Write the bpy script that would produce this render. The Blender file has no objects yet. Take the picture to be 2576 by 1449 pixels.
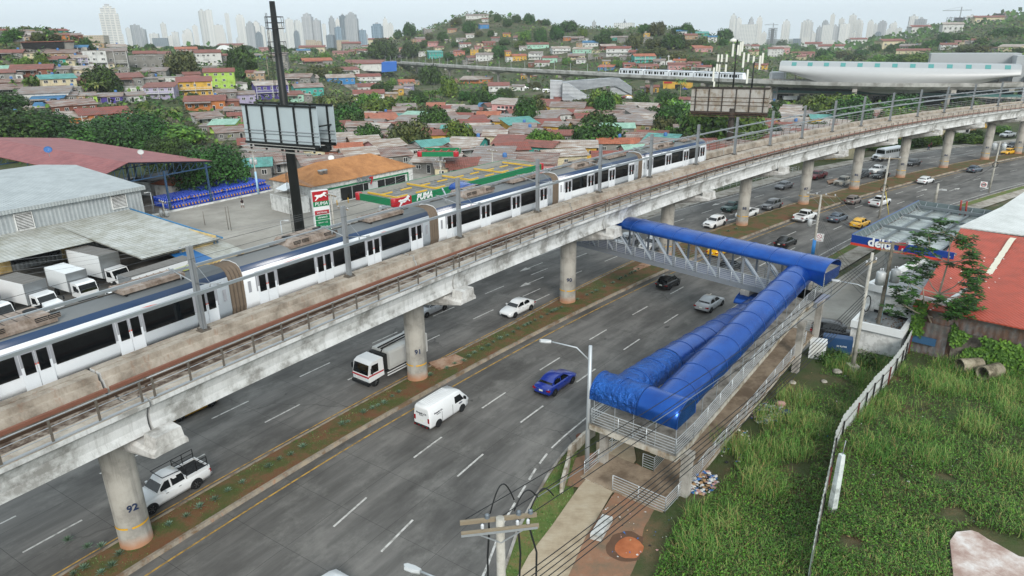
import bpy, math, random
from mathutils import Vector as V, Matrix as MX, noise as NZ
PI=math.pi; rad=math.radians; sin=math.sin; cos=math.cos
sc=bpy.context.scene; COL=sc.collection
rnd=random.Random(11)
# ---------------------------------------------------------------- camera
FPX=1717.; PIT=rad(20); ROL=rad(-.7); CZ=28.5
fw=V((0,cos(PIT),-sin(PIT))); _r=V((1,0,0)); _u=_r.cross(fw)
Rv=_r*cos(ROL)+_u*sin(ROL); Uv=_u*cos(ROL)-_r*sin(ROL); O=V((0,0,CZ))
def ray(u,v): return fw+Rv*((u-1288)/FPX)+Uv*((724.5-v)/FPX)
def G(u,v,z=0.):
    d=ray(u,v); return O+d*((z-CZ)/d.z)
def at(u,v,dist):
    d=ray(u,v); return O+d*(dist/math.hypot(d.x,d.y))
def proj(p):
    q=p-O; k=q.dot(fw); return 1288+FPX*q.dot(Rv)/k, 724.5-FPX*q.dot(Uv)/k, k
def ztop(b,v):
    k=(724.5-v)/FPX; q=b-O
    return b.z+(k*q.dot(fw)-q.dot(Uv))/(Uv.z-k*fw.z)
def Z(c,r,x,y): return c*644+x/4, r*362.25+y/4
cd=bpy.data.cameras.new("camera"); cam=bpy.data.objects.new("camera",cd); COL.objects.link(cam)
cam.matrix_world=MX((( Rv.x,Uv.x,-fw.x,O.x),(Rv.y,Uv.y,-fw.y,O.y),(Rv.z,Uv.z,-fw.z,O.z),(0,0,0,1)))
cd.sensor_width=36; cd.lens=36*FPX/2576; cd.clip_start=.5; cd.clip_end=40000; sc.camera=cam
# ---------------------------------------------------------------- mesh builder
class MB:
    def __init__(s,X=None): s.v=[];s.f=[];s.m=[];s.s=[];s.uv=[];s.X=X;s.useuv=False
    def p(s,pt,uv=(0,0)):
        pt=V(pt)
        if s.X is not None: pt=s.X@pt
        s.v.append(pt); s.uv.append(uv); return len(s.v)-1
    def face(s,idx,m=0,sm=False): s.f.append(tuple(idx)); s.m.append(m); s.s.append(sm)
    def poly(s,pts,m=0,sm=False): s.face([s.p(q) for q in pts],m,sm)
    def box(s,a,b,m=0):
        x0,y0,z0=a;x1,y1,z1=b
        i=[s.p(q) for q in ((x0,y0,z0),(x1,y0,z0),(x1,y1,z0),(x0,y1,z0),(x0,y0,z1),(x1,y0,z1),(x1,y1,z1),(x0,y1,z1))]
        for q in ((0,3,2,1),(4,5,6,7),(0,1,5,4),(1,2,6,5),(2,3,7,6),(3,0,4,7)): s.face([i[k] for k in q],m)
    def bar(s,a,b,w,h,m=0,upv=(0,0,1)):
        a=V(a);b=V(b);d=(b-a).normalized();x=d.cross(V(upv))
        if x.length<1e-4: x=V((1,0,0))
        x.normalize();y=x.cross(d)
        i=[s.p(q+x*(w*sx)+y*(h*sy)) for q in (a,b) for sx,sy in ((-.5,-.5),(.5,-.5),(.5,.5),(-.5,.5))]
        for q in ((3,2,1,0),(4,5,6,7),(0,1,5,4),(1,2,6,5),(2,3,7,6),(3,0,4,7)): s.face([i[k] for k in q],m)
    def path(s,pts,r,n=6,m=0,cap=True,radii=None):
        pts=[V(q) for q in pts]; rings=[]
        ref=None
        for k,q in enumerate(pts):
            d=(pts[min(k+1,len(pts)-1)]-pts[max(k-1,0)]).normalized()
            if ref is None: ref=d.orthogonal().normalized()
            x=(ref-d*ref.dot(d)); x=x.normalized() if x.length>1e-5 else d.orthogonal().normalized(); ref=x
            y=d.cross(x); rr=radii[k] if radii else r
            rings.append([s.p(q+x*(rr*cos(2*PI*j/n))+y*(rr*sin(2*PI*j/n))) for j in range(n)])
        s.rings(rings,m,n>5,cap)
    def rings(s,rings,m=0,sm=False,cap=True,closed=True):
        n=len(rings[0])
        for a,b in zip(rings,rings[1:]):
            for j in range(n if closed else n-1):
                s.face((a[j],a[(j+1)%n],b[(j+1)%n],b[j]),m,sm)
        if cap and closed: s.face(rings[0][::-1],m); s.face(rings[-1],m)
    def tube(s,a,b,r0,r1=None,n=8,m=0,cap=True): s.path([a,b],r0,n,m,cap,[r0,r0 if r1 is None else r1])
    def prism(s,poly,z0,z1,m=0):
        s.rings([[s.p((x,y,z)) for x,y in poly] for z in (z0,z1)],m)
    def ext(s,poly,y0,y1,m=0):
        s.rings([[s.p((x,y,z)) for x,z in poly] for y in (y0,y1)],m)
    def lathe(s,prof,n=16,m=0,c=(0,0,0)):
        s.rings([[s.p((c[0]+r*cos(2*PI*j/n),c[1]+r*sin(2*PI*j/n),c[2]+z)) for j in range(n)] for r,z in prof],m,True)
    def build(s,name,mats,parent=None,world=False):
        if not isinstance(mats,(list,tuple)): mats=[mats]
        I=WM(parent).inverted() if world and parent is not None else None
        me=bpy.data.meshes.new(name)
        me.from_pydata([tuple(q if I is None else I@q) for q in s.v],[],s.f)
        for k in mats: me.materials.append(k)
        me.polygons.foreach_set('material_index',s.m); me.polygons.foreach_set('use_smooth',s.s)
        if s.useuv:
            ul=me.uv_layers.new(name='uv'); buf=[]
            for l in me.loops: buf.extend(s.uv[l.vertex_index])
            ul.data.foreach_set('uv',buf)
        me.update()
        return link(name,me,parent)
def WM(q):
    m=MX.Identity(4)
    while q is not None:
        m=MX.Translation(q.location)@q.rotation_euler.to_matrix().to_4x4()@m; q=q.parent
    return m
def link(name,me,parent=None):
    o=bpy.data.objects.new(name,me); COL.objects.link(o)
    if parent is not None: o.parent=parent
    return o
def tag(o,label=None,cat=None,group=None,kind=None):
    if label: o['label']=label
    if cat: o['category']=cat
    if group: o['group']=group
    if kind: o['kind']=kind
    return o
def thing(name,label,cat,loc=(0,0,0),rz=0,group=None):
    o=bpy.data.objects.new(name,None); COL.objects.link(o); o.empty_display_size=.2
    o.location=loc; o.rotation_euler=(0,0,rz); return tag(o,label,cat,group)
def dup(o,loc=None,rz=None,label=None,scale=None):
    kids=[c for c in o.children]
    c=o.copy(); COL.objects.link(c)
    if loc is not None: c.location=loc
    if rz is not None: c.rotation_euler=(0,0,rz)
    if scale is not None: c.scale=scale
    if label: c['label']=label
    for k in kids:
        q=dup(k); q.parent=c; q.matrix_parent_inverse=k.matrix_parent_inverse.copy()
    return c
ORD=['','first','second','third','fourth','fifth','sixth','seventh','eighth','ninth','tenth','eleventh','twelfth','thirteenth','fourteenth','fifteenth','sixteenth','seventeenth','eighteenth','nineteenth','twentieth']
TENS={2:'twenty',3:'thirty',4:'forty',5:'fifty',6:'sixty'}
def nth(i):
    if i<=20: return ORD[i]
    t,r=divmod(i,10); return (TENS[t]+'-'+ORD[r]) if r else {2:'twentieth',3:'thirtieth',4:'fortieth',5:'fiftieth',6:'sixtieth'}[t]
PEND=[]   # (object, phrase, u) -> ordinals from the left where phrases repeat
def later(o,phrase,u): PEND.append((o,phrase,u)); o['label']=phrase
def settle():
    d={}
    for o,ph,u in PEND: d.setdefault(ph,[]).append((u,o))
    for ph,l in d.items():
        l.sort(key=lambda q:q[0]); n=len(l)
        for i,(u,o) in enumerate(l):
            if n==1: o['label']=ph
            elif n==2: o['label']=ph+(', the left one' if i==0 else ', the right one')
            else: o['label']=ph+', '+('leftmost' if i==0 else 'rightmost' if i==n-1 else nth(i+1)+' from left')
# ---------------------------------------------------------------- materials
def lin(c):
    if isinstance(c,str):
        c=c.lstrip('#'); c=[int(c[i:i+2],16)/255 for i in (0,2,4)]
    return tuple((x/12.92 if x<=.04045 else ((x+.055)/1.055)**2.4) for x in c)+(1,)
MC={}
class NT:
    def __init__(s,name):
        s.m=bpy.data.materials.new(name); s.m.use_nodes=True; s.t=s.m.node_tree
        s.b=s.t.nodes['Principled BSDF']
    def n(s,ty,**k):
        q=s.t.nodes.new(ty)
        for a,b in k.items():
            if a in q.inputs: q.inputs[a].default_value=b
            else: setattr(q,a,b)
        return q
    def l(s,a,b): s.t.links.new(a,b)
    def coord(s,kind='Object',scale=(1,1,1)):
        if kind=='world': o=s.n('ShaderNodeNewGeometry').outputs['Position']
        else: o=s.n('ShaderNodeTexCoord').outputs[kind]
        mp=s.n('ShaderNodeMapping'); mp.inputs['Scale'].default_value=scale; s.l(o,mp.inputs[0]); return mp.outputs[0]
    def noise(s,co,scale,detail=4,rough=.6):
        q=s.n('ShaderNodeTexNoise'); q.inputs['Scale'].default_value=scale; q.inputs['Detail'].default_value=detail; q.inputs['Roughness'].default_value=rough
        s.l(co,q.inputs['Vector']); return q.outputs['Fac']
    def ramp(s,f,stops):
        q=s.n('ShaderNodeValToRGB'); e=q.color_ramp.elements
        while len(e)<len(stops): e.new(.5)
        for a,(p,c) in zip(e,stops): a.position=p; a.color=lin(c) if not isinstance(c,float) else (c,c,c,1)
        s.l(f,q.inputs[0]); return q.outputs[0]
    def mix(s,f,a,b,mode='MIX'):
        q=s.n('ShaderNodeMix',data_type='RGBA',blend_type=mode)
        for i,x in ((0,f),(6,a),(7,b)):
            if hasattr(x,'is_output') or isinstance(x,bpy.types.NodeSocket): s.l(x,q.inputs[i])
            elif i==0: q.inputs[0].default_value=x
            else: q.inputs[i].default_value=lin(x)
        return q.outputs[2]
    def math(s,op,a,b=0.):
        q=s.n('ShaderNodeMath',operation=op)
        for i,x in enumerate((a,b)):
            if isinstance(x,bpy.types.NodeSocket): s.l(x,q.inputs[i])
            else: q.inputs[i].default_value=x
        return q.outputs[0]
    def bump(s,h,st=.3,d=.05):
        q=s.n('ShaderNodeBump'); q.inputs['Strength'].default_value=st; q.inputs['Distance'].default_value=d
        s.l(h,q.inputs['Height']); s.l(q.outputs[0],s.b.inputs['Normal'])
    def done(s,col=None,rough=.7,metal=0,spec=.4):
        if isinstance(col,bpy.types.NodeSocket): s.l(col,s.b.inputs['Base Color'])
        elif col is not None: s.b.inputs['Base Color'].default_value=lin(col)
        if isinstance(rough,bpy.types.NodeSocket): s.l(rough,s.b.inputs['Roughness'])
        else: s.b.inputs['Roughness'].default_value=rough
        s.b.inputs['Metallic'].default_value=metal; s.b.inputs['Specular IOR Level'].default_value=spec
        return s.m
def M(name,col,rough=.6,metal=0,var=.12,ns=2.,spec=.4,coat=0,kind='Object',stretch=(1,1,1)):
    """plain painted / solid surface with a little uneven wear"""
    key=(name,col)
    if key in MC: return MC[key]
    t=NT(name); c=lin(col)
    f=t.noise(t.coord(kind,stretch),ns,5)
    q=t.n('ShaderNodeHueSaturation'); q.inputs['Color'].default_value=c
    v=t.math('ADD',t.math('MULTIPLY',f,2*var),1-var); t.l(v,q.inputs['Value'])
    t.done(q.outputs[0],rough,metal,spec)
    if coat: t.b.inputs['Coat Weight'].default_value=coat; t.b.inputs['Coat Roughness'].default_value=.08
    MC[key]=t.m; return t.m
def stained(name,base,dark,light,ns=.6,thr=(.4,.62),streak=(1,1,.15),bump=.25,kind='world',rust=None):
    if name in MC: return MC[name]
    t=NT(name); co=t.coord(kind); f=t.noise(co,ns,8,.68)
    c=t.ramp(f,[(thr[0],dark),(.5,base),(thr[1],light)])
    g=t.noise(t.coord(kind,streak),2.6,6,.7)
    c=t.mix(t.ramp(g,[(.52,0.),(.72,.55)]),c,dark)
    if rust: c=t.mix(t.ramp(t.noise(t.coord(kind,(1.2,1.2,.25)),1.9,6,.7),[(.56,0.),(.72,.6)]),c,rust)
    t.bump(t.noise(co,9,4),bump,.03); MC[name]=t.done(c,.85); return t.m
def corr(name,col,dark,rust=None,pitch=.3,axis=0,amount=.5,kind='Object',rough=.45):
    """corrugated sheet: ribs along one axis, weathered patches"""
    if name in MC: return MC[name]
    t=NT(name); co=t.coord(kind)
    f=t.noise(co,.5,7,.7); c=t.ramp(f,[(.36,dark),(.6,col)])
    if rust:
        sp=(.35,2.4,1) if axis==0 else (2.4,.35,1)
        c=t.mix(t.ramp(t.noise(t.coord(kind,sp),.55,8,.72),[(.5-.18*amount,1.),(.72-.2*amount,0.)]),c,rust)
    s=t.n('ShaderNodeSeparateXYZ'); t.l(co,s.inputs[0])
    w=t.math('SINE',t.math('MULTIPLY',s.outputs[axis],2*PI/pitch))
    t.bump(w,.5,pitch*.1); MC[name]=t.done(c,rough,.25,.5); return t.m
def glass(name='dark_glass',col='#0c1013',rough=.06):
    if name in MC: return MC[name]
    t=NT(name); MC[name]=t.done(col,rough,0,.6); return t.m
GL=glass()
# text meshes, made once while the scene is still small
TXC={}
def txt(name,s,mat,parent,org,xd,yd,size,depth=.01,align='CENTER',shear=0,world=True,bold=0):
    key=(s,align,shear,bold)
    if key not in TXC:
        cu=bpy.data.curves.new('t','FONT'); cu.body=s; cu.align_x=align; cu.align_y='CENTER'; cu.shear=shear; cu.offset=bold; cu.extrude=.02; cu.resolution_u=2
        o=bpy.data.objects.new('t',cu); COL.objects.link(o); bpy.context.view_layer.update()
        me=bpy.data.meshes.new_from_object(o.evaluated_get(bpy.context.evaluated_depsgraph_get()))
        bpy.data.objects.remove(o); TXC[key]=me
    me=TXC[key].copy(); me.materials.clear(); me.materials.append(mat)
    xd=V(xd).normalized(); yd=V(yd).normalized(); n=xd.cross(yd)
    o_=V(org); I=WM(parent).inverted() if world and parent is not None else MX.Identity(4)
    me.transform(I@MX(((xd.x*size,yd.x*size,n.x,o_.x),(xd.y*size,yd.y*size,n.y,o_.y),(xd.z*size,yd.z*size,n.z,o_.z),(0,0,0,1))))
    return link(name,me,parent)
for s_ in ('92','91','90','89','88','87','86','85','84','83','82','81'): txt('n',s_,GL,None,(0,0,0),(1,0,0),(0,1,0),1); 
for o in list(COL.objects):
    if o.name.startswith('n'): bpy.data.objects.remove(o)
# ---------------------------------------------------------------- road / viaduct alignment
_p=[(-23,33.9),(-8.6,54.9),(6.5,73.1),(37,106.4),(52.5,120.5),(67.5,132.8),(82.6,143.8),(98.1,154.2),(114.1,164.5),(126.7,172)]
def _fit():
    import numpy as np
    p=np.array(_p); L=np.r_[0,np.cumsum(np.linalg.norm(np.diff(p,axis=0),axis=1))]
    cx=np.polyfit(L,p[:,0],3); cy=np.polyfit(L,p[:,1],3); S=np.arange(-60,330,.5)
    x=np.polyval(cx,S); y=np.polyval(cy,S); tx=np.gradient(x); ty=np.gradient(y); n=np.hypot(tx,ty)
    a=np.r_[0,np.cumsum(np.hypot(np.diff(x),np.diff(y)))]; a-=np.interp(0,S,a)
    return a,x,y,tx/n,ty/n
AA,AX,AY,ATX,ATY=_fit()
import numpy as np
def cp(a):
    tx=float(np.interp(a,AA,ATX)); ty=float(np.interp(a,AA,ATY)); n=math.hypot(tx,ty)
    return float(np.interp(a,AA,AX)),float(np.interp(a,AA,AY)),tx/n,ty/n
VZ_=([0,40,75,112,140,185,330],[.15,.2,.35,.65,.9,1.05,1.1])
def VZ(a): return float(np.interp(a,*VZ_))
def ST(a,s,z=0.):
    x,y,tx,ty=cp(a)
    if z>8: z+=VZ(a)
    return V((x+ty*s,y-tx*s,z))
def SL(p):
    i=int(np.argmin((AX-p[0])**2+(AY-p[1])**2)); dx=p[0]-AX[i]; dy=p[1]-AY[i]
    return AA[i]+dx*ATX[i]+dy*ATY[i], dx*ATY[i]-dy*ATX[i]
def head(a):
    x,y,tx,ty=cp(a); return math.atan2(ty,tx)
def pl(tab):
    xs=[q[0] for q in tab]; ys=[q[1] for q in tab]
    return lambda a: float(np.interp(a,xs,ys))
def sweep(mb,prof,a0,a1,step=2.,m=0,closed=True,ms=None,sm=False,cap=True):
    """prof: list of (s,z) with s a number or a function of a"""
    n=max(1,int(round((a1-a0)/step))); R=[]
    for k in range(n+1):
        a=a0+(a1-a0)*k/n
        ring=[]
        for s,z in prof:
            s_=s(a) if callable(s) else s; z_=z(a) if callable(z) else z
            ring.append(mb.p(ST(a,s_,z_),(a,s_)))
        R.append(ring)
    N=len(prof)
    for A,B in zip(R,R[1:]):
        for j in range(N if closed else N-1):
            mb.face((A[j],A[(j+1)%N],B[(j+1)%N],B[j]),ms[j] if ms else m,sm)
    if closed and cap: mb.face(R[0][::-1],m); mb.face(R[-1],m)
    mb.useuv=True
# ---------------------------------------------------------------- sky, sun, air
w=bpy.data.worlds.new("World"); sc.world=w; w.use_nodes=True
nt=w.node_tree; bg=nt.nodes['Background']
sk=nt.nodes.new('ShaderNodeTexSky'); sk.sky_type='NISHITA'; sk.sun_disc=False
SUN_E,SUN_R=rad(30),rad(168)
sk.sun_elevation=SUN_E; sk.sun_rotation=SUN_R; sk.air_density=1.6; sk.dust_density=6; sk.ozone_density=1.5
mixn=nt.nodes.new('ShaderNodeMix'); mixn.data_type='RGBA'; mixn.inputs[0].default_value=.9
mixn.inputs[7].default_value=(9.9,11.3,12.1,1)      # the even cloud deck over the clear sky
nt.links.new(sk.outputs[0],mixn.inputs[6]); nt.links.new(mixn.outputs[2],bg.inputs[0]); bg.inputs[1].default_value=.076
sl_=bpy.data.lights.new("sun",'SUN'); sl_.energy=2.1; sl_.angle=rad(20); sl_.color=(1,.96,.9)
so=bpy.data.objects.new("sun",sl_); COL.objects.link(so)
sd=V((sin(SUN_R)*cos(SUN_E),cos(SUN_R)*cos(SUN_E),sin(SUN_E))); so.rotation_euler=sd.to_track_quat('Z','Y').to_euler()
so.location=(0,0,200)
sc.view_settings.view_transform='Standard'; sc.view_settings.look='None'; sc.view_settings.exposure=.42; sc.view_settings.gamma=1
sc.cycles.max_bounces=6; sc.cycles.diffuse_bounces=2; sc.cycles.glossy_bounces=2; sc.cycles.transmission_bounces=4; sc.cycles.transparent_max_bounces=6; sc.cycles.volume_bounces=0
sc.cycles.use_denoising=True
hz=MB(); hz.box((-6500,-1500,-3),(6500,8800,260)); hzo=hz.build('haze',[]); tag(hzo,kind='stuff')
hm=bpy.data.materials.new('haze_air'); hm.use_nodes=True; ht=hm.node_tree; ht.nodes.clear()
ho=ht.nodes.new('ShaderNodeOutputMaterial'); hv=ht.nodes.new('ShaderNodeVolumePrincipled')
hv.inputs['Color'].default_value=(.88,.95,1,1); hv.inputs['Density'].default_value=.00013; hv.inputs['Anisotropy'].default_value=0.
ht.links.new(hv.outputs[0],ho.inputs['Volume']); hzo.data.materials.append(hm)
# ---------------------------------------------------------------- terrain
RT=[(-600,215,470,42,520),(0,215,460,36,500),(150,215,460,35,520),(280,215,450,25,700),(450,220,470,20,900),(700,235,500,17,900),(850,300,560,14,900),(950,540,850,20,1000),
    (1000,590,880,29,1000),(1060,600,880,36,960),(1110,600,890,46,950),(1170,590,890,56,950),(1230,570,880,58,950),(1300,540,870,51,930),(1380,520,850,44,900),(1500,480,790,38,850),(1640,450,740,37,800),
    (1750,430,700,33,760),(1850,420,660,23,740),(1950,420,650,7,740),(2080,430,1100,5,1300),(2200,430,1250,14,1500),(2350,430,1250,32,1500),(2576,430,1250,52,1500),(3200,430,1250,70,1500)]
RU=[r[0] for r in RT]
def hprm(x,y):
    if y<20: u=-600 if x<0 else 3200
    else: u=1288+FPX*x/(y*cos(PIT))
    return [float(np.interp(u,RU,[r[i] for r in RT])) for i in (1,2,3,4)]
def terr(x,y):
    d=math.hypot(x,y)
    if d<205 or y<30: return -.08
    df,dr,zr,dp=hprm(x,y)
    if d<=df: return -.08
    if d<dr:
        t=(d-df)/(dr-df); k=.35*t*t*(3-2*t)+.65*t
    elif d<dp: k=1
    else:
        t=min(1,(d-dp)/500); k=1-t*t*(3-2*t)
    z=zr*k
    return -.08+z+k*zr*.07*NZ.noise((x*.02,y*.02,3))
def hit(u,v,d0=60,d1=6000):
    """walk the line of sight through (u,v) to the terrain"""
    d=d0; r=ray(u,v); h=math.hypot(r.x,r.y)
    if d1>5000 and v<125:
        e=max(((terr(r.x/h*q,r.y/h*q)-CZ)/q,q) for q in range(320,1300,12))   # brow of the hill on this bearing
        if r.z/h>e[0]-.0004: q=e[1]-8; return V((r.x/h*q,r.y/h*q,terr(r.x/h*q,r.y/h*q)))
    while d<d1:
        p=O+r*(d/h)
        if p.z<=terr(p.x,p.y):
            lo,hi=d/1.01-1,d
            for _ in range(14):
                m=(lo+hi)/2; q=O+r*(m/h)
                if q.z<=terr(q.x,q.y): hi=m
                else: lo=m
            q=O+r*(hi/h); return V((q.x,q.y,terr(q.x,q.y)))
        d=d*1.01+1
    q=O+r*(d1/h); return V((q.x,q.y,terr(q.x,q.y)))
azs=[-180,-150,-120,-90,-75,-60]+[-50+i*.75 for i in range(134)]+[60,75,90,120,150]
dist=[0.5,20,60,120,180,205]+[205+8.5*i for i in range(1,90)]+[1000,1060,1120,1180,1250,1320,1400,1500,1700,2000,2600,3500,5000,6400,8700]
tm=MB(); rings=[]
for d in dist:
    ring=[]
    for az in azs:
        x=d*sin(rad(az)); y=d*cos(rad(az)); dd=d
        if y<-1400: x*=1400/-y; y=-1400
        if abs(x)>6400: y*=6400/abs(x); x=math.copysign(6400,x)
        ring.append(tm.p((x,y,terr(x,y))))
    rings.append(ring)
tm.rings(rings,0,True,False)
t=NT('terrain'); co=t.coord('world')
f=t.noise(co,.035,8,.7); c=t.ramp(f,[(.3,'#37451d'),(.48,'#434a29'),(.58,'#5d5541'),(.72,'#6e695f')])
c=t.mix(t.ramp(t.noise(co,.3,6,.7),[(.42,0.),(.62,.75)]),c,'#2b3e19')
t.bump(t.noise(co,.8,6),.6,.5); TERR=t.done(c,.95)
tag(tm.build('ground',TERR),kind='structure')
# ---------------------------------------------------------------- road
LANE1=pl([(-40,13.5),(-10,11),(7.5,9.07),(11,8.68),(16.4,8.17),(25,7.92),(34,7.87),(60,8.08),(90,7.8),(145,7),(330,7)])
LANE2=pl([(-40,19.5),(-10,16),(7.5,13.15),(11,12.78),(16.4,12.25),(25,11.8),(34,11.84),(50,11.85),(117,11.1),(150,10.7),(330,10.7)])
EDGER=pl([(-40,32),(-10,25),(0,22),(9.3,19.4),(14,17.7),(20.2,16.24),(23.5,15.7),(85,15.55),(99,15.3),(117,15.3),(135,17.4),(166,18.2),(330,18.2)])
CURBR=pl([(-40,2.0),(7,2.3),(16,2.4),(36,2.85),(58,3.4),(95,4.05),(160,4.4),(200,3.2),(330,3)])
CURBL=pl([(-40,-1.1),(0,-1.1),(40,-.75),(67,-2.0),(105,-1.45),(142,-1),(330,-1)])
FARL=pl([(-60,-14),(87,-13.75),(113,-12.7),(126,-13.4),(140,-14.4),(196,-14.3),(222,-11.5),(330,-11)])
t=NT('road_concrete'); co=t.coord('UV')
f=t.noise(t.coord('UV',(.05,.38,1)),1.6,7,.62); c=t.ramp(f,[(.3,'#52504d'),(.5,'#686663'),(.7,'#807d79')])
f2=t.noise(t.coord('UV',(.35,.5,1)),.7,8,.75); c=t.mix(t.ramp(f2,[(.5,0.),(.7,.75)]),c,'#8a8883')
f4=t.noise(t.coord('UV',(.12,.25,1)),.9,5,.6); c=t.mix(t.ramp(f4,[(.48,0.),(.66,.6)]),c,'#383634')
g=t.noise(t.coord('UV'),22,3,.8); c=t.mix(.16,c,t.ramp(g,[(.3,'#404040'),(.7,'#a0a0a0')]),'OVERLAY')
br=t.n('ShaderNodeTexBrick',offset=0.,squash=1.); br.inputs['Scale'].default_value=1; br.inputs['Mortar Size'].default_value=.018; br.inputs['Mortar Smooth'].default_value=.6; br.inputs['Brick Width'].default_value=4.6; br.inputs['Row Height'].default_value=4.0
for i in ('Color1','Color2'): br.inputs[i].default_value=(0,0,0,1)
br.inputs['Mortar'].default_value=(1,1,1,1); t.l(co,br.inputs['Vector']); c=t.mix(t.math('MULTIPLY',br.outputs['Fac'],.8),c,'#2c2b2a')
sp_=t.noise(t.coord('UV',(.6,.9,1)),.55,3,.5); c=t.mix(t.ramp(sp_,[(.735,0.),(.75,.75)]),c,'#353433')
vo=t.n('ShaderNodeTexVoronoi',feature='DISTANCE_TO_EDGE'); vo.inputs['Scale'].default_value=.16; nz=t.n('ShaderNodeTexNoise'); nz.inputs['Scale'].default_value=.9; nz.inputs['Detail'].default_value=6; t.l(co,nz.inputs['Vector']); ad=t.n('ShaderNodeVectorMath',operation='ADD'); t.l(co,ad.inputs[0]); t.l(nz.outputs['Color'],ad.inputs[1]); t.l(ad.outputs[0],vo.inputs['Vector'])
c=t.mix(t.math('MULTIPLY',t.ramp(vo.outputs['Distance'],[(.004,1.),(.012,0.)]),t.ramp(t.noise(co,.09,2),[(.55,0.),(.65,.45)])),c,'#2a2928')
ROAD=t.done(c,.8)
mb=MB(); sweep(mb,[(lambda a:FARL(a)-.45,-.0),(CURBL,0.)],-60,330,2,closed=False); tag(mb.build('road',ROAD),kind='structure')
mb=MB(); sweep(mb,[(CURBR,0.),(lambda a:EDGER(a)+1.0,0.)],-60,330,2,closed=False); tag(mb.build('road',ROAD),kind='structure')
KERB=stained('kerb_concrete','#8d8579','#74604b','#a0937f',.7,rust='#a8683c')
t=NT('median_turf'); co=t.coord('world'); f=t.noise(co,.45,8,.72)
c=t.ramp(f,[(.34,'#84553a'),(.46,'#7d6042'),(.54,'#646237'),(.7,'#4d612c')]); c=t.mix(.35,c,t.ramp(t.noise(co,9,4,.8),[(.3,'#333820'),(.7,'#8b8a55')]),'OVERLAY')
t.bump(t.noise(co,14,5),.8,.06); TURF=t.done(c,.95)
mb=MB(); sweep(mb,[(lambda a:CURBL(a)+.22,.1),(lambda a:(CURBL(a)+CURBR(a))/2,.2),(lambda a:CURBR(a)-.28,.2)],-60,330,2,closed=False); tag(mb.build('median',TURF),kind='structure')
mb=MB(); sweep(mb,[(CURBL,-.02),(lambda a:CURBL(a)+.03,.13),(lambda a:CURBL(a)+.22,.13),(lambda a:CURBL(a)+.22,-.02)],-60,330,2); 
sweep(mb,[(lambda a:CURBR(a)-.3,-.02),(lambda a:CURBR(a)-.28,.25),(lambda a:CURBR(a)-.06,.25),(CURBR,-.02)],-60,330,2); tag(mb.build('kerb',KERB),kind='structure')
mb=MB(); sweep(mb,[(lambda a:FARL(a)-.7,-.02),(lambda a:FARL(a)-.7,.13),(lambda a:FARL(a)-.47,.13),(lambda a:FARL(a)-.44,-.02)],-60,330,2)
sweep(mb,[(lambda a:EDGER(a)+1.0,-.02),(lambda a:EDGER(a)+1.03,.13),(lambda a:EDGER(a)+1.22,.13),(lambda a:EDGER(a)+1.22,-.02)],-60,330,2); tag(mb.build('kerb',stained('edge_kerb','#94908a','#6f685e','#a8a49d',.8)),kind='structure')
# painted lines
WP=stained('road_paint','#b9b7b2','#7d7b77','#c6c4c0',2.2,(.3,.5),bump=.05); YP=stained('yellow_paint','#b08a3c','#6c5f49','#c39a44',1.6,(.36,.52),bump=.05)
def strip(mb,s,a0,a1,wd=.13,z=.006,step=2.):
    f=s if callable(s) else (lambda a:s)
    sweep(mb,[(lambda a:f(a)-wd/2,z),(lambda a:f(a)+wd/2,z)],a0,a1,step,closed=False)
wm=MB()
for k in range(-6,30):
    a=7.5+8.6*k; strip(wm,LANE1,a,a+3.3,.15)
    strip(wm,LANE2,a,a+3.3,.15)
    strip(wm,-5.05,a-3,a+.4,.15); strip(wm,-9.15,a+3.6,a+7,.15)
strip(wm,EDGER,-60,16,.16); strip(wm,lambda a:EDGER(a),23,330,.13)
for k in range(3): strip(wm,EDGER,16.6+k*2.1,18+k*2.1,.16,step=1)
strip(wm,lambda a:FARL(a)+.1,60,330,.13)
def arrow(mb,a,s,dr=-1,bent=0):
    P_=lambda da,ds:mb.p(ST(a+dr*da,s+ds*dr,.0065))
    mb.face([P_(0,-.08),P_(0,.08),P_(3,.08),P_(3,-.08)]); mb.face([P_(3,-.45),P_(3,.45),P_(4.8,0)])
for a,s in ((54.5,-7.4),(50,-3.0),(59,-11.2),(104,-6.8),(108,-11),(100,-3.2),(128,-3.3)): arrow(wm,a,s)
for a,s in ((141,9.0),(147,12.5),(152,16)): arrow(wm,a,s,1)
wm.useuv=False; tag(wm.build('road_markings',WP),kind='structure')
ym=MB(); strip(ym,lambda a:CURBR(a)+.85,-60,330,.13); strip(ym,lambda a:CURBL(a)-.35,-60,330,.11); ym.useuv=False; tag(ym.build('road_markings',YP),kind='structure')
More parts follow.
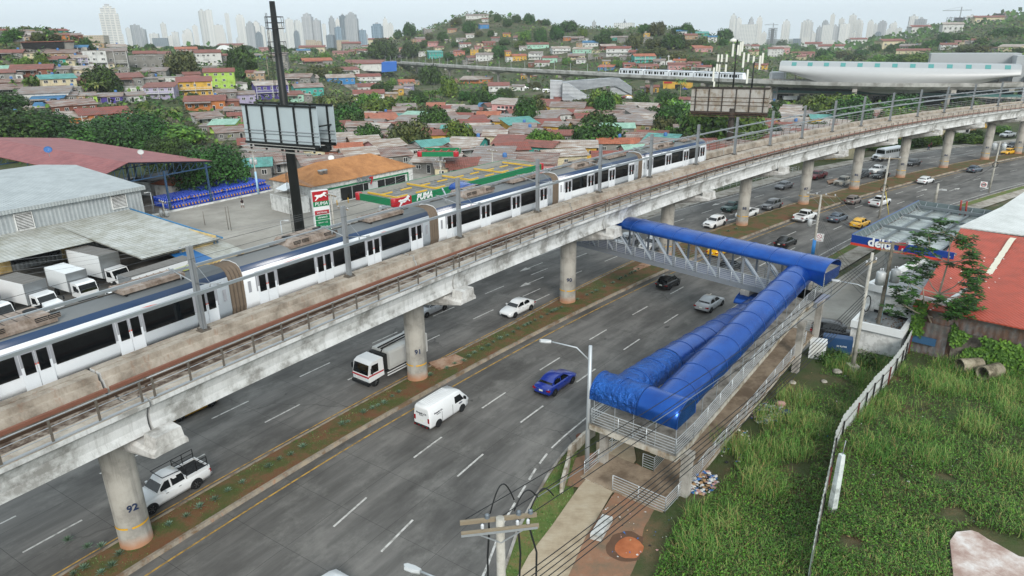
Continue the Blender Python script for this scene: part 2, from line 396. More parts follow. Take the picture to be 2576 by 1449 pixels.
# ---------------------------------------------------------------- pavements and yards
def sheet(name,pts,z,mat,kind='structure',n=0):
    mb=MB(); mb.poly([V((q[0],q[1],z)) for q in pts]); return tag(mb.build(name,mat),kind=kind)
PAVE=stained('pavement','#9a9388','#746b5f','#aca69c',.35,bump=.1)
t=NT('yard_concrete'); co=t.coord('world'); c=t.ramp(t.noise(co,.07,8,.7),[(.35,'#7f7b74'),(.52,'#959189'),(.68,'#a9a59d')]); c=t.mix(t.ramp(t.noise(co,.3,7,.72),[(.55,0.),(.75,.5)]),c,'#66625b')
YARD=t.done(c,.9)
LGR=pl([(-60,3.2),(16,3.2),(24,.6),(40,.6),(58,.5),(100,1.2),(330,1.4)])
mb=MB(); sweep(mb,[(lambda a:EDGER(a)+1.22,.06),(lambda a:EDGER(a)+1.22+LGR(a),.06)],-60,330,2,closed=False)
t=NT('verge_grass'); co=t.coord('world'); c=t.ramp(t.noise(co,.8,8,.7),[(.34,'#7d6344'),(.45,'#636a38'),(.6,'#4c642a'),(.75,'#666c3d')]); t.bump(t.noise(co,16,4),.8,.06); VERGE=t.done(c,.95)
tag(mb.build('grass_verge',VERGE),kind='structure')
mb=MB(); sweep(mb,[(lambda a:EDGER(a)+1.22+LGR(a),.08),(lambda a:EDGER(a)+4.3+LGR(a)*.3,.08)],56,330,2,closed=False); tag(mb.build('sidewalk',PAVE),kind='structure')
mb=MB(); sweep(mb,[(lambda a:FARL(a)-3.6,.1),(lambda a:FARL(a)-.7,.1)],60,330,2,closed=False); tag(mb.build('sidewalk',PAVE),kind='structure')
t=NT('brushed_path'); co=t.coord('world'); c=t.ramp(t.noise(co,.5,7,.7),[(.3,'#8d7d67'),(.5,'#a99a83'),(.7,'#b5a994')])
dz=t.coord('world',(1,1,1)); c=t.mix(t.ramp(t.noise(t.coord('world',(.5,4,1)),3,4,.7),[(.4,0.),(.7,.3)]),c,'#7a6c58'); PATH=t.done(c,.9)
sheet('path',[G(1290,1475),G(1428,1475),G(1480,1345),G(1535,1250),G(1600,1160),G(1592,1110),G(1500,1115),G(1500,1162),G(1455,1230),G(1385,1330),G(1330,1400)],.1,PATH)
t=NT('lot_soil'); co=t.coord('world'); c=t.ramp(t.noise(co,.22,8,.68),[(.28,'#75543c'),(.38,'#5d5138'),(.46,'#47492c'),(.58,'#3a4a22'),(.75,'#33441f')]); t.bump(t.noise(co,6,6),.8,.1); SOIL=t.done(c,.95)
mb=MB(); n=46; idx={}
def lotz(x,y):
    a,s=SL((x,y)); k=max(0,min(1,(s-24)/6))*max(0,min(1,(57-a)/7)); return .02+k*(.25+.5*NZ.noise((x*.15,y*.15,1)))
L0=[(a,s) for a in np.linspace(-30,62,60) for s in np.linspace(0,1,30)]
for i,a in enumerate(np.linspace(-30,60,60)):
    for j in range(40):
        e=EDGER(a)+1.2+LGR(a)-.2; s=e+(75-e)*j/39; q=ST(a,s); idx[i,j]=mb.p((q.x,q.y,lotz(q.x,q.y)))
for i in range(59):
    for j in range(39): mb.face((idx[i,j],idx[i+1,j],idx[i+1,j+1],idx[i,j+1]),0,True)
tag(mb.build('vacant_lot_soil',SOIL),kind='structure')
t=NT('red_dirt'); co=t.coord('world'); c=t.ramp(t.noise(co,.6,8,.7),[(.3,'#5d5a4c'),(.44,'#7b6450'),(.58,'#8c6750'),(.7,'#8a7a66')]); t.bump(t.noise(co,8,6),.7,.06); DIRT=t.done(c,.95)
def blob(name,u,v,ru,rv,z,mat,n=28,j=.22,seed=0):
    pts=[]
    for k in range(n):
        f=1+j*NZ.noise((cos(2*PI*k/n)*1.5+seed,sin(2*PI*k/n)*1.5,seed)); pts.append(G(u+ru*f*cos(2*PI*k/n),v+rv*f*sin(2*PI*k/n)))
    return sheet(name,pts,z,mat)
sheet('bare_dirt',[G(1420,1475),G(1475,1350),G(1535,1258),G(1600,1168),G(1690,1225),G(1720,1275),G(1700,1330),G(1665,1380),G(1650,1475)],.11,DIRT)
sheet('bare_dirt',[G(1425,1225),G(1448,1155),G(1500,1140),G(1500,1180),G(1455,1230)],.12,DIRT)
t=NT('clay_pit'); MC['pit']=t.done(t.ramp(t.noise(t.coord('world'),1.2,6),[(.3,'#8f4f2e'),(.7,'#b06a44')]),.9)
blob('earth_pit',1576,1380,54,38,.116,M('wet_brown_soil','#5b4231',.8,0,.25,2),seed=2)
blob('earth_pit',1582,1382,37,25,.122,MC['pit'],seed=5)
SLAB=stained('pink_slab','#b7a59c','#9a8177','#d2ccc8',.5,bump=.15)
mb=MB(); mb.prism([(q.x,q.y) for q in (G(2386,1375),G(2402,1352),G(2440,1348),G(2500,1368),G(2560,1385),G(2620,1400),G(2620,1520),G(2400,1520))],0.1,.42,0)
tag(mb.build('concrete_slab',SLAB),kind='structure')
# yards left and right of the road
sheet('station_forecourt',[ST(28,-14.5),ST(60,-14.3),ST(100,-13.6),ST(112,-40),ST(104,-75),ST(70,-90),ST(45,-86),ST(38,-80),ST(32,-60)],.03,YARD)
sheet('warehouse_yard',[ST(-40,-14.7),ST(28,-14.5),ST(32,-60),ST(38,-80),ST(70,-90),ST(80,-110),ST(40,-130),ST(-40,-130)],.015,stained('yard_asphalt','#6e6b66','#55514c','#827e78',.2,bump=.1))
sheet('station_lot',[ST(53,20.6),ST(58,20.4),ST(105,20.4),ST(118,22),ST(118,40),ST(62,32),ST(52,30)],.05,YARD)
sheet('scrub_lot',[ST(104,21.5),ST(150,23),ST(190,24),ST(190,70),ST(110,60)],.0,SOIL)
# ---------------------------------------------------------------- viaduct
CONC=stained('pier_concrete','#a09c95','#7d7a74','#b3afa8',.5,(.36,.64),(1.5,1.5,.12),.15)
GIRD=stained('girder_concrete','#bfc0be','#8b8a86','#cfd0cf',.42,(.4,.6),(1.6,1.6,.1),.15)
DECKC=stained('deck_concrete','#a1978a','#7c7266','#b5aca0',.6,(.35,.65),(1.5,1.5,.14),.2,rust='#8a6248')
CAPC=stained('cap_concrete','#bdbbb7','#8d8a85','#cfcecb',.8,(.36,.6),(1.5,1.5,.3),.06)
NAVY=M('navy_lettering','#20304f',.6); YEL=M('yellow_band','#d9a520',.6,var=.2,ns=3)
STEELG=M('galvanised_steel','#9ba0a4',.45,.25,.12,4); STEELD=M('brown_weathered_steel','#6b645c',.55,.3,.15,3)
t=NT('pier_shaft'); co=t.coord('Object'); c=t.ramp(t.noise(co,.5,7,.65),[(.35,'#86837d'),(.5,'#a3a098'),(.68,'#b1aea7')])
c=t.mix(t.ramp(t.noise(t.coord('Object',(1.6,1.6,.1)),2,6,.7),[(.5,0.),(.72,.6)]),c,'#6f6d69')
sp=t.n('ShaderNodeSeparateXYZ'); t.l(t.coord('Object'),sp.inputs[0])
hgt=t.math('ADD',sp.outputs[2],t.math('MULTIPLY',t.noise(co,1.1,3),.5)); c=t.mix(t.ramp(t.math('MULTIPLY',hgt,.5),[(.3,.85),(.62,0.)]),c,'#a5734f'); PIERM=t.done(c,.85)
PA={92:(0,0),91:(25.5,-.1),90:(49.2,.2),89:(71.8,0),88:(94.3,-.1),87:(115.3,-.1),86:(134.7,-.1),85:(153.4,.1),84:(172,.2),83:(191.1,0),82:(206.5,-.1),81:(223,0),80:(241,0),79:(259,0),93:(-24.5,0)}
def pier(n):
    a,s=PA[n]; b=ST(a,s); hd=head(a)
    o=thing('viaduct_pier',f'round concrete viaduct pier numbered {n} in blue, rust-stained foot and hammerhead cap','pier',b,hd,'viaduct piers')
    if n not in range(82,93): o['label']='concrete viaduct pier beyond the left edge, next before pier 92' if n==93 else f'far concrete viaduct pier past the numbered ones, {["","farthest","second farthest","nearest of those"][n-78]}'
    m=MB(); m.lathe([(.98,-.1),(.98,.05),(.92,.1),(.9,1.6),(.9,7.6+VZ(a))],28); m.build('column',PIERM,o)
    m=MB(MX.Translation((0,0,VZ(a))))
    # hammerhead beam across the track (local -y is the near side)
    pr=[(-.7,7.75),(.7,7.75),(1.0,8.15),(1.0,8.8),(.85,8.97),(-.85,8.97),(-1.0,8.8),(-1.0,8.15)]
    R_=[]
    for y,dz,sc_ in ((-6.3,.85,.94),(-6.1,.8,1),(-1.4,-.3,1),(1.4,-.3,1),(4.5,.6,1),(5.5,.85,1)):
        R_.append([m.p((x*sc_,y,(z+dz*(1 if z<8 else .5) if z<8.6 else z))) for x,z in pr])
    m.rings(R_,0,False)
    R_=[[m.p((x*sc_,y,z)) for x,z in ((-.85,8.9),(.85,8.9),(.74,9.62),(-.74,9.62))] for y,sc_ in ((-6.26,.95),(-5.3,1))]; m.rings(R_,0)
    m.build('pier_cap',CAPC,o)
    if 82<=n<=92:
        m=MB(); th0=math.atan2(-b.y,-b.x)-hd   # band faces broken, brighter towards the road
        for t0,t1 in ((-1.5,-.35),(-.1,1.2)):
            seg=[th0+t0+(t1-t0)*k/10 for k in range(11)]
            m.rings([[m.p((.925*cos(q),.925*sin(q),z)) for q in seg] for z in (1.62,1.74)],0,True,False,False)
        m.build('painted_band',YEL,o)
        th=th0+hd+(.18 if n>86 else .1); nx=V((cos(th),sin(th),0)); tx=V((-sin(th),cos(th),0))
        txt('pier_number',str(n),NAVY,o,b+nx*.915+V((0,0,3.0)),tx,(0,0,1),.62,.01,bold=.02)
    return o
for n in (93,92,91,90,89,88,87,86,85,84,83,82,81,80,79): pier(n)
NEAR=[(.6,9.02),(4.35,9.02),(4.75,9.2),(4.6,9.62),(4.62,10.1),(4.82,10.6),(5.05,10.83),(5.2,10.86),(5.2,11.12),(4.05,11.12),(3.98,11.0),(3.9,10.3),(.78,10.24),(.62,10.5),(.5,10.98),(.33,11.02),(.33,11.4),(-.2,11.4),(-.2,10.9),(.05,10.4),(.1,9.4)]
FARP=[(-.5-s,z) for s,z in NEAR]
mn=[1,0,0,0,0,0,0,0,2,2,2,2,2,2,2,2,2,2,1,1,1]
ns=sorted(PA,key=lambda k:PA[k][0])
RAILM=M('rail_steel','#5a4a3f',.4,.6,.2,3); SLEEP=stained('rail_plinth','#6b5f54','#47372d','#8d8378',1.3,(.42,.58)); RUSTR=M('third_rail_cover','#7f5545',.7,0,.2,2)
for n0,n1 in zip(ns,ns[1:]):
    a0,a1=PA[n0][0]+.09,PA[n1][0]-.09
    nm=f'between piers {n0} and {n1}' if 82<=n1 and n0<=92 else ('coming in from the left edge' if n0==93 else f'far beyond pier 82, number {82-n0+1} of those')
    o=thing('viaduct_span',f'stained concrete viaduct span with rail track {nm}','viaduct',ST((a0+a1)/2,0,9),0,'viaduct spans')
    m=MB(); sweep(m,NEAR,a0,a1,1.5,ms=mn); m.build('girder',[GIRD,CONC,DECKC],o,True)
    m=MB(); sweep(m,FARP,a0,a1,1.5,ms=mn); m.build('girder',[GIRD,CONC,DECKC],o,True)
    for c_ in (2.35,-2.85):
        m=MB()
        for g in (-.72,.72): sweep(m,[(c_+g-.04,10.42),(c_+g+.04,10.42),(c_+g+.04,10.58),(c_+g-.04,10.58)],a0-.08,a1+.08,1.5)
        m.build('rail',RAILM,o,True)
        m=MB(); sweep(m,[(c_+q,z) for q,z in ((-1.02,10.26),(-1.0,10.41),(-.46,10.41),(-.44,10.3),(.44,10.3),(.46,10.41),(1.0,10.41),(1.02,10.26))],a0,a1,1.5); m.build('track_bed',SLEEP,o,True)
    m=MB(); sweep(m,[(.9,10.5),(1.08,10.5),(1.08,10.72),(.9,10.72)],a0,a1,1.5); sweep(m,[(3.55,10.4),(3.7,10.4),(3.7,10.5),(3.55,10.5)],a0,a1,1.5); m.build('power_rail_cover',RUSTR,o,True)
    m=MB(); sweep(m,[(4.95,11.14),(5.12,11.14),(5.12,11.2),(4.95,11.2)],a0,a1,1.5); m.build('cable_duct',STEELG,o,True)
    for sd_ in (5.08,-5.58):
        m=MB()
        k=int((a1-a0)/2.05)
        for i in range(k+1):
            a=a0+.25+(a1-a0-.5)*i/k; m.bar(ST(a,sd_,11.0),ST(a,sd_,12.35),.06,.11,1,upv=tuple(ST(a+1,0)-ST(a,0)))
        for z,r in ((12.35,.032),(11.95,.022),(11.55,.022)):
            m.path([ST(a0+(a1-a0)*i/8,sd_,z) for i in range(9)],r,6,0)
        m.build('handrail',[STEELG,STEELD],o,True)
# catenary masts and rigid conductor bars
MAST_=M('mast_steel','#8b8f92',.5,.1,.15,2)
MASTS=[-18,-6,6.7,18.9,31.9,43.9,55.6,66.8,78.6,89.6,100.7,111.5,122.5,133.5,145,156.5,168,180,192,204,216,228,240,252]
pm=[]
for i,a in enumerate(MASTS):
    b=ST(a,-.1,11.4); hd=head(a)
    o=thing('catenary_mast','','mast',b,hd,'catenary masts on the viaduct')
    later(o,'grey steel catenary mast on the viaduct wall',proj(b)[0])
    m=MB(); w_=.15
    m.box((-w_,-.15,.0),(-w_+.03,.15,5.5)); m.box((w_-.03,-.15,0),(w_,.15,5.5)); m.box((-w_+.03,-.02,.02),(w_-.03,.02,5.5)); m.build('post',MAST_,o)
    m=MB(); m.box((-.35,-.3,-.01),(.35,.3,.06)); 
    for x in (-.25,.25): m.box((x-.04,-.25,.06),(x+.04,.25,.2))
    m.build('base_plate',STEELD,o)
    for sg in (1,-1):
        m=MB(); m.tube((0,.12*sg,3.15),(0,2.75*sg,3.6),.035,n=6); m.tube((0,.1*sg,4.6),(0,1.5*sg,3.5),.012,n=4); m.tube((0,1.5*sg,3.42),(0,1.5*sg,3.1),.05,n=6)
        m.box((-.12,2.45*sg-.05,3.3),(.12,2.45*sg+.05,3.62)); m.build('bracket_arm',STEELG,o)
CB=M('aluminium_conductor_bar','#a9aeb2',.35,.7,.06)
for s,l in ((2.35,'grey overhead conductor bar above the empty near track'),(-2.6,'grey overhead conductor bar above the train')):
    m=MB(); sweep(m,[(s-.08,14.72),(s+.08,14.72),(s+.06,14.9),(s-.06,14.9)],-26,258,1.5); tag(m.build('conductor_bar',CB),l,'power line')
for s,z in ((-.5,16.6),(.3,16.2)):
    m=MB(); m.path([ST(a,s,z+.0) for a in np.arange(-26,258,4)],.012,4); tag(m.build('feeder_wire',M('dark_cable','#34383b',.6)),'thin dark feeder wire strung along the viaduct masts, '+('upper' if z>16.5 else 'lower'),'power line')
# ---------------------------------------------------------------- metro train
TW=M('white_train_paint','#e6eaee',.28,0,.03,1,.5,.3); TN=M('navy_train_paint','#16355a',.3,0,.08,1,.5,.2); TG=M('grey_train_paint','#9b9da3',.4,0,.04); TRF=M('train_roof_grey','#6e7172',.6,0,.14,.8); TO=M('orange_stripe','#cf4a26',.4); TB=M('train_skirt_black','#15171a',.6)
ACM=stained('roof_unit_metal','#8d8076','#6b5d52','#a39890',1.4,(.35,.65),bump=.1,kind='Object',rust='#7d5a45'); DARK=M('dark_void','#17181a',.8); BEL=M('gangway_bellows','#6a5d50',.85,0,.2,2)
TRK=-2.85; HW=1.36
PROF=[(-HW+.1,.35),(-HW,.75),(-HW,2.8),(-HW+.06,3.05),(-HW+.26,3.4),(-HW+.6,3.6),(-.0,3.68)]
SG=[-1,1]
def side(m,x0,x1,z0,z1,y,mt): # panel on the near/far flank, standing 12 mm proud
    for sg in SG:
        yy=y*sg; m.box((x0,min(yy,yy-.02*sg),z0),(x1,max(yy,yy-.02*sg),z1),mt)
def carriage(parent,a0,a1,nose=False,rev=False):
    pa,pb=ST(a0,TRK,10.72),ST(a1,TRK,10.72); mid=(pa+pb)/2; L=(pb-pa).length; h=math.atan2(pb.y-pa.y,pb.x-pa.x)
    e=L/2; xs=[-e,-e+.02,-e+.25,e-.25,e-.02,e]; ins=[.0]*6
    m=MB(); full=PROF+[(-y,z) for y,z in PROF[-2::-1]]; N=len(full)
    cols=[1 if False else 0]*N
    xs=[-e,e] if not nose else [-e,e-1.5,e-.7,e-.22,e]
    R_=[]
    for i,x in enumerate(xs):
        k=0 if not nose else max(0,i-1)/3
        R_.append([m.p((x-(.0 if not nose else (k*.55*max(0,z-1.2)/2.3)),y*(1-.14*k*k),z-(.22*k*k*max(0,z-1.5)/2))) for y,z in full])
    ms=[0,0,0,1,2,2,2,2,1,0,0,0,3]
    for A,B in zip(R_,R_[1:]):
        for j in range(N): m.face((A[j],A[(j+1)%N],B[(j+1)%N],B[j]),ms[j],True)
    m.face(R_[0][::-1],0); m.face(R_[-1],1 if nose else 0)
    b=m.build('carriage',[TW,TN,TRF,TB],parent); b.location=mid-parent.location; b.rotation_euler=(0,0,h)
    m=MB(); m.box((-e+.3,-HW+.12,.05),(e-.3,HW-.12,.36)); m.build('underframe',TB,b)
    # layout along the flank
    k=(L-1.9)/(4*1.55+3*3.25); dw,ww=1.55*k,3.25*k; x=-e+.95; wins=[];doors=[]
    for i in range(4):
        doors.append(x); x+=dw
        if i<3: wins.append(x); x+=ww
    m=MB(); side(m,-e+.9,e-.9,1.4,2.8,HW+.012,0); m.build('window_band',TG,b)
    for i,q in enumerate(wins*2):
        SG[:]=[-1] if i<3 else [1]; m=MB(); side(m,q+.1,q+ww-.1,1.3,2.74,HW+.03,0); m.build('window',GL,b)
    for i,q in enumerate(doors*2):
        SG[:]=[-1] if i<4 else [1]; m=MB(); side(m,q+.06,q+dw/2-.015,.42,2.76,HW+.035,0); side(m,q+dw/2+.015,q+dw-.06,.42,2.76,HW+.035,0)
        side(m,q+.07,q+dw/2-.02,1.75,2.6,HW+.04,3)
        side(m,q+dw/2+.02,q+dw-.07,1.75,2.6,HW+.04,3)
        side(m,q+.2,q+dw/2-.1,1.3,2.48,HW+.055,1); side(m,q+dw/2+.1,q+dw-.2,1.3,2.48,HW+.055,1)
        for dx in (-.09,.03): side(m,q+dw/2+dx,q+dw/2+dx+.06,1.72,1.8,HW+.06,2)
        m.build('door',[TW,GL,TO,TG],b)
    SG[:]=[-1,1]
    m=MB(); side(m,-e+.28,-e+.5,1.5,2.3,HW+.03,0)
    if not nose: side(m,e-.5,e-.28,1.5,2.3,HW+.03,0)
    m.build('end_vent',TG,b)
    m=MB()
    for sg in (-1,1):
        for (x0,z0),(x1,z1) in (((-e+3.2,2.82),(-e+7.5,3.02)),((e-5.4,2.82),(e-7.4,2.98))):
            y0=HW+.02 if z0<2.6 else HW-.005; m.poly([(x0,sg*(HW-.0+.012),z0),(x0+.5,sg*(HW+.012),z0),(x1+.3,sg*(HW-.085),z1),(x1,sg*(HW-.085),z1)])
    m.build('orange_stripe',TO,b)
    if nose:
        m=MB(); m.poly([(e-.02-.12,-1.02,1.3),(e-.02-.12,1.02,1.3),(e-.62,.98,3.0),(e-.62,-.98,3.0)]); m.build('windshield',GL,b)
        m=MB()
        for sg in (-1,1): m.poly([(e-.9,sg*(HW-.1),1.2),(e-.2,sg*1.19,.95),(e-.2,sg*1.19,1.12),(e-1.1,sg*(HW-.05),1.9)])
        m.build('orange_stripe',TO,b)
        m=MB()
        for dx,dy in ((-4.6,0),(-3.2,.4),(-2.3,-.3)): m.box((e+dx-.5,dy-.5,3.64),(e+dx+.5,dy+.5,3.86)); m.tube((e+dx,dy-.6,4.05),(e+dx+.6,dy+.6,4.3),.03)
        m.build('pantograph',STEELD,b)
    # roof equipment: louvred air-conditioner and a long resistor box
    m=MB(); c=-e*.32
    R2=[[m.p((c+sx*(2.1 if z<3.75 else 1.8),sy*(1.08 if z<3.75 else .92),z)) for sx,sy in ((-1,-1),(1,-1),(1,1),(-1,1))] for z in (3.55,3.7,4.1)]; m.rings(R2,0)
    for x0 in (-1.75,-1.0,.3+.75,.95+.75-.75+.75):
        for sg in (-1,1):
            m.box((c+x0-.0,sg*1.02-.03,3.73),(c+x0+.6,sg*1.02+.03,4.01),1)
            for q in range(3): m.box((c+x0,sg*1.06-.02,3.75+q*.09),(c+x0+.6,sg*1.06+.02,3.78+q*.09),0)
    for x0 in (-1.4,1.4): m.lathe([(.36,4.105),(.36,4.13),(.3,4.14)],16,1,(c+x0,.25,0))
    for x0 in (-.9,-.3,.3,.9): m.box((c+x0-.015,-.9,4.1),(c+x0+.015,.9,4.112),1)
    m.build('air_conditioner',[ACM,DARK],b)
    m=MB(); c=e*.52; m.box((c-2,-.75,3.74),(c+2,.75,4.0),0)
    for q in range(9): m.box((c-2+.1+q*.45,-.78,3.76),(c-2+.14+q*.45,.78,4.03),0)
    for sx in (-1.8,1.8): m.box((c+sx-.06,-.8,3.62),(c+sx+.06,.8,3.74),1)
    m.build('resistor_box',[ACM,DARK],b)
    m=MB()
    for q in range(7): m.box((-e+1+q*2.6,.3,3.64),(-e+1.25+q*2.6,.5,3.74))
    m.box((-e+.8,.36,3.6),(e-.8,.42,3.7))
    m.build('roof_fitting',STEELD,b)
    return b
tr=thing('metro_train','white and navy metro train of five carriages on the nearer viaduct','train',ST(40,TRK,10.58))
cars=[(-8.9,9.7),(10.9,29.5),(30.7,48.4),(49.6,66.2),(67.2,84.2)]
for i,(a0,a1) in enumerate(cars):
    carriage(tr,a0,a1,nose=(i==4))
    if i<4:
        m=MB(); b0,b1=a1+.02,cars[i+1][0]-.02
        for q in range(9):
            a=b0+(b1-b0)*q/8; P_=ST(a,TRK,10.72); hd=head(a); sc_=.99 if q%2==0 else .93
            m.X=MX.Translation(P_)@MX.Rotation(hd,4,'Z'); full=PROF+[(-y,z) for y,z in PROF[-2::-1]]
            ring=[m.p((0,y*sc_,.35+(z-.35)*(.985 if q%2==0 else .95))) for y,z in full]
            if q: m.rings([last,ring],0,False,False)
            last=ring
        m.X=None; m.build('gangway_bellows',BEL,tr,True)
b0=[c for c in tr.children if c.name.startswith('carriage')][1]
# ---------------------------------------------------------------- footbridge and switchback ramp
t=NT('blue_roof_sheet'); co=t.coord('world'); f=t.noise(co,.7,4,.6); c=t.ramp(f,[(.3,'#11428e'),(.7,'#1b57ab')])
t.bump(t.noise(t.coord('world',(1,1,1)),1.6,3,.5),.05,.1); BLUE=t.done(c,.27,.62,.5); t.b.inputs['Coat Weight'].default_value=.12; t.b.inputs['Coat Roughness'].default_value=.1
t=NT('crumpled_blue_sheet'); co=t.coord('world'); c=t.ramp(t.noise(co,1.2,4),[(.3,'#134690'),(.7,'#2563b6')]); t.bump(t.noise(co,2.6,5,.6),.9,.35); BLUEW=t.done(c,.25,.6,.5)
RIB=M('blue_rib','#16458a',.35); POLI=M('polished_rail_tube','#bcc1c4',.3,.25,.05); RAMPC=stained('ramp_concrete','#8f8b84','#625e57','#a5a199',.8,(.38,.64)); RAMPB=stained('brown_ramp_floor','#8d7c69','#6d5d4d','#a08f7b',.5,(.38,.64),(1,1,1)); EDGEC=stained('ramp_edge','#aaa498','#7d6f5c','#bdb8ae',.8,(.4,.6),(2,2,.2),rust='#9c7145')
def railing(mb,pts,h=1.1,n=6,post=2.0,r=.019,mp=0):
    pts=[V(q) for q in pts]
    for A,B in zip(pts,pts[1:]):
        L=(B-A).length; k=max(1,round(L/post))
        for i in range(k+1):
            q=A.lerp(B,i/k); mb.tube(q,q+V((0,0,h)),.032,n=6,m=mp)
        for j in range(n):
            z=h*(.12+.88*j/(n-1)); mb.tube(A+V((0,0,z)),B+V((0,0,z)),r if j<n-1 else r*1.4,n=5,m=mp)
A0=V((10.1,36.4,0)); B0=V((30.3,61.2,0)); RHD=math.atan2(B0.y-A0.y,B0.x-A0.x)
ramp=thing('access_ramp','concrete switchback ramp under two long blue tube roofs, beside the vacant lot','ramp',A0,RHD)
Z0,Z1,Z2,Z3=.16,2.0,3.9,6.0; XL,XR=2.7,26.6; XE=29.6
def slab(mb,x0,x1,y0,y1,z0,z1,th=.28,m=0,me=1):
    i=[mb.p(q) for q in ((x0,y0,z0),(x1,y0,z1),(x1,y1,z1),(x0,y1,z0),(x0,y0,z0-th),(x1,y0,z1-th),(x1,y1,z1-th),(x0,y1,z0-th))]
    for q,mm in (((0,1,2,3),m),((7,6,5,4),me),((0,4,5,1),me),((1,5,6,2),me),((2,6,7,3),me),((3,7,4,0),me)): mb.face([i[k] for k in q],mm)
m=MB(); slab(m,-.9,XL,-.0,6.4,Z0,Z0,.3); slab(m,XL,XR,0,2.8,Z0,Z1); slab(m,XR,XE,0,6.4,Z1,Z1); m.build('lower_ramp',[RAMPB,EDGEC],ramp)
m=MB(); slab(m,XL,XR,3.6,6.4,Z2,Z1); slab(m,0,XL,0,6.4,Z2,Z2,.42); slab(m,XL,XR-1.5,0,2.8,Z2,Z3,.34); slab(m,XR-1.5,XE+.3,-.1,2.8,Z3,Z3,.4); m.build('upper_ramp',[RAMPC,EDGEC],ramp)
def colm(x,y,z,w=.5):
    m=MB(); m.box((x-w/2,y-w/2,-.3),(x+w/2,y+w/2,z-.28)); m.box((x-w/2-.06,y-w/2-.06,z-.8),(x+w/2+.06,y+w/2+.06,z-.29)); m.build('support_column',CONC,ramp)
colm(1.6,-.1,3.75,.6); colm(1.6,6.1,3.7); colm(24.0,-.1,5.4,.55); colm(24,6.1,2.3); colm(13,6.1,3.1); colm(28.4,6.3,4.5); colm(29.2,-.1,5.9,.5); colm(28.2,3.1,5.9)
for nm,ps,h in (('handrail',[(XL,.08,Z0),(XR,.08,Z1)],1.15),('handrail',[(XE-.1,.1,Z1),(XE-.1,6.3,Z1)],1.15),('handrail',[(XE-.1,6.3,Z1),(XR,6.3,Z1),(XL,6.3,Z2),(.1,6.3,Z2),(.1,.08,Z2),(XL,.08,Z2),(XR-1.5,.08,Z3),(XE+.2,.0,Z3),(XE+.2,.9,Z3)],1.15),('handrail',[(XR-.2,2.72,Z1),(XL,2.72,Z0),(XL,3.6,Z0)],1.1),('handrail',[(XR,3.68,Z1),(XL,3.68,Z2),(XL,2.72,Z2),(XR-1.6,2.72,Z3)],1.1),
   ('handrail',[(-.85,.05,Z0),(-.85,3.9,Z0)],1.15),('handrail',[(-.6,6.3,Z0),(XL+4,6.3,Z0),(XL+9,6.3,Z0)],1.1),('handrail',[(-.85,.05,Z0),(XL,.05,Z0)],1.15)):
    m=MB(); railing(m,ps,h); m.build(nm,POLI,ramp)
def arch(hw,rise,skirt,n=14):
    pts=[(-hw,-skirt)]+[(-hw*cos(PI*k/n),rise*sin(PI*k/n)) for k in range(n+1)]+[(hw,-skirt)]
    return pts
def tube_roof(parent,name,p0,p1,hw,rise,skirt,mat,rib=2.3,X=None,jit=0.,closed_end=False,nseg=None):
    """barrel roof from p0 to p1 (local points on its axis at eave level)"""
    p0=V(p0);p1=V(p1);d=(p1-p0);L=d.length;d.normalize();x=d.cross(V((0,0,1))).normalized();up=V((0,0,1))
    m=MB(X); R_=[];n=nseg or max(2,int(L/.5)); pr=arch(hw,rise,skirt)
    for k in range(n+1):
        q=p0+d*(L*k/n); ring=[]
        for s,z in pr:
            j=jit*NZ.noise((q.x*1.7+s,q.y*1.7,z*2+s)) if 0<k<n else 0
            ring.append(m.p(q+x*s*(1+j)+up*(z+j)))
        R_.append(ring)
    m.rings(R_,0,True,False,False)
    if closed_end: m.face(R_[-1],0)
    o=m.build(name,mat,parent)
    m=MB(X); k=max(1,round(L/rib))
    for i in range(k+1):
        q=p0+d*(L*i/k); m.path([q+x*s*1.012+up*(z*1.0+.012) for s,z in pr],.025,5)
    m.build('roof_rib',RIB,parent)
    return o
EV=2.1
tube_roof(ramp,'tube_roof',(XL-1.4,1.68,Z2+EV),(XE-2.0,1.68,Z3+EV+.05),1.25,1.05,.3,BLUE)
tube_roof(ramp,'tube_roof',(XL+6,5.05,Z2+EV-.42),(XR+.4,5.05,Z1+EV),1.22,1.02,.3,BLUE)
tube_roof(ramp,'tube_roof',(XL-1.2,5.05,Z2+EV+.0),(XL+6,5.05,Z2+EV-.42),1.22,1.02,.3,BLUEW,jit=.05,nseg=36)
tube_roof(ramp,'tube_roof',(1.45,6.5,Z2+EV+.1),(1.45,3.0,Z2+EV+.1),1.3,1.05,.4,BLUEW,jit=.05,nseg=24)
tube_roof(ramp,'tube_roof',(1.45,3.0,Z2+EV+.1),(1.45,.15,Z2+EV+.1),1.3,1.05,.4,BLUE,closed_end=True)
tube_roof(ramp,'landing_roof',(28.2,7.0,Z1+EV+.35),(28.2,2.6,Z1+EV+.35),1.75,.6,.1,BLUE)
m=MB()
for k in range(12):
    f=k/11
    for y,za,zb in ((.62,Z2,Z3),(2.75,Z2,Z3)): x=XL+(XE-1-XL)*f; z=Z2+(Z3-Z2)*min(1,f*1.05); m.tube((x,y,z),(x,y,z+EV-.2),.03,n=5)
    for y in (3.7,6.2): x=XL+(XR-XL)*f; z=Z2+(Z1-Z2)*f; m.tube((x,y,z),(x,y,z+EV-.2),.03,n=5)
for y in (.2,1.6,3.2,4.6,6.2): m.tube((.25,y,Z2),(.25,y,Z2+EV-.3),.03,n=5)
m.build('roof_post',STEELG,ramp)
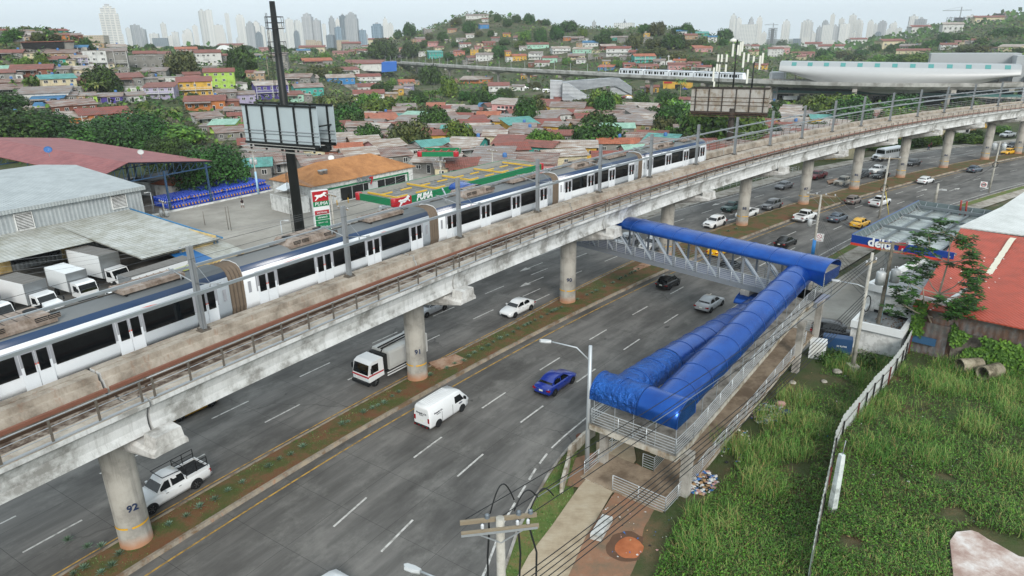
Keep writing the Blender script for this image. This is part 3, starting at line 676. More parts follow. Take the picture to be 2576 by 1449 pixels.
# bridge deck across the road
bo=V((27.2,57.1,0)); BH=rad(133.34)   # local x runs to the left across the road, local -y is away
br=thing('footbridge','grey steel truss footbridge with blue arched roof crossing the road under the viaduct','footbridge',bo,BH)
BL,BW=52.,2.8; TRS=M('grey_truss_paint','#8a9098',.45,.3,.12,1.5); BD=M('bridge_floor_plate','#8d93a6',.6,.1,.15,1.2)
y0,y1=-BW,0.
m=MB(); m.box((-.2,y0+.1,Z3-.12),(BL,y1-.1,Z3)); m.build('deck',BD,br)
m=MB()
for y in (y0,y1): m.box((-.2,y-.09,Z3-.5),(BL,y+.09,Z3-.02)); m.box((2,y-.09,Z3+2.75),(BL,y+.09,Z3+3.0))
k=0; x=2.0
while x<BL-.1:
    for y in (y0,y1):
        m.box((x-.09,y-.085,Z3),(x+.09,y+.085,Z3+2.75))
        m.bar((x+.1,y,Z3+.05),(x+2.5,y,Z3+2.7),.15,.15,1)
    m.box((x-.06,y0,Z3+2.8),(x+.06,y1,Z3+2.92)); x+=2.6
m.build('truss',[TRS,M('bright_diagonal_paint','#b3bcc6',.4,.2,.06)],br)
m=MB(); railing(m,[(3.1,y1+.14,Z3),(BL,y1+.14,Z3)],1.1,6,1.3); m.build('handrail',POLI,br)
m=MB(); railing(m,[(-.2,y0-.14,Z3),(BL,y0-.14,Z3)],1.1,6,1.3); m.build('handrail',STEELG,br)
tube_roof(br,'arched_roof',(-.6,(y0+y1)/2,Z3+3.0),(BL,(y0+y1)/2,Z3+3.0),1.68,.72,.14,BLUE,2.6)
m=MB()
m.poly([(-.62,y0-.3,Z3+2.95),(-.62,y1+.3,Z3+2.95),(-.62,y1,Z3+1.7),(-.62,y0,Z3+2.0)]); m.poly([(-.6,y1+.32,Z3+2.95),(2.0,y1+.32,Z3+2.95),(2.0,y1+.3,Z3+2.4),(-.6,y1+.3,Z3+1.7)]); m.build('end_sheet',BLUE,br)
for x in (6.6,44.):
    m=MB()
    for y in (y0+.3,y1-.3): m.tube((x,y,-.1),(x,y,Z3-.55),.32,n=14)
    m.box((x-.45,y0-.3,Z3-1.0),(x+.45,y1+.3,Z3-.52)); m.build('bridge_pier',CONC,br)
# left-side ramp of the same footbridge, its blue tubes showing past the train
lr=thing('access_ramp','far access ramp with blue tube roof seen between train roof and green fuel canopy','ramp',ST(38,-21,0),head(45))
for y,za,zb in ((0,5.4,6.0),(4.2,3.6,3.6)):
    m=MB(); slab(m,-6,20,y-1.35,y+1.35,za-.6,zb); m.build('upper_ramp',[RAMPC,EDGEC],lr)
    tube_roof(lr,'tube_roof',(-6,y,za-.6+EV),(20,y,zb+EV),1.45,1.15,.4,BLUE)
    for x in (-4,8,18):
        m=MB(); m.box((x-.3,y-.3,-.2),(x+.3,y+.3,za-.9)); m.build('support_column',CONC,lr)
# ---------------------------------------------------------------- vehicles
def paint(n,col): 
    return M('car_paint_'+n,col,.28,.0,.03,1,.5,.6)
CP={'white':paint('white','#dfe1e2'),'blue':paint('blue','#14308c'),'black':paint('black','#0e0f11'),'silver':paint('silver','#a4a8ac'),'grey':paint('grey','#5f6266'),'slate':paint('slate','#4e5966'),'yellow':paint('yellow','#e0a90c'),'green':paint('green','#173f3c'),'red':paint('red','#6b1720'),'bronze':paint('bronze','#78706c'),'dark':paint('dark','#24272b'),'champagne':paint('champagne','#9b968b')}
TYRE=M('tyre_rubber','#17181a',.85); RIM=M('alloy_rim','#a3a6a9',.3,.8); BLK=M('black_trim','#16181a',.55); HLG=M('headlight_glass','#c9d2d6',.12,0,.03); TLR=M('tail_light_red','#8e1218',.25,0,.05); PLT=M('licence_plate','#d6dad2',.5,0,.1,8); BEDM=M('bed_liner','#1b1c1e',.75,0,.2,4)
KIND=dict(
 sedan=dict(L=4.5,W=1.75,H=1.45,b=.95,g=(.98,.22,-1.0,-1.72),hood=.98,tail=1.02,r=.32),
 hatch=dict(L=3.75,W=1.62,H=1.5,b=.95,g=(.98,.4,-1.3,-1.72),hood=1.0,tail=.98,r=.29),
 suv=dict(L=4.6,W=1.85,H=1.7,b=1.08,g=(.92,.2,-1.65,-2.12),hood=1.1,tail=1.1,r=.36),
 pickup=dict(L=5.25,W=1.85,H=1.78,b=1.12,g=(1.1,.48,-.72,-.92),hood=1.12,tail=1.1,r=.38,bed=1),
 single=dict(L=5.0,W=1.75,H=1.65,b=1.05,g=(1.0,.38,-.2,-.4),hood=1.03,tail=1.02,r=.35,bed=1),
)
def wheel(root,x,y,r,sg,steel=False):
    m=MB(MX.Translation((x,y,r))@MX.Rotation(-sg*PI/2,4,'X'))
    m.lathe([(r*.62,-.1),(r*.93,-.1),(r,-.06),(r,.06),(r*.93,.1),(r*.62,.1)],18); w=m.build('wheel',TYRE,root)
    m=MB(MX.Translation((x,y,r))@MX.Rotation(-sg*PI/2,4,'X'))
    if steel: m.lathe([(r*.64,.06),(r*.5,.085),(r*.2,.05),(.01,.05)],12)
    else:
        m.lathe([(r*.64,.085),(r*.56,.095),(r*.54,.05)],18); m.lathe([(r*.16,.06),(r*.14,.1),(.01,.1)],8)
        for k in range(6):
            t=2*PI*k/6; m.bar((r*.1*cos(t),r*.1*sin(t),.085),(r*.6*cos(t),r*.6*sin(t),.085),r*.15,.03)
    m.build('rim',BLK if steel else RIM,w)
def car(kind,col,label,cat,loc,hd,group=None,name=None,windows=True,extra=None):
    K=KIND[kind]; L,W,H,b,r=K['L'],K['W'],K['H'],K['b'],K['r']; e=L/2; hw=W/2; xa,xb,xc,xd=K['g']; P_=CP[col]; bed=K.get('bed')
    o=thing(name or {'sedan':'sedan','hatch':'hatchback','suv':'sport_utility_vehicle','pickup':'pickup_truck','single':'pickup_truck'}[kind],label,cat,loc,hd,group)
    m=MB(); zc=.22+.1*(bed or 0)
    # lower body: rounded stations from nose to tail
    if bed: st=[(e,.80,.5,b-.28),(e-.06,.93,.34,b-.16),(e-.45,1,.3,b-.07),(xa+.1,1,.28,b-.01),(xa-.3,1,.28,b),(xd,1,.28,b),(-e+.1,1,.34,b+.0),(-e,.97,.45,b-.02)]
    else: st=[(e,.72,.42,b-.36),(e-.08,.88,.26,b-.25),(e-.45,.98,.22,b-.14),(xa+.15,1,.2,b-.02),(xa-.4,1,.2,b),((xa+xd)/2,1.01,.2,b+.02),(xd+.3,1,.2,b+.05),(-e+.35,.97,.24,K['tail']),(-e+.06,.88,.3,K['tail']-.07),(-e,.76,.42,K['tail']-.25)]
    R_=[]
    for x,f,z0,z1 in st:
        w_=hw*f; h=z1-z0
        R_.append([m.p((x,y,z)) for y,z in ((-w_*.9,z0),(-w_*.985,z0+h*.3),(-w_,z0+h*.62),(-w_*.965,z1-.07),(-w_*.86,z1),(w_*.86,z1),(w_*.965,z1-.07),(w_,z0+h*.62),(w_*.985,z0+h*.3),(w_*.9,z0))])
    m.rings(R_,0,True)
    # cabin shell
    wb,wr=hw*.87,hw*.68; hr=H
    g0=[(xa,wb,b-.02),(xb,wr,hr-.02),((xb+xc)/2,wr*1.03,hr+.015),(xc,wr,hr-.03),(xd,wb,b)]
    R_=[]
    for x,w_,z in g0: R_.append([m.p((x,-wb if False else -w_,z)),m.p((x,-w_*.9,z+.03)),m.p((x,w_*.9,z+.03)),m.p((x,w_,z))])
    for A,B in zip(R_,R_[1:]):
        for j in range(3): m.face((A[j],B[j],B[j+1],A[j+1]),0,True)
    bl=[m.p((x,-wb,b-.02)) for x in (xa,xb,(xb+xc)/2,xc,xd)]; br_=[m.p((x,wb,b-.02)) for x in (xa,xb,(xb+xc)/2,xc,xd)]
    for i in range(4):
        m.face((R_[i][0],R_[i+1][0],bl[i+1],bl[i])); m.face((R_[i][3],R_[i+1][3],br_[i+1],br_[i]))
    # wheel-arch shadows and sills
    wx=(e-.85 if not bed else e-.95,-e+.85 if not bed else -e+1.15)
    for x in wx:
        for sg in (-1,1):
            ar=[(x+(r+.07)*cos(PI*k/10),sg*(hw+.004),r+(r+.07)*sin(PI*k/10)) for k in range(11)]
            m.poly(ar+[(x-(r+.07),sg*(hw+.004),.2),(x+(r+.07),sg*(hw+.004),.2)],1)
    if bed:
        m.box((-e+.1,-hw*.84,b+.002),(xd-.06,hw*.84,b+.006),2)
        for q in ((-e+.02,-hw*.97,b-.02,xd-.02,-hw*.86,b+.14),(-e+.02,hw*.86,b-.02,xd-.02,hw*.97,b+.14),(-e+.02,-hw*.86,b-.02,-e+.1,hw*.86,b+.14),(xd-.08,-hw*.86,b-.02,xd-.02,hw*.86,b+.14)): m.box(q[:3],q[3:])
    m.build('body',[P_,BLK,BEDM],o)
    def lerp(p,q,t): return tuple(p[i]+(q[i]-p[i])*t for i in range(3))
    # glazing, a few millimetres proud of the shell
    def pane(name,c,n):
        n=V(n)*.012; m=MB(); q=[V(x)+n for x in c]; m.poly(q); m.build(name,GL,o)
    A=(xa,wb*.93,b+.02);B=(xb,wr*.93,hr-.02)
    pane('windshield',[lerp(A,B,.04),lerp(A,B,.93),(lerp(A,B,.93)[0],-lerp(A,B,.93)[1],lerp(A,B,.93)[2]),(lerp(A,B,.04)[0],-lerp(A,B,.04)[1],lerp(A,B,.04)[2])],(.7,0,.7))
    C=(xd,wb*.9,b+.03);D=(xc,wr*.93,hr-.03); c1,d1=lerp(C,D,.15),lerp(C,D,.9)
    pane('rear_window',[c1,d1,(d1[0],-d1[1],d1[2]),(c1[0],-c1[1],c1[2])],(-.7,0,.6))
    if windows:
        xm=[xa-.22,(xa+xd)/2+.1,(xa+xd)/2-.02,xd+.42 if not bed else xd+.12]
        if kind=='single': segs=[(xa-.2,xd+.14)]
        else: segs=[(xm[0],xm[1]),(xm[2],xm[3])]
        for sg in (-1,1):
            for x0,x1 in segs:
                def tp(x):
                    if x>xb: t=(xa-x)/(xa-xb)
                    elif x<xc: t=(x-xd)/(xc-xd)
                    else: t=1
                    return t*.88
                pts=[]
                for x,up in ((x0,0),(x0,1),(max(x1,min(x0,xb))if x0>xb else x0,1),(x1 if x1>xc else max(x1,xc),1),(x1,1),(x1,0)):
                    t=tp(x) if up else 0
                    t=max(t,.02); z=b+.03+(hr-.07-b)*t; pts.append((x,sg*(wb+(wr-wb)*((z-b)/(hr-b))),z))
                u=[]
                for p in pts:
                    if not u or (V(p)-V(u[-1])).length>.02: u.append(p)
                pane('side_window',u,(0,sg,.2))
    for x in wx:
        for sg in (-1,1): wheel(o,x,sg*(hw-.09),r,sg)
    zt=b-.33 if not bed else b-.3
    for sg in (-1,1):
        m=MB(); x=e-.2 if not bed else e-.03; f=.86 if not bed else .9
        R2=[[m.p(q) for q in ((e-.12,sg*hw*.45,zt),(e-.06,sg*hw*.45,zt-.13),(e-.2,sg*hw*.92,zt-.1),(e-.42,sg*hw*.975,zt+.06))],[m.p(q) for q in ((e+.012,sg*hw*.46,zt+.0),(e+.03,sg*hw*.46,zt-.12),(e-.14,sg*hw*.96,zt-.09),(e-.42,sg*hw*1.005,zt+.05))]]
        m.rings(R2,0); m.build('headlight',HLG,o)
        m=MB(); zl=K['tail']-.2 if not bed else b-.12
        hh=.13 if kind in('sedan','hatch') else .28
        m.box((-e-.02,sg*hw*.98 if sg<0 else hw*.62,zl-hh),(-e+.16,-hw*.62 if sg<0 else hw*.98,zl)); m.build('tail_light',TLR,o)
        m=MB(); m.box((xa-.38,sg*(hw-.0) if sg>0 else -hw-.16,b+.0),(xa-.24,hw+.16 if sg>0 else -hw,b+.13)); m.build('wing_mirror',P_ if col!='black' else BLK,o)
    m=MB(); m.box((e-.1,-hw*.5,.3+.15*(bed or 0)),(e+.025,hw*.5,.46+.18*(bed or 0))); 
    if bed or kind=='suv': m.box((e-.05,-hw*.42,b-.36),(e+.022,hw*.42,b-.2))
    m.build('grille',BLK,o)
    m=MB(); m.box((-e-.03,-hw*.8,.3),(-e+.1,hw*.8,.42)) if not bed else m.box((-e-.12,-hw*.9,.45),(-e+.02,hw*.9,.6)); m.build('rear_bumper',BLK if not bed else RIM,o)
    m=MB(); m.box((-e-.04,-.17,.62 if not bed else .66),(-e+.03,.17,.76 if not bed else .8)); m.build('licence_plate',PLT,o)
    for sg in (-1,1):
        m=MB()
        for x in ((xa+xd)/2+.35,(xa+xd)/2-.55)[:1 if kind=='single' else 2]: m.box((x,sg*hw-.012,b-.2),(x+.18,sg*hw+.012,b-.16))
        m.build('door_handle',BLK if col!='white' else RIM,o)
    return o
def place(u,v,z,off=0.): 
    q=G(u,v,z); a,s=SL(q); return ST(a+off,s,0),a,s
CARS=[ # kind colour u v z dir label category
 ('sedan','white',1301,772,.65,-1,'white sedan facing the camera beside the planted median, left of pier 90','car'),
 ('sedan','blue',1398,957,.65,1,'dark blue sedan seen from behind left of the lamp post','car'),
 ('hatch','black',1682,707,.7,1,'small black hatchback driving away under the footbridge','car'),
 ('sedan','silver',1786,760,.65,1,'silver sedan driving away beside the left blue tube roof','car'),
 ('suv','white',1798,557,.8,-1,'white sport utility car facing the camera left of pier 88','car'),
 ('single','green',1842,519,.75,-1,'dark green pickup truck half hidden behind pier 88','truck'),
 ('single','white',1879,536,.7,-1,'white pickup whose cab is hidden behind pier 88','truck'),
 ('suv','grey',1941,514,.8,-1,'grey sport utility car with headlights on, between piers 88 and 87','car'),
 ('sedan','grey',1972,466,.65,-1,'grey sedan by the far kerb left of pier 87','car'),
 ('pickup','red',2056,440,.8,-1,'dark red double cab pickup right of pier 87','truck'),
 ('pickup','champagne',2123,455,.8,-1,'beige silver pickup with its rear hidden by pier 86','truck'),
 ('suv','dark',2166,437,.8,-1,'dark sport utility car behind pier 86','car'),
 ('pickup','white',2208,426,.8,-1,'white pickup with front towards camera below the white bus','truck'),
 ('sedan','black',2216,440,.65,-1,'black sedan between piers 86 and 85','car'),
 ('sedan','dark',2296,409,.65,-1,'dark grey sedan right of pier 85 beyond the white bus','car'),
 ('sedan','white',2329,453,.65,1,'white sedan seen from behind in front of pier 84','car'),
 ('sedan','slate',2452,425,.65,1,'grey sedan driving away left of pier 83','car'),
 ('hatch','bronze',2147,503,.65,1,'bronze grey hatchback driving away right of pier 87','car'),
 ('pickup','white',2214,506,.8,1,'white pickup with empty black bed, behind the tall concrete pole','truck'),
 ('pickup','white',2026,542,.8,1,'white pickup with lowered tailgate beside the median, below pier 87','truck'),
 ('sedan','slate',2108,546,.65,1,'blue grey sedan driving away left of the yellow taxi','car'),
 ('sedan','yellow',2164,560,.65,1,'yellow taxi sedan driving away above the fuel station canopy','taxi'),
 ('sedan','black',1977,607,.65,1,'glossy black sedan driving away left of the sign pole','car'),
 ('sedan','yellow',2537,381,.65,-1,'yellow taxi beside pier 82 at the far right','taxi'),
 ('suv','dark',2548,366,.8,-1,'dark car just behind the yellow taxi at pier 82','car'),
 ('suv','white',1640,611,.8,-1,'white car seen through the footbridge truss in front of pier 89','car'),
 ('suv','silver',1573,604,.8,-1,'pale car seen through the left end of the footbridge truss','car'),
 ('sedan','black',1834,668,.65,1,'black sedan seen through the middle of the footbridge truss','car'),
 ('sedan','yellow',1810,628,.65,1,'yellow taxi mostly hidden behind the footbridge deck','taxi'),
 ('sedan','silver',1082,772,.65,-1,'silver car mostly hidden behind the top of pier 91','car'),
 ('sedan','yellow',482,1042,.4,-1,'yellow taxi mostly hidden beneath the viaduct left of pier 92','taxi'),
 ('sedan','white',790,1499,.9,1,'white car cut off by the bottom edge of the picture','car'),
 ('pickup','white',2535,338,.8,-1,'white pickup parked by the roadside behind pier 82','truck'),
]
for k,c,u,v,z,d,l,ct in CARS:
    q,a,s=place(u,v,z)
    if 'beneath the viaduct' in l: q=G(496,1034,.3); a,s=SL(q); q=ST(a,s-.95)
    car(k,c,l,ct,q,head(a)+(0 if d>0 else PI))
# white pickup with black cargo rack beside pier 92
q,a,s=place(443,1247,.35); q=ST(a,s-.85)
pk=car('pickup','white','white extended cab pickup with black cargo rack over its bed, beside pier 92','truck',q,head(a)+PI)
m=MB(); RK=M('black_rack_tube','#131416',.5)
for sg in (-1,1):
    y=sg*.82
    for z in (1.35,1.62,1.95): m.tube((-2.5,y,z),(-.95,y,z),.03,n=5)
    for x in (-2.5,-1.7,-.95): m.tube((x,y,1.1),(x,y,1.98),.03,n=5)
    m.tube((-.95,y,1.95),(.55,y*.85,2.0),.03,n=5)
m.tube((.55,-.7,2.0),(.55,.7,2.0),.03,n=5); m.tube((-.95,-.82,1.95),(-.95,.82,1.95),.03,n=5)
m.build('cargo_rack',RK,pk)
# black SUV on the right lot
q=G(2103,832,.8); car('suv','black','black sport utility car parked behind the ramp end beside the blue generator','car',(q.x,q.y,.05),rad(-28))
for i,(u,v,k,c,h,l) in enumerate(((1321,222,'suv','white',0,'white car on the street left of the grey station entrance, farthest left'),(1350,225,'sedan','white',.2,'white car on the street left of the grey station entrance, nearer one'),(1571,246,'sedan','red',.2,'dark red car parked between trees right of the grey station entrance'),(1580,243,'sedan','yellow',.3,'yellow car parked between trees right of the grey station entrance'),
   (1585,248,'suv','silver',.1,'silver car parked between trees right of the grey station entrance'),(2375,262,'suv','silver',.1,'grey car on the road under the large metro station, left one'),(2463,260,'suv','champagne',.1,'beige jeep on the road under the metro station'),(2520,260,'pickup','white',.1,'white pickup on the road under the metro station'),(1722,225,'sedan','blue',.6,'blue car parked right of the palm by the yellow shop'))):
    q=hit(u,v+2); car(k,c,l,'car',q,h,windows=False)
# --------- panel van
def box_windows(m,xs,y,z0,z1):
    for x0,x1 in xs: m.box((x0,min(y,y+.02*(1 if y>0 else -1)),z0),(x1,max(y,y+.02*(1 if y>0 else -1)),z1))
def vanlike(name,label,loc,hd,L=4.75,W=1.7,H=2.05,col='white',group=None,lettered=False,winrows=()):
    o=thing(name,label,'van',loc,hd,group); e=L/2; hw=W/2; P_=CP[col]
    m=MB(); R_=[]
    for x,zb,zt,f,ft in ((e,.45,.95,.82,.8),(e-.12,.28,1.12,.94,.9),(e-.55,.24,1.55,1,.88),(e-.95,.24,H-.06,1,.84),(e-1.5,.24,H,1,.86),(0,.24,H+.02,1,.87),(-e+.25,.24,H,1,.87),(-e+.04,.28,H-.08,.98,.84),(-e,.4,H-.2,.94,.8)):
        w_=hw*f; wt=hw*ft; mid=min(1.1,zt-.1)
        R_.append([m.p((x,y,z)) for y,z in ((-w_*.93,zb),(-w_,zb+.15),(-w_,mid),(-wt,zt-.08),(-wt*.9,zt),(wt*.9,zt),(wt,zt-.08),(w_,mid),(w_,zb+.15),(w_*.93,zb))])
    m.rings(R_,0,True)
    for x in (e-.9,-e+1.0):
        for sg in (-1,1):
            ar=[(x+.39*cos(PI*k/10),sg*(hw+.006),.33+.39*sin(PI*k/10)) for k in range(11)]; m.poly(ar+[(x-.39,sg*(hw+.006),.22),(x+.39,sg*(hw+.006),.22)],1)  # black half-discs painted on the flanks for the shade inside the wheel arches
    for sg in (-1,1):
        for x in (e-1.05,e-2.05,-.95): m.box((x-.01,sg*hw-.012,.35),(x+.01,sg*hw+.012,1.2),1)
    for k in range(7): y=-hw*.7+k*hw*.233; m.box((-e+.4,y-.02,H-.01),(e-1.6,y+.02,H+.035))
    m.build('body',[P_,BLK],o)
    m=MB(); m.poly([(e-.5,-hw*.8,1.48),(e-.5,hw*.8,1.48),(e-.92,hw*.74,H-.1),(e-.92,-hw*.74,H-.1)]); 
    for q in range(len(m.v)): m.v[q]+=V((.03,0,.02))
    m.build('windshield',GL,o)
    for sg in (-1,1):
        m=MB(); m.poly([(e-.68,sg*(hw+.006),1.13),(e-1.75,sg*(hw+.006),1.13),(e-1.75,sg*(hw*.9+.012),1.7),(e-1.05,sg*(hw*.9+.012),1.7)]); m.build('side_window',GL,o)
        for x0,x1 in winrows:
            m=MB(); m.poly([(x0,sg*(hw+.006),1.13),(x1,sg*(hw+.006),1.13),(x1,sg*(hw*.9+.012),1.7),(x0,sg*(hw*.9+.012),1.7)]); m.build('side_window',GL,o)
        for x in (e-.9,-e+1.0): wheel(o,x,sg*(hw-.08),.33,sg,True)
        m=MB(); m.box((-e-.03,sg*hw*.93 if sg<0 else hw*.74,.75),(-e+.1,-hw*.74 if sg<0 else hw*.93,1.15)); m.build('tail_light',TLR,o)
        m=MB(); m.box((e-.2,sg*hw*.9 if sg<0 else hw*.5,.72),(e+.0,-hw*.5 if sg<0 else hw*.9,.9)); m.build('headlight',HLG,o)
        m=MB(); m.box((e-.72,sg*hw+(.0 if sg>0 else -.22),1.15),(e-.6,sg*hw+(.22 if sg>0 else 0),1.38)); m.build('wing_mirror',BLK,o)
    m=MB(); m.box((-e-.1,-hw*.9,.3),(-e+.05,hw*.9,.46)); 
    for k in range(4): y=-hw*.8+k*hw*.5; m.box((-e-.108,y,.34),(-e-.098,y+hw*.18,.42),1)
    m.build('rear_bumper',[BLK,TLR],o)
    m=MB(); m.box((-e-.02,-.18,.72),(-e+.06,.18,.86)); m.build('licence_plate',PLT,o)
    if lettered:
        ink=M('grey_van_lettering','#5b5e62',.6)
        for s_,z,h_ in (('Frangely, S.A.',1.45,.2),('Tel. 236-1102',1.28,.07)):
            txt('rear_lettering',s_,ink,o,(-e-.035+.035*(z-1.3),.0,z),(0,-1,0),(.08,0,1),h_,.004,shear=.3,world=False)
        txt('side_lettering','Frangely S.A.',ink,o,(-1.35,-hw*.965-.012,1.38),(1,0,0),(0,.16,1),.19,.004,shear=.3,world=False); txt('side_lettering','Tel. 236-1102',ink,o,(-1.35,-hw*.985-.012,1.2),(1,0,0),(0,.16,1),.08,.004,world=False)
        txt('door_number','573024',NAVY,o,(e-1.1,-hw-.012,.95),(1,0,0),(0,0,1),.14,.004,world=False)
    return o
q=G(1112,1020,1.0); a,s=SL(q); vanlike('panel_van','white panel van with grey lettering on its rear, right of pier 91',ST(a,s),head(a),lettered=True)
q=hit(1375,233); vanlike('passenger_van','white passenger van on the street left of the grey station entrance',q,.1,winrows=((-.9,.4),(-2.1,-1.0)))
q=G(990,533,.9); vanlike('passenger_van','white van parked under the corner of the green fuel canopy',(q.x,q.y,.03),rad(20),winrows=((-.9,.4),(-2.1,-1.0)))
# --------- trucks
WBOX=M('truck_box_white','#dcdfe0',.4,.05,.06,.8); ALU=M('aluminium_trim','#9a9ea1',.35,.7); GRB=M('truck_roof_grey','#6d6a66',.7,0,.2,.7); CHAS=M('chassis_black','#1a1b1c',.7)
def boxtruck(label,loc,hd,L=7.5,H=3.4,W=2.3,roof=GRB,cab='white',conv=False,stripe=None):
    o=thing('box_truck',label,'truck',loc,hd,'box trucks at the loading bays'); e=L/2; hw=W/2; cl=1.9 if not conv else 2.6
    m=MB(); m.box((-e,-hw,1.0),(e-cl-.15,hw,H)); 
    for x in (-e,e-cl-.25):
        m.box((x-.02,-hw-.02,1.0),(x+.12,hw+.02,H+.02),1)
    if stripe: m.box((-e+.15,-hw-.012,H-1.3),(e-cl-.3,hw+.012,H-.55),2)
    m.build('cargo_box',[WBOX,ALU,stripe or ALU],o)
    m=MB(); m.box((-e+.05,-hw+.05,H),(e-cl-.2,hw-.05,H+.04))
    for k in range(6): x=-e+.5+k*(L-cl-1)/5; m.box((x-.03,-hw+.06,H+.04),(x+.03,hw-.06,H+.06))
    m.build('box_roof',roof,o)
    m=MB(); m.box((-e+.1,-.45,.6),(e-.4,.45,1.0)); m.build('chassis',CHAS,o)
    m=MB(); zc=2.25; x1=e; x0=e-cl
    if not conv: R_=[[m.p((x,y,z)) for x,z in ((x0,.55),(x1-.02,.5),(x1,1.15),(x1-.3,zc-.15),(x1-.7,zc),(x0,zc))] for y in (-hw*.92,hw*.92)]
    else: R_=[[m.p((x,y,z)) for x,z in ((x0,.55),(x1,.5),(x1,1.25),(x1-1.0,1.45),(x1-1.35,zc-.05),(x0,zc))] for y in (-hw*.85,hw*.85)]
    m.rings(R_,0); m.build('cab',CP[cab],o)
    m=MB()
    a_,b_=((x1,1.2),(x1-.3,zc-.17)) if not conv else ((x1-1.0,1.47),(x1-1.35,zc-.1)); f=.84 if not conv else .78
    m.poly([(a_[0]+.015,-hw*f,a_[1]),(a_[0]+.015,hw*f,a_[1]),(b_[0]+.02,hw*f,b_[1]),(b_[0]+.02,-hw*f,b_[1])]); m.build('windshield',GL,o)
    for sg in (-1,1):
        y=sg*(hw*(.92 if not conv else .85)+.012); m=MB(); xx=x1-.35 if not conv else x1-1.3
        m.poly([(xx,y,1.25),(xx-1.0,y,1.25),(xx-1.0,y,1.95),(xx-.25,y,1.95)]); m.build('side_window',GL,o)
        m=MB(); m.box((x1-.05,sg*hw*.8-.14,.75),(x1+.03,sg*hw*.8+.14,.95)); m.build('headlight',HLG,o)
        for x in (x1-1.0,-e+1.4): wheel(o,x,sg*(hw-.2),.45,sg)
        m=MB(); m.box((x1-.25,sg*(hw+.05)-.07,1.35),(x1-.15,sg*(hw+.05)+.07,1.75)); m.build('wing_mirror',BLK,o)
    m=MB(); m.box((x1-.04,-hw*.9,.35),(x1+.1,hw*.9,.62)); m.build('front_bumper',CHAS,o)
    return o
# trucks at the loading bays
hd0=math.atan2(80.8-79.6,-46.2+48.2)+.0
def dirv(p,q): return math.atan2(q.y-p.y,q.x-p.x)
hT=dirv(G(*Z(0,1,640,1195),3.4),G(*Z(0,1,945,1280),3.4))
p=(G(*Z(0,1,640,1195),3.4)+G(*Z(0,1,730,1355),3.4))/2; tL=6.6
def tloc(rearmid_front,L,cl): pass
def truck_at(label,c0,c1,H,L,W,**k):
    """c0,c1: pixels of the two far roof corners of the cargo box (rear, front); the near side lies W to the camera's left-front"""
    A=G(c0[0],c0[1],H); B=G(c1[0],c1[1],H); h=dirv(A,B); n=V((sin(h),-cos(h),0)); d=V((cos(h),sin(h),0))
    c=A+n*(W/2)+d*(L/2); return boxtruck(label,(c.x,c.y,.015),h,L,H,W,**k)
truck_at('white box truck at the loading bay, middle one, with ribbed white roof',Z(0,1,640,1195),Z(0,1,945,1280),3.3,7.0,2.3,roof=WBOX)
truck_at('large white box truck with grey roof and silver corner, backed under the awning',Z(0,1,850,1015),Z(0,1,1390,1120),3.9,9.6,2.5,conv=True)
truck_at('white box truck with dark grey roof, left of the ribbed white one',Z(0,1,170,1290),Z(0,1,620,1390),3.5,8.2,2.4,conv=True)
truck_at('white truck with orange stripe at the left picture edge',Z(0,1,-380,1400),Z(0,1,60,1475),3.5,8,2.4,stripe=M('orange_panel','#d0692c',.5))
YGR=M('lime_panel','#b7bf2a',.5,var=.2)
o=truck_at('long trailer with yellow green lettered side behind the train',Z(0,1,1960,1150),Z(0,1,1380,1330),3.6,10.5,2.4,stripe=YGR)
# ---------------------------------------------------------------- grey warehouse with truck awning
WM_=corr('grey_wall_sheet','#b2b8ba','#9ca2a5',None,.55,0,.3); GRF=corr('grey_roof_sheet','#adb3b4','#9ba1a2',None,.4,0,.3,rough=.5); AWN=corr('awning_sheet','#bcbdb8','#99978a',None,.5,0,.4); CREAM=stained('cream_wall','#c9b076','#a8905f','#d3bd88',.5,kind='Object',bump=.1); WHT=stained('white_wall','#cbccca','#9b9b98','#d9dad8',.6,(.3,.5),kind='Object',bump=.08)
wR=G(*Z(0,1,1400,400),8.6); wL=G(*Z(0,1,-600,745),8.6); hW=dirv(wL,wR); LW=(wR-wL).length
wh=thing('warehouse','grey corrugated warehouse with louvred vents and a wide truck awning, at left edge','warehouse',(wL.x,wL.y,0),hW)
D=34.
m=MB(); m.box((0,0,0),(LW,D-.5,8.2)); m.build('wall',WM_,wh)
m=MB()
for k in range(int(LW/.55)): m.box((k*.55,-.06,3.9),(k*.55+.07,.0,8.0))
m.build('wall_rib',M('pale_sheet_rib','#b3b9bb',.5,.2),wh)
m=MB(); m.poly([(-.3,-.5,8.25),(LW+.5,-.5,8.25),(LW+.5,D*.6,9.6),(-.3,D*.6,9.6)]); m.poly([(-.3,D*.6,9.6),(LW+.5,D*.6,9.6),(LW+.5,D+.5,8.4),(-.3,D+.5,8.4)]); m.box((-.3,-.62,7.7),(LW+.5,-.48,8.26)); m.box((LW+.35,-.5,7.9),(LW+.5,D*.9,8.3))
m.build('roof',GRF,wh)
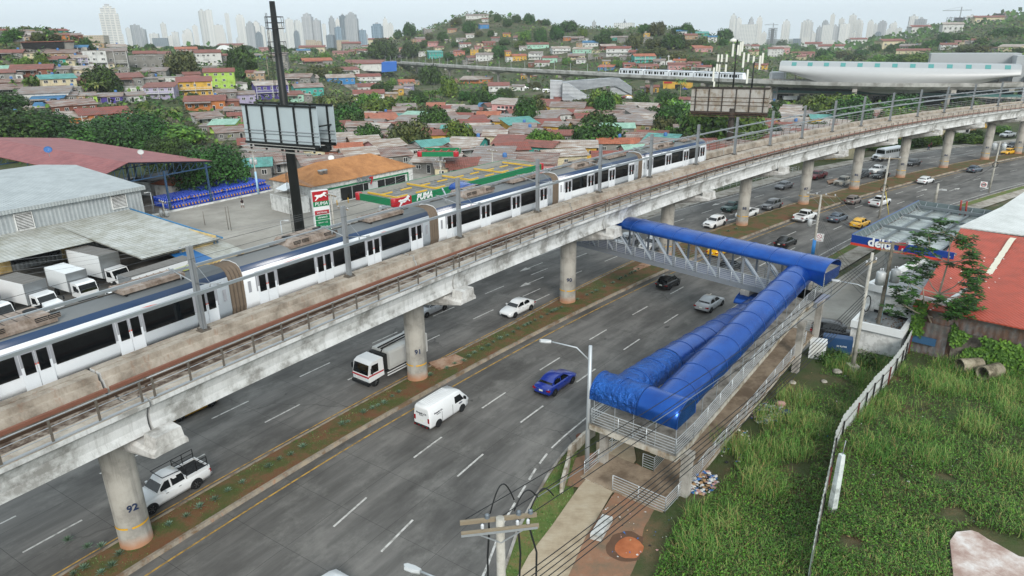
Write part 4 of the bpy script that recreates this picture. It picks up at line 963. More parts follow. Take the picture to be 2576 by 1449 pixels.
for px,py in ((240,775),(1190,565)):
    d=ray(*Z(0,1,px,py)); # wall plane hit
    nrm=V((sin(hW),-cos(hW),0)); k=((wL-O).dot(nrm))/d.dot(nrm); q=O+d*k; x=(q-wL).dot(V((cos(hW),sin(hW),0))); z=q.z
    m=MB(); m.box((x-1,-.16,z-1.1),(x+1,-.02,z+1.1),1)
    for i in range(11): m.poly([(x-.95,-.22,z-1.05+i*.2),(x+.95,-.22,z-1.05+i*.2),(x+.95,-.12,z-.92+i*.2),(x-.95,-.12,z-.92+i*.2)])
    m.box((x-1.1,-.24,z-1.2),(x-1,-.02,z+1.2)); m.box((x+1,-.24,z-1.2),(x+1.1,-.02,z+1.2)); m.box((x-1,-.24,z+1.1),(x+1,-.02,z+1.2)); m.box((x-1,-.24,z-1.2),(x+1,-.02,z-1.1)); m.build('louvre_vent',[WHT,DARK],wh)
def wloc(u,v,z): 
    q=G(u,v,z)-V((wL.x,wL.y,0)); return V((q.x*cos(hW)+q.y*sin(hW),-q.x*sin(hW)+q.y*cos(hW),z))
a0=wloc(*Z(0,1,1435,690),4.6+.4); aR=wloc(*Z(0,1,2200,905),4.3); aM=wloc(*Z(0,1,1470,1140),4.0); aI=wloc(*Z(0,1,945,985),4.3)
m=MB(); yM=aM.y; yI=aI.y
m.poly([(aI.x,0,5.1),(aR.x-.5,0,5.1),(aR.x-.3,yM,3.95),(aI.x,yM,3.95)]); m.poly([(0,0,5.1),(aI.x,0,5.1),(aI.x,yI,4.35),(0,yI,4.35)])
m.poly([(aI.x,0,4.95),(aR.x-.5,0,4.95),(aR.x-.3,yM,3.8),(aI.x,yM,3.8)][::-1]); m.build('awning',AWN,wh)
m=MB(); m.box((aR.x-.42,-1,4.95),(aR.x-.2,-.0,5.12)); m.bar((aR.x-.35,0,5.1),(aR.x-.2,yM,3.95),.2,.2); m.build('awning_gutter',M('blue_gutter','#1f6f9f',.4),wh)
m=MB(); m.box((aI.x+5.2,yM+.6,0),(aR.x-.6,yM+.75,3.9)); m.box((aR.x-.8,yM+.75,0),(aR.x-.6,-.01,4.3)); m.build('annex_wall',CREAM,wh)
for x0,x1 in ((aI.x-9.8,aI.x-6.2),(aI.x-22,aI.x-18),(aI.x+.2,aI.x+2)):
    m=MB(); m.box((x0,-.25,0),(x1,-.02,4.4)); m.build('bay_pier',CREAM,wh)
for x0,x1 in ((aI.x-17.8,aI.x-10.2),(aI.x-6,aI.x),(aI.x-30,aI.x-22.4)):
    m=MB(); m.box((x0,-.12,.9),(x1,-.03,4.3)); m.build('loading_bay_door',DARK,wh)
m=MB()
for x in (aI.x+5.2,aI.x+10,aR.x-.7): m.box((x-.12,yM+.45,0),(x+.12,yM+.6,4.0))
m.build('awning_post',M('blue_grey_steel','#5f7384',.5),wh)
q=G(*Z(0,1,2050,1110),3.0); sh=thing('lean_to_roof','low lean-to shed with blue and white sheet roof between warehouse and train','shed',(q.x,q.y,0),hW)
m=MB(); m.poly([(-3,-2.5,2.7),(0,-2.5,2.7),(0,2.5,3.3),(-3,2.5,3.3)]); m.poly([(0,-2.5,2.7),(4.5,-2.5,2.7),(4.5,2.5,3.3),(0,2.5,3.3)],1); m.build('roof',[M('blue_sheet','#1f5f97',.5),AWN],sh)
m=MB(); m.box((-2.8,-2.3,0),(4.3,2.3,2.65)); m.build('wall',CREAM,sh)
# ---------------------------------------------------------------- open barn with red roof
RRF=corr('faded_red_roof','#975a59','#824a4b',None,.5,0,.3,rough=.6); BST=M('blue_painted_steel','#2f4a68',.5,var=.2)
bt=G(*Z(0,1,2140,175),7.6); bp=G(*Z(0,1,1370,200),9.6); bl=G(*Z(0,1,985,330),8.0)
hB=dirv(V((bl.x,bl.y,0)),V((bt.x,bt.y,0))); bw=math.hypot(bt.x-bl.x,bt.y-bl.y); bo_=V((bl.x,bl.y,0))
dB=V((cos(hB),sin(hB),0)); k=(V((bp.x,bp.y,0))-bo_).dot(dB)
bn=thing('open_barn','open-sided barn with wide faded red roof on steel trusses, left edge, behind the warehouse','barn',bo_,hB)
Lb=62.   # runs back to the left (local +y is away-left)
m=MB()
PT=[(0,0,7.8),(k,0,9.6),(bw,0,7.7)]
for y0 in range(0,int(Lb),1): pass
m.poly([(0,0,7.8),(k,0,9.6),(k,Lb,9.6),(0,Lb,7.8)]); m.poly([(k,0,9.6),(bw,0,7.7),(bw,Lb,7.7),(k,Lb,9.6)]); m.poly([(0,0,7.72),(k,0,9.52),(bw,0,7.62),(bw,Lb,7.62),(k,Lb,9.52),(0,Lb,7.72)][::-1])
m.build('roof',RRF,bn)
m=MB()
for y in (.6,14,28,42):
    for q0,q1 in (((0,7.6),(k,9.4)),((k,9.4),(bw-.2,7.5)),((0,6.2),(bw-.2,6.6))): m.bar((q0[0],y,q0[1]),(q1[0],y,q1[1]),.12,.2)
    n=14
    for i in range(n):
        x0=bw*i/n; x1=bw*(i+1)/n; zt=lambda x:7.6+1.8*(x/k if x<k else (bw-x)/(bw-k)); zb=lambda x:6.2+.4*x/bw
        m.bar((x0,y,zb(x0)),(x0,y,zt(x0)),.08,.08); m.bar((x0,y,zb(x0)),(x1,y,zt(x1)),.06,.06)
m.build('roof_truss',BST,bn)
for x in (bw-1.2,bw*.55):
    for y in (.6,14,28,42):
        m=MB(); m.box((x-.15,y-.15,0),(x+.15,y+.15,7.2)); m.build('post',BST,bn)
TILE=corr('clay_tile','#b0633d','#8d4a30',None,.25,0,.3,rough=.8); TILEO=corr('orange_clay_tile','#b98352','#9c6a40',None,.28,1,.3,rough=.8)
def simple_house(name,label,cat,c,h,L,Wd,H,rise,wall,roof,wins=(),hipped=False,group=None):
    o=thing(name,label,cat,c,h,group)
    m=MB(); m.box((-L/2,-Wd/2,0),(L/2,Wd/2,H)); m.build('wall',wall,o)
    ov=.5; m=MB(); a=L/2+ov; b=Wd/2+ov; z0=H-.05; z1=H+rise; t=.12
    rx=a-(b if hipped else 0)
    rd=[(-rx,0,z1),(rx,0,z1)]; c4=[(-a,-b,z0),(a,-b,z0),(a,b,z0),(-a,b,z0)]
    for f in ([c4[0],c4[1],rd[1],rd[0]],[c4[2],c4[3],rd[0],rd[1]],[c4[1],c4[2],rd[1]],[c4[3],c4[0],rd[0]]): 
        if hipped or len(f)==4: m.poly(f); 
        m.poly([(x,y,z-t) for x,y,z in f][::-1])
    for i in range(4):
        p,q=c4[i],c4[(i+1)%4]; m.poly([p,q,(q[0],q[1],q[2]-t),(p[0],p[1],p[2]-t)][::-1])
    m.build('roof',roof,o)
    if not hipped:
        m=MB()
        for sg in (-1,1): m.poly([(sg*L/2,-Wd/2,H),(sg*L/2,Wd/2,H),(sg*L/2,0,H+rise*.9)])
        m.build('gable',wall,o)
    for (x,z,w_,h_) in wins: window(o,x,-Wd/2,z,w_,h_)
    return o
WFR=M('white_window_frame','#cfd0cd',.5); WDK=M('dark_opening','#1b1e21',.35); WME={}
def window(o,x,y,z,w_,h_,name='window',face=-1,along='x'):
    """a framed window unit standing proud of a wall; shared mesh scaled to size"""
    if name not in WME:
        m=MB(); m.box((-.5,-.06,-.5),(.5,.0,.5),1)
        for q in ((-.5,-.5,-.42,.5),(.42,-.5,.5,.5),(-.42,.42,.42,.5),(-.42,-.5,.42,-.42),(-.04,-.42,.04,.42))[:5 if name=='window' else 4]: m.box((q[0],-.09,q[1]),(q[2],-.0,q[3]),0)
        ob=m.build('w',[WFR,WDK]); WME[name]=ob.data; bpy.data.objects.remove(ob)
    q=link(name,WME[name],o); q.location=(x,y,z); q.scale=(w_,1,h_)
    if along=='y': q.rotation_euler=(0,0,PI/2*face)
    return q
ht=dirv(G(*Z(0,1,1760,540),0),G(*Z(0,1,2090,450),0)); q=(G(*Z(0,1,1760,540),0)+G(*Z(0,1,2090,450),0))/2; n_=V((-sin(ht),cos(ht),0))
simple_house('outbuilding','small white outbuilding with clay tile roof and three windows beside the blue drums','shed',q+n_*2.2,ht,9.5,4.4,2.7,.8,WHT,TILE,((-3,1.8,.9,.8),(0,1.8,.9,.8),(3,1.8,.9,.8)))
q=G(*Z(0,1,1560,440),1.2); simple_house('outbuilding','white workshop with dark roof and air conditioner beneath the red barn roof','shed',(q.x-1,q.y+2,0),ht,7,5,3,.7,WHT,M('dark_roof_sheet','#3a3d40',.6),((1.5,1.8,.9,.9),))
# rows of blue drums
DB=M('blue_plastic_drum','#123fae',.3,0,.1,1.,.5); DY=M('yellow_drum_label','#c59022',.5); DLD=M('drum_lid_blue','#1d50c4',.3)
m=MB(); m.lathe([(.28,0),(.3,.04),(.3,.86),(.26,.9),(.05,.905)],8); m.box((-.13,-.31,.3),(.13,-.29,.62),1); m.lathe([(.07,.9),(.07,.95),(.01,.96)],6,2,(.12,0,0))
pr=m.build('w',[DB,DY,DLD]); DM=pr.data; bpy.data.objects.remove(pr)
e0=G(*Z(0,1,1735,665),0); e1=G(*Z(0,1,2576,490),0); hD=dirv(e0,e1); dD=V((cos(hD),sin(hD),0)); nD=V((-sin(hD),cos(hD),0)); LD=(e1-e0).length
cnt=0; rest=MB()
for lay in range(2):
    for j in range(16):
        for i in range(int(LD/.62)+6):
            if j<2 and lay==1 : continue
            if j>=2 and lay==0 and 2<j<15 and 0<i<int(LD/.62)+5: continue
            if (i*7+j*3)%11==0 and lay==1: continue
            if j>9 and i<12: continue
            x=.3+i*.63+.05*((i*13+j*7)%5)/5; y=.4+j*.63; z=lay*.95
            q=e0+dD*x+nD*y
            if cnt<300 and (j<=4 or lay==1 and j<6):
                o=link('plastic_drum',DM); o.location=(q.x,q.y,z); o.rotation_euler=(0,0,hD); tag(o,'blue plastic drum packed in the stacked rows behind the forecourt fence','drum','blue drums behind the forecourt'); cnt+=1
            else:
                rest.X=MX.Translation((q.x,q.y,z)); rest.lathe([(.3,0),(.3,.86),(.26,.9),(.03,.905)],6)
rest.X=None; tag(rest.build('plastic_drums',DB),'mass of blue plastic drums further back in the stacked rows','drums',kind='stuff')
m=MB(); LF=LD+1
fo=thing('chain_fence','low wire fence with white kerb in front of the blue drums','fence',e0-nD*1.0,hD)
for k in range(int(LF/2.6)+1): m.tube((-7+k*2.95,0,0),(-7+k*2.95,0,1.9),.035,n=5)
m.tube((-7,0,1.88),(LF+2,0,1.88),.03,n=5); m.tube((-7,0,1.0),(LF+2,0,1.0),.012,n=4); m.build('posts_and_rails',STEELG,fo)
m=MB(); m.box((-6,-.55,0),(LF+2,-.3,.3)); m.build('kerb_wall',WHT,fo)
# ---------------------------------------------------------------- shop with orange tile roof
sFL=G(781,470,4.2); sFR=G(1051,416,4.2); hS=dirv(sFL,sFR); Ls=(sFR-sFL).length; sBL=G(682,447,4.2); Ws=(sBL-sFL).length
dS=V((cos(hS),sin(hS),0)); nS=V((-sin(hS),cos(hS),0)); sc0=sFL+dS*(Ls/2)+nS*(Ws/2); sc0.z=.03
BRW=stained('white_painted_brick','#c9cac8','#a3a39f','#d5d6d4',1.5,(.3,.5),kind='Object',bump=.3)
shp=simple_house('shop','white shop with orange hipped tile roof and green band at the fuel station','shop',sc0,hS,Ls-1.6,Ws-1.6,4.1,2.9,BRW,TILEO,(),True)
yb=-(Ws-1.6)/2; X0=-(Ls-1.6)/2; X1=-X0; GRN=M('green_fascia','#12744a',.35,var=.05); REDP=M('red_sign_panel','#a8202a',.35,var=.05); WLT=M('white_lettering','#e4e6e6',.4,var=.02)
m=MB(); m.box((X0+6.2,yb-.03,.2),(X1-2.2,yb+.0,2.6)); m.build('shop_window',GL,shp)
m=MB()
for k in range(7): x=X0+6.2+(X1-2.2-X0-6.2)*k/6; m.box((x-.05,yb-.07,.2),(x+.05,yb-.03,2.6))
m.box((X0+13,yb-.08,.1),(X0+15.4,yb-.035,2.5)); m.build('shop_door',M('pale_door_frame','#b3b6b6',.4),shp)
m=MB(); m.box((X0+2.5,yb-.1,2.75),(X1-1.3,yb-.01,3.05)); m.box((X1-1.6,yb-.1,.4),(X1-1.3,yb-.01,2.75)); m.build('green_band',GRN,shp)
txt('shop_sign','SUPER',M('shadow_grey_sign_letters','#70777c',.35),shp,(X0+11.6,yb-.8,3.55),(1,0,0),(0,0,1),1.4,.12,world=False,bold=.03)  # letter colour darkened to stand in for the shadow that sets them off
txt('shop_sign','7',REDP,shp,(X0+13.2,yb-.9,3.0),(1,0,0),(0,0,1),2.0,.14,world=False,bold=.03)
m=MB()
for x in (X0+4.0,X0+4.9): m.lathe([(.5,0),(.5,.9),(.56,.95),(.56,1.15),(.1,1.2)],12,0,(x+.2,yb+2.6,4.9))
m.build('roof_vent',M('vent_metal','#9ba0a2',.4,.5),shp)
m=MB()
for k in range(9): m.tube((X0+4+k*2.6,yb-1.6,0),(X0+4+k*2.6,yb-1.6,.95),.09,n=8)
m.build('bollard',M('bollard_yellow','#d0a018',.5),shp)
# white service block, dish, condensers
c0=G(739,542,0); c1=G(684,527,0); c2=G(776,532,0); hb=dirv(c1,c0)
sv=thing('service_block','plain white walled service block at the left end of the tile-roofed shop','shed',c0,hb)
Lx=(c0-c1).length; Ly=(c2-c0).length
m=MB(); m.box((-Lx,0,0),(0,Ly,2.9)); m.build('wall',WHT,sv); m=MB(); m.box((-Lx+.15,.15,2.9),(-.15,Ly-.15,2.93)); m.build('roof',YARD,sv)
m=MB(); m.poly([(-Lx,1.2,3.6),(-Lx+3.2,1.2,3.6),(-Lx+3.2,3.6,4.4),(-Lx,3.6,4.4)]); m.box((-Lx,3.5,2.93),(-Lx+3.2,3.6,4.35)); m.build('lean_roof',WBOX,sv)
# ---------------------------------------------------------------- fuel canopy: green fascia, open yellow beams
cL=G(914,490,5.6); cC=G(992,512,5.6); cR=G(1365,419,5.6); hC=dirv(cC,cR); Lc=(cR-cC).length; Wc=(cL-cC).length
cy=thing('fuel_canopy','long fuel station canopy with green fascia, red corners and bare yellow roof beams','canopy',(cC.x,cC.y,0),hC)
YB=M('yellow_beam','#cfa93a',.5,var=.15,ns=1); PNL=corr('canopy_panel','#8d8c88','#6d6a64',None,.3,0,.3)
hs=1.1
for nm,q in (('fascia',((2.2,-.12,5.1),(Lc,0,5.1+hs))),('fascia',((0,.8,5.1),(.12,Wc-.9,5.1+hs))),('fascia',((0,Wc-.12,5.1),(Lc,Wc,5.1+hs))),('fascia',((Lc-.12,0,5.1),(Lc,Wc-.12,5.1+hs)))):
    m=MB(); m.box(*q); m.build(nm,GRN,cy)
m=MB(); i_=.13
for a,b in (((i_,i_,5.3),(Lc-i_,.18,6.15)),((i_,.2,5.3),(.18,Wc-.2,6.15)),((i_,Wc-.19,5.3),(Lc-i_,Wc-i_,6.15)),((Lc-.19,.2,5.3),(Lc-i_,Wc-.2,6.15))): m.box(a,b)
m.build('fascia_back',M('fascia_back_pale','#9b9b95',.6,.1,.1),cy)
for x,y in ((0,0),(0,Wc),(Lc,0)):
    m=MB(); m.lathe([(.5,0),(.56,.08),(.56,1.12),(.5,1.2)],16,0,(x+(.3 if x==0 else -.2),y+(.3 if y==0 else -.4),5.05))
    if (x,y)==(0,0): m.box((.2,-.3,5.0),(3.3,.0,6.3))
    m.build('red_corner',REDP,cy)
m=MB(); m.box((.3,.2,5.25),(Lc-.2,Wc-.2,5.32)); m.build('ceiling_panel',PNL,cy)
m=MB()
for k in range(9):
    x=2+k*(Lc-4)/8
    if k%2==0: m.box((x-.12,.6,5.8),(x+.12,Wc-.6,6.05))
    m.box((x+.8,Wc*.28,5.6),(min(Lc-.4,x+3.2),Wc*.28+.2,5.8)); m.box((x+.8,Wc*.68,5.6),(min(Lc-.4,x+3.2),Wc*.68+.2,5.8))
m.build('roof_beam',YB,cy)
m=MB()
for k in range(int(Lc/1.2)): m.tube((.6+k*1.2,.3,5.5),(.6+k*1.2,Wc-.3,5.5),.04,n=4,m=0)
m.build('purlin',STEELG,cy)
for x in (5,17,29):
    for y in (Wc*.35,):
        m=MB(); m.box((x-.25,y-.25,0),(x+.25,y+.25,5.3)); m.build('column',WHT,cy)
def cat_emblem(parent,org,xd,w_,mat,name='cat_emblem'):
    """leaping cat as a flat cut-out"""
    P_=[(0,.62),(.1,.72),(.2,.74),(.3,.7),(.5,.72),(.68,.82),(.78,.98),(.86,1.0),(.9,.93),(.98,.86),(.96,.78),(.86,.76),(.86,.62),(.95,.5),(.98,.38),(.92,.38),(.84,.5),(.72,.55),(.62,.42),(.5,.36),(.36,.4),(.3,.28),(.18,.14),(.1,.0),(.02,.02),(.1,.18),(.18,.36),(.16,.5),(.06,.58)]
    xd=V(xd).normalized(); n=xd.cross(V((0,0,1)))
    m=MB(); A=[V(org)+xd*((x-.5)*w_)+V((0,0,(y-.5)*w_*.62)) for x,y in P_]
    m.rings([[m.p(q) for q in A],[m.p(q+n*.03) for q in A]],0); return m.build(name,mat,parent)
cat_emblem(cy,(1.75,-.31,5.68),(1,0,0),2.5,WLT)
txt('canopy_sign','PUMA',WLT,cy,(6.2,-.16,5.65),(1,0,0),(0,0,1),1.3,.06,shear=.3,world=False,bold=.04)
for x in (9,20,30):
    pm=thing('fuel_pump','','fuel pump',(V((cC.x,cC.y,.03))+V((cos(hC),sin(hC),0))*x+V((-sin(hC),cos(hC),0))*(Wc*.5)),hC,'fuel pumps under the green canopy'); later(pm,'fuel pump under the long green canopy',x)
    m=MB(); m.box((-.5,-.3,.15),(.5,.3,1.0)); m.box((-.45,-.25,1.0),(.45,.25,2.0),1); m.build('cabinet',[REDP,WBOX],pm); m=MB(); m.box((-.3,-.28,1.3),(.3,-.24,1.7)); m.build('display',GL,pm)
# small canopy behind
k0=G(1052,388,5.6); k1=G(1150,388,5.6); hK=dirv(k0,k1); Lk=(k1-k0).length
ck=thing('fuel_canopy','small green and red fuel canopy behind the tile-roofed shop','canopy',(k0.x,k0.y,0),hK)
m=MB(); m.box((.8,-.1,5.1),(Lk-.8,0,6.1)); m.box((.4,5.9,5.1),(Lk-.4,6,6.1)); m.box((Lk-.1,.8,5.1),(Lk,6,6.1)); m.build('fascia',GRN,ck)
m=MB()
for x in (.35,Lk-.35): m.lathe([(.6,0),(.65,.1),(.65,1),(.6,1.1)],12,0,(x,.35,5.05))
m.build('red_corner',REDP,ck)
m=MB()
for k in range(5): m.box((.6+k*Lk/5,.1,5.5),(.9+k*Lk/5,5.8,5.8))
m.box((.4,2.8,5.6),(Lk-.4,3.1,5.85)); m.build('roof_beam',M('rust_red_beam','#8f4436',.6),ck); m=MB(); m.box((.2,.1,5.2),(Lk-.2,5.8,5.26)); m.build('ceiling_panel',PNL,ck)
m=MB(); m.box((Lk/2-.25,2.8,0),(Lk/2+.25,3.2,5.2)); m.build('column',WHT,ck)
pm=thing('fuel_pump','dark fuel pump under the small canopy behind the shop','fuel pump',V((k0.x,k0.y,.03))+V((cos(hK),sin(hK),0))*(Lk*.8)+V((-sin(hK),cos(hK),0))*2,hK); m=MB(); m.box((-.5,-.3,0),(.5,.3,2.1)); m.build('cabinet',BLK,pm); m=MB(); m.box((-.35,-.33,1.3),(.35,-.3,1.8)); m.build('display',WBOX,pm)
# ---------------------------------------------------------------- price pylon
pb=G(816,604,0); zt=ztop(pb,478); hP=hC+.05
py=thing('price_pylon','tall fuel price pylon with red cat emblem, green and red price panels','sign',pb,math.atan2(-pb.y,-pb.x)+PI/2+.32)
wP=2.5
m=MB(); m.box((-wP/2,-.3,0),(wP/2,.3,zt)); m.build('pylon_body',WBOX,py)
def pp(z0,z1,mt,nm='panel',f=.88): m=MB(); m.box((-wP/2*f,-.34,z0*zt),(wP/2*f,-.29,z1*zt)); return m.build(nm,mt,py)
pp(.79,.985,REDP,'emblem_panel',.97); pp(.69,.79,GRN,'name_panel',.97); pp(.53,.61,REDP); pp(.43,.515,GRN); pp(.02,.42,GRN,'price_panel')
cat_emblem(py,(0,-.37,.885*zt),(1,0,0),1.9,WLT)
for s_,z,h_ in (('PUMA',.74,.75),('24 Horas',.57,.42),('ultratech',.475,.42),('Diesel  1.58',.37,.3),('Super  1.70',.28,.3),('Regular 1.58',.19,.3),('SUPER 7',.08,.4)):
    txt('pylon_lettering',s_,WLT,py,(0,-.36,z*zt),(1,0,0),(0,0,1),h_,.02,shear=.2 if s_ in('PUMA','ultratech') else 0,world=False)
# ---------------------------------------------------------------- billboards
BPNL=M('billboard_back_sheet','#a9b5b9',.5,.1,.06,.6); BFR=M('billboard_black_frame','#101413',.5)
def billboard(label,base,pole_r,zt,p0,p1,ztopL,zbot,depth,pan,frame,nv,hs=(.35,.27,.12),rust=None):
    """p0,p1: world xy of the lower panel corners as seen from the road"""
    o=thing('billboard',label,'billboard',base,0)
    m=MB(); m.path([base+V((0,0,-.2)),base+V((0,0,zt*.5)),base+V((0,0,zt))],pole_r,12,0,True,[pole_r*1.25,pole_r*1.05,pole_r*.6 if zt>24 else pole_r]); m.build('pole',frame,o,True)
    d=(p1-p0); d.z=0; L=d.length; d.normalize(); n=V((-d.y,d.x,0))
    for k,off in ((0,0),(1,depth)):
        a=p0+n*off+V((0,0,zbot)); 
        m=MB(); b=a+d*L; H=ztopL-zbot
        m.rings([[m.p(q) for q in (a,b,b+V((0,0,H)),a+V((0,0,H)))],[m.p(q+n*.1) for q in (a,b,b+V((0,0,H)),a+V((0,0,H)))]],0); m.build('panel',pan,o,True)
        m=MB()
        for i in range(nv):
            q=a+d*(L*(i+.35)/(nv-.3))-n*.12*(1 if k==0 else 1); m.bar(q+V((0,0,-.9)),q+V((0,0,H+.1)),.22,.22,0,upv=(n.x,n.y,0))
        for z in (0,H): m.bar(a-n*.12+V((0,0,z)),b-n*.12+V((0,0,z)),.2,.25 if z else .45)
        m.build('frame',frame,o,True)
        m=MB()
        for f in hs: m.tube(a-n*.14+V((0,0,H*f)),b-n*.14+V((0,0,H*f)),.06,n=5)
        m.build('rail',rust or STEELG,o,True)
    m=MB()
    for i in range(5):
        q=p0+d*(L*(i+.2)/4.4)
        for z in (zbot-.1,(zbot+ztopL)/2): m.bar(q+V((0,0,z)),q+n*depth+V((0,0,z)),.15,.2)
    m.bar(p0+n*depth/2+V((0,0,zbot-.5)),p0+d*L+n*depth/2+V((0,0,zbot-.5)),.6,.8); m.build('cross_beam',frame,o,True)
    m=MB()
    a=p0-n*1.1+V((0,0,zbot-.9)); b=a+d*L; m.bar(a,b,.7,.06); 
    for z in (.5,.9): m.tube(a+V((0,0,z)),b+V((0,0,z)),.06,n=5)
    m.build('catwalk',M('catwalk_grey','#a5a49e',.5,.3) if rust is None else rust,o,True)
    return o,d,n,L
bb=G(757,604,0); zb_=ztop(bb,3); 
zpT=ztop(bb,264); zpB=ztop(bb,361)
pA=at(618,345,math.hypot(bb.x,bb.y)+4.6); pB=at(806,372,math.hypot(bb.x,bb.y)-5.6)
b1,d1,n1,L1=billboard('tall black billboard mast with blank grey double panels, beside the fuel station',bb,.62,zb_,V((pA.x,pA.y,0)),V((pB.x,pB.y,0)),zpT,zpB,3.4,BPNL,BFR,5)
for zz in (ztop(bb,72),ztop(bb,134)):
    m=MB(); 
    for z in (0,.75,1.5): m.path([bb+V((1.25*cos(2*PI*k/12),1.25*sin(2*PI*k/12),zz+z)) for k in range(13)],.045,4)
    for k in range(6): q=bb+V((1.25*cos(PI*k/3),1.25*sin(PI*k/3),zz)); m.tube(q,q+V((0,0,1.5)),.04,n=4); m.tube(q,bb+V((0,0,zz)),.05,n=4)
    m.build('service_ring',BFR,b1,True)
m=MB()
l0=bb+V((-.95,-.5,0))
for dx in (0,.45): m.tube(l0+V((dx*.5,-dx*.3,1)),l0+V((dx*.5,-dx*.3,zb_-1.5)),.035,n=4)
for k in range(55): z=2+k*(zb_-4)/55; m.tube(l0+V((0,0,z)),l0+V((.22,-.13,z)),.02,n=3)
m.build('ladder',BFR,b1,True)
b2=G(1831,395,0); RSTP=stained('rusty_pale_panel','#9f9c95','#857b6d','#aaa8a3',.4,kind='world',rust='#8d5a36'); RSTF=M('rusty_frame','#57402f',.7,0,.25,2)
D2=math.hypot(b2.x,b2.y); z2T=ztop(b2,222); z2B=ztop(b2,283)
pA=at(1736,280,D2+1); pB=at(1930,288,D2-1)
bb2,d2,n2,L2=billboard('weathered billboard with rusty blank panels topped by white mobile antennas',b2,.75,z2B+1,V((pA.x,pA.y,0)),V((pB.x,pB.y,0)),z2T,z2B,3.2,RSTP,M('dark_rust_frame','#2f2720',.7),6,(.45,.62,.3),RSTF)
ANT=M('antenna_white','#d5d6cc',.5)
def mastant(label,u,vt,ants,r=.18):
    f=(u-1736)/(1930-1736); q=V((pA.x,pA.y,0))+d2*(L2*f)+n2*1.6; zt_=ztop(q,vt)
    o=thing('antenna_mast',label,'antenna',(q.x,q.y,z2T),0)
    m=MB(); m.tube(q+V((0,0,z2T-2)),q+V((0,0,zt_)),r,r*.7,8); m.build('mast',BFR,o,True)
    for du,v0,v1 in ants:
        x=q+d2*(du*D2/FPX); za=ztop(x,v0); zb=ztop(x,v1); m=MB(); m.X=MX.Translation((x.x,x.y,0)); m.box((-.22,-.12,zb),(.22,.12,za)); m.build('panel_antenna',ANT,o,True)
        m=MB(); m.tube(x+V((0,.25,zb-.3)),x+V((0,.25,za+.2)),.05,n=5); m.bar(x+V((0,.25,(za+zb)/2)),q+V((0,0,(za+zb)/2)),.08,.08); m.build('bracket',STEELG,o,True)
    return o
am=mastant('tallest antenna mast above the rusty billboard, with white dish on top',1838,100,((-8,110,142),(8,106,140),(12,104,130),(3,113,138)),.22)
q=am.location+V((0,0,0)); m=MB(); x=V((q.x,q.y,0))-d2*(9*D2/FPX); m.X=MX.Translation((x.x,x.y,ztop(x,105))); m.lathe([(.02,-.1),(.75,-.05),(.8,.3),(.5,.65),(.02,.75)],14); m.build('dish',ANT,am,True)
mastant('slim antenna mast with two tiers of panels, left end of rusty billboard',1801,140,((-6,137,155),(2,137,156),(13,137,156),(-7,161,180),(-1,162,182),(13,162,181)),.12)
mastant('antenna mast at the right end of the rusty billboard, with lattice side',1884,155,((-24,132,170),(-14,135,156),(-12,175,210),(-2,141,158),(12,140,175),(17,133,160)),.25)
mastant('short antenna mast with one long panel at billboard left end',1786,170,((0,170,205),(3,205,218)),.1)
# pale railing and poles along the far pavement
rl=thing('pavement_railing','white pipe railing along the far pavement behind piers 88 to 85','railing',ST(118,-17.4,.1))
m=MB()
for z in (.35,.7,1.1): m.path([ST(a,-17.4,z+.1) for a in np.arange(92,146,3)],.04,5)
for a in np.arange(92,146,2.25): m.tube(ST(a,-17.4,.0),ST(a,-17.4,1.25),.045,n=5)
m.build('rails',WFR,rl,True)
# ---------------------------------------------------------------- blue-fascia fuel station on the right
def frame_of(label,name,cat,a,b):
    h=dirv(a,b); o=thing(name,label,cat,(a.x,a.y,0),h); return o,(b-a).length
dC=G(2144,592,6.4); dB_=G(2312,506,6.4); dR=G(2385,640,6.4)
# local x along the road-side edge (away), local -y to the right
dl,LdX=frame_of('flat fuel canopy with blue lettered fascia and grey roof beams right of the road','fuel_canopy','canopy',dC,dB_)
hd_=dl.rotation_euler.z; WdY=10.6
BLF=M('blue_fascia','#123a86',.35,var=.04); REDS=M('red_stripe','#c8402c',.4,var=.04); GSB=M('grey_roof_beam','#6c7478',.55,.2,.12); CPN=corr('white_canopy_sheet','#b9c0be','#9aa19f',None,.35,0,.3); BKF=M('fascia_back_grey','#6e7b7d',.5,.2,.1)
m=MB(); m.box((-.12,-WdY,5.6),(0,0,6.5)); m.box((-.14,-WdY,5.32),(0.02,0,5.6),1); m.build('front_fascia',[BLF,REDS],dl)
m=MB(); m.box((0,-.1,5.5),(LdX,0,6.5)); m.box((0,0.005,6.35),(LdX,.06,6.55),1); m.build('side_fascia',[BKF,M('blue_edge','#35599c',.4)],dl)
m=MB(); m.box((LdX-.1,-WdY,5.1),(LdX,-.1,6.5)); m.build('rear_fascia',BKF,dl)
m=MB(); m.box((.1,-WdY,5.25),(LdX-.1,-.15,5.32)); m.build('roof_sheet',CPN,dl)
m=MB()
for x in (1.3,LdX*.37,LdX*.68,LdX-1.2): m.box((x-.14,-WdY+.1,5.75),(x+.14,-.2,6.1))
m.build('main_beam',GSB,dl)
m=MB()
for y in (-2.2,-4.3,-6.5,-8.6): m.box((.2,y-.1,5.45),(LdX-.2,y+.1,5.74))
m.build('cross_beam',GSB,dl)
m=MB()
for k in range(19): x=.8+k*(LdX-1.4)/18; m.bar((x,-.12,6.4),(x+.02,-1.0,5.4),.06,.06)
for k in range(7): y=-1-k*1.4; m.bar((LdX-.12,y,6.4),(LdX-1.0,y,5.4),.06,.06)
for k in range(10): x=1+k*(LdX-2)/9; m.tube((x,-.3,5.5),(x,-WdY+.3,5.5),.03,n=4)
m.build('strut',STEELG,dl)
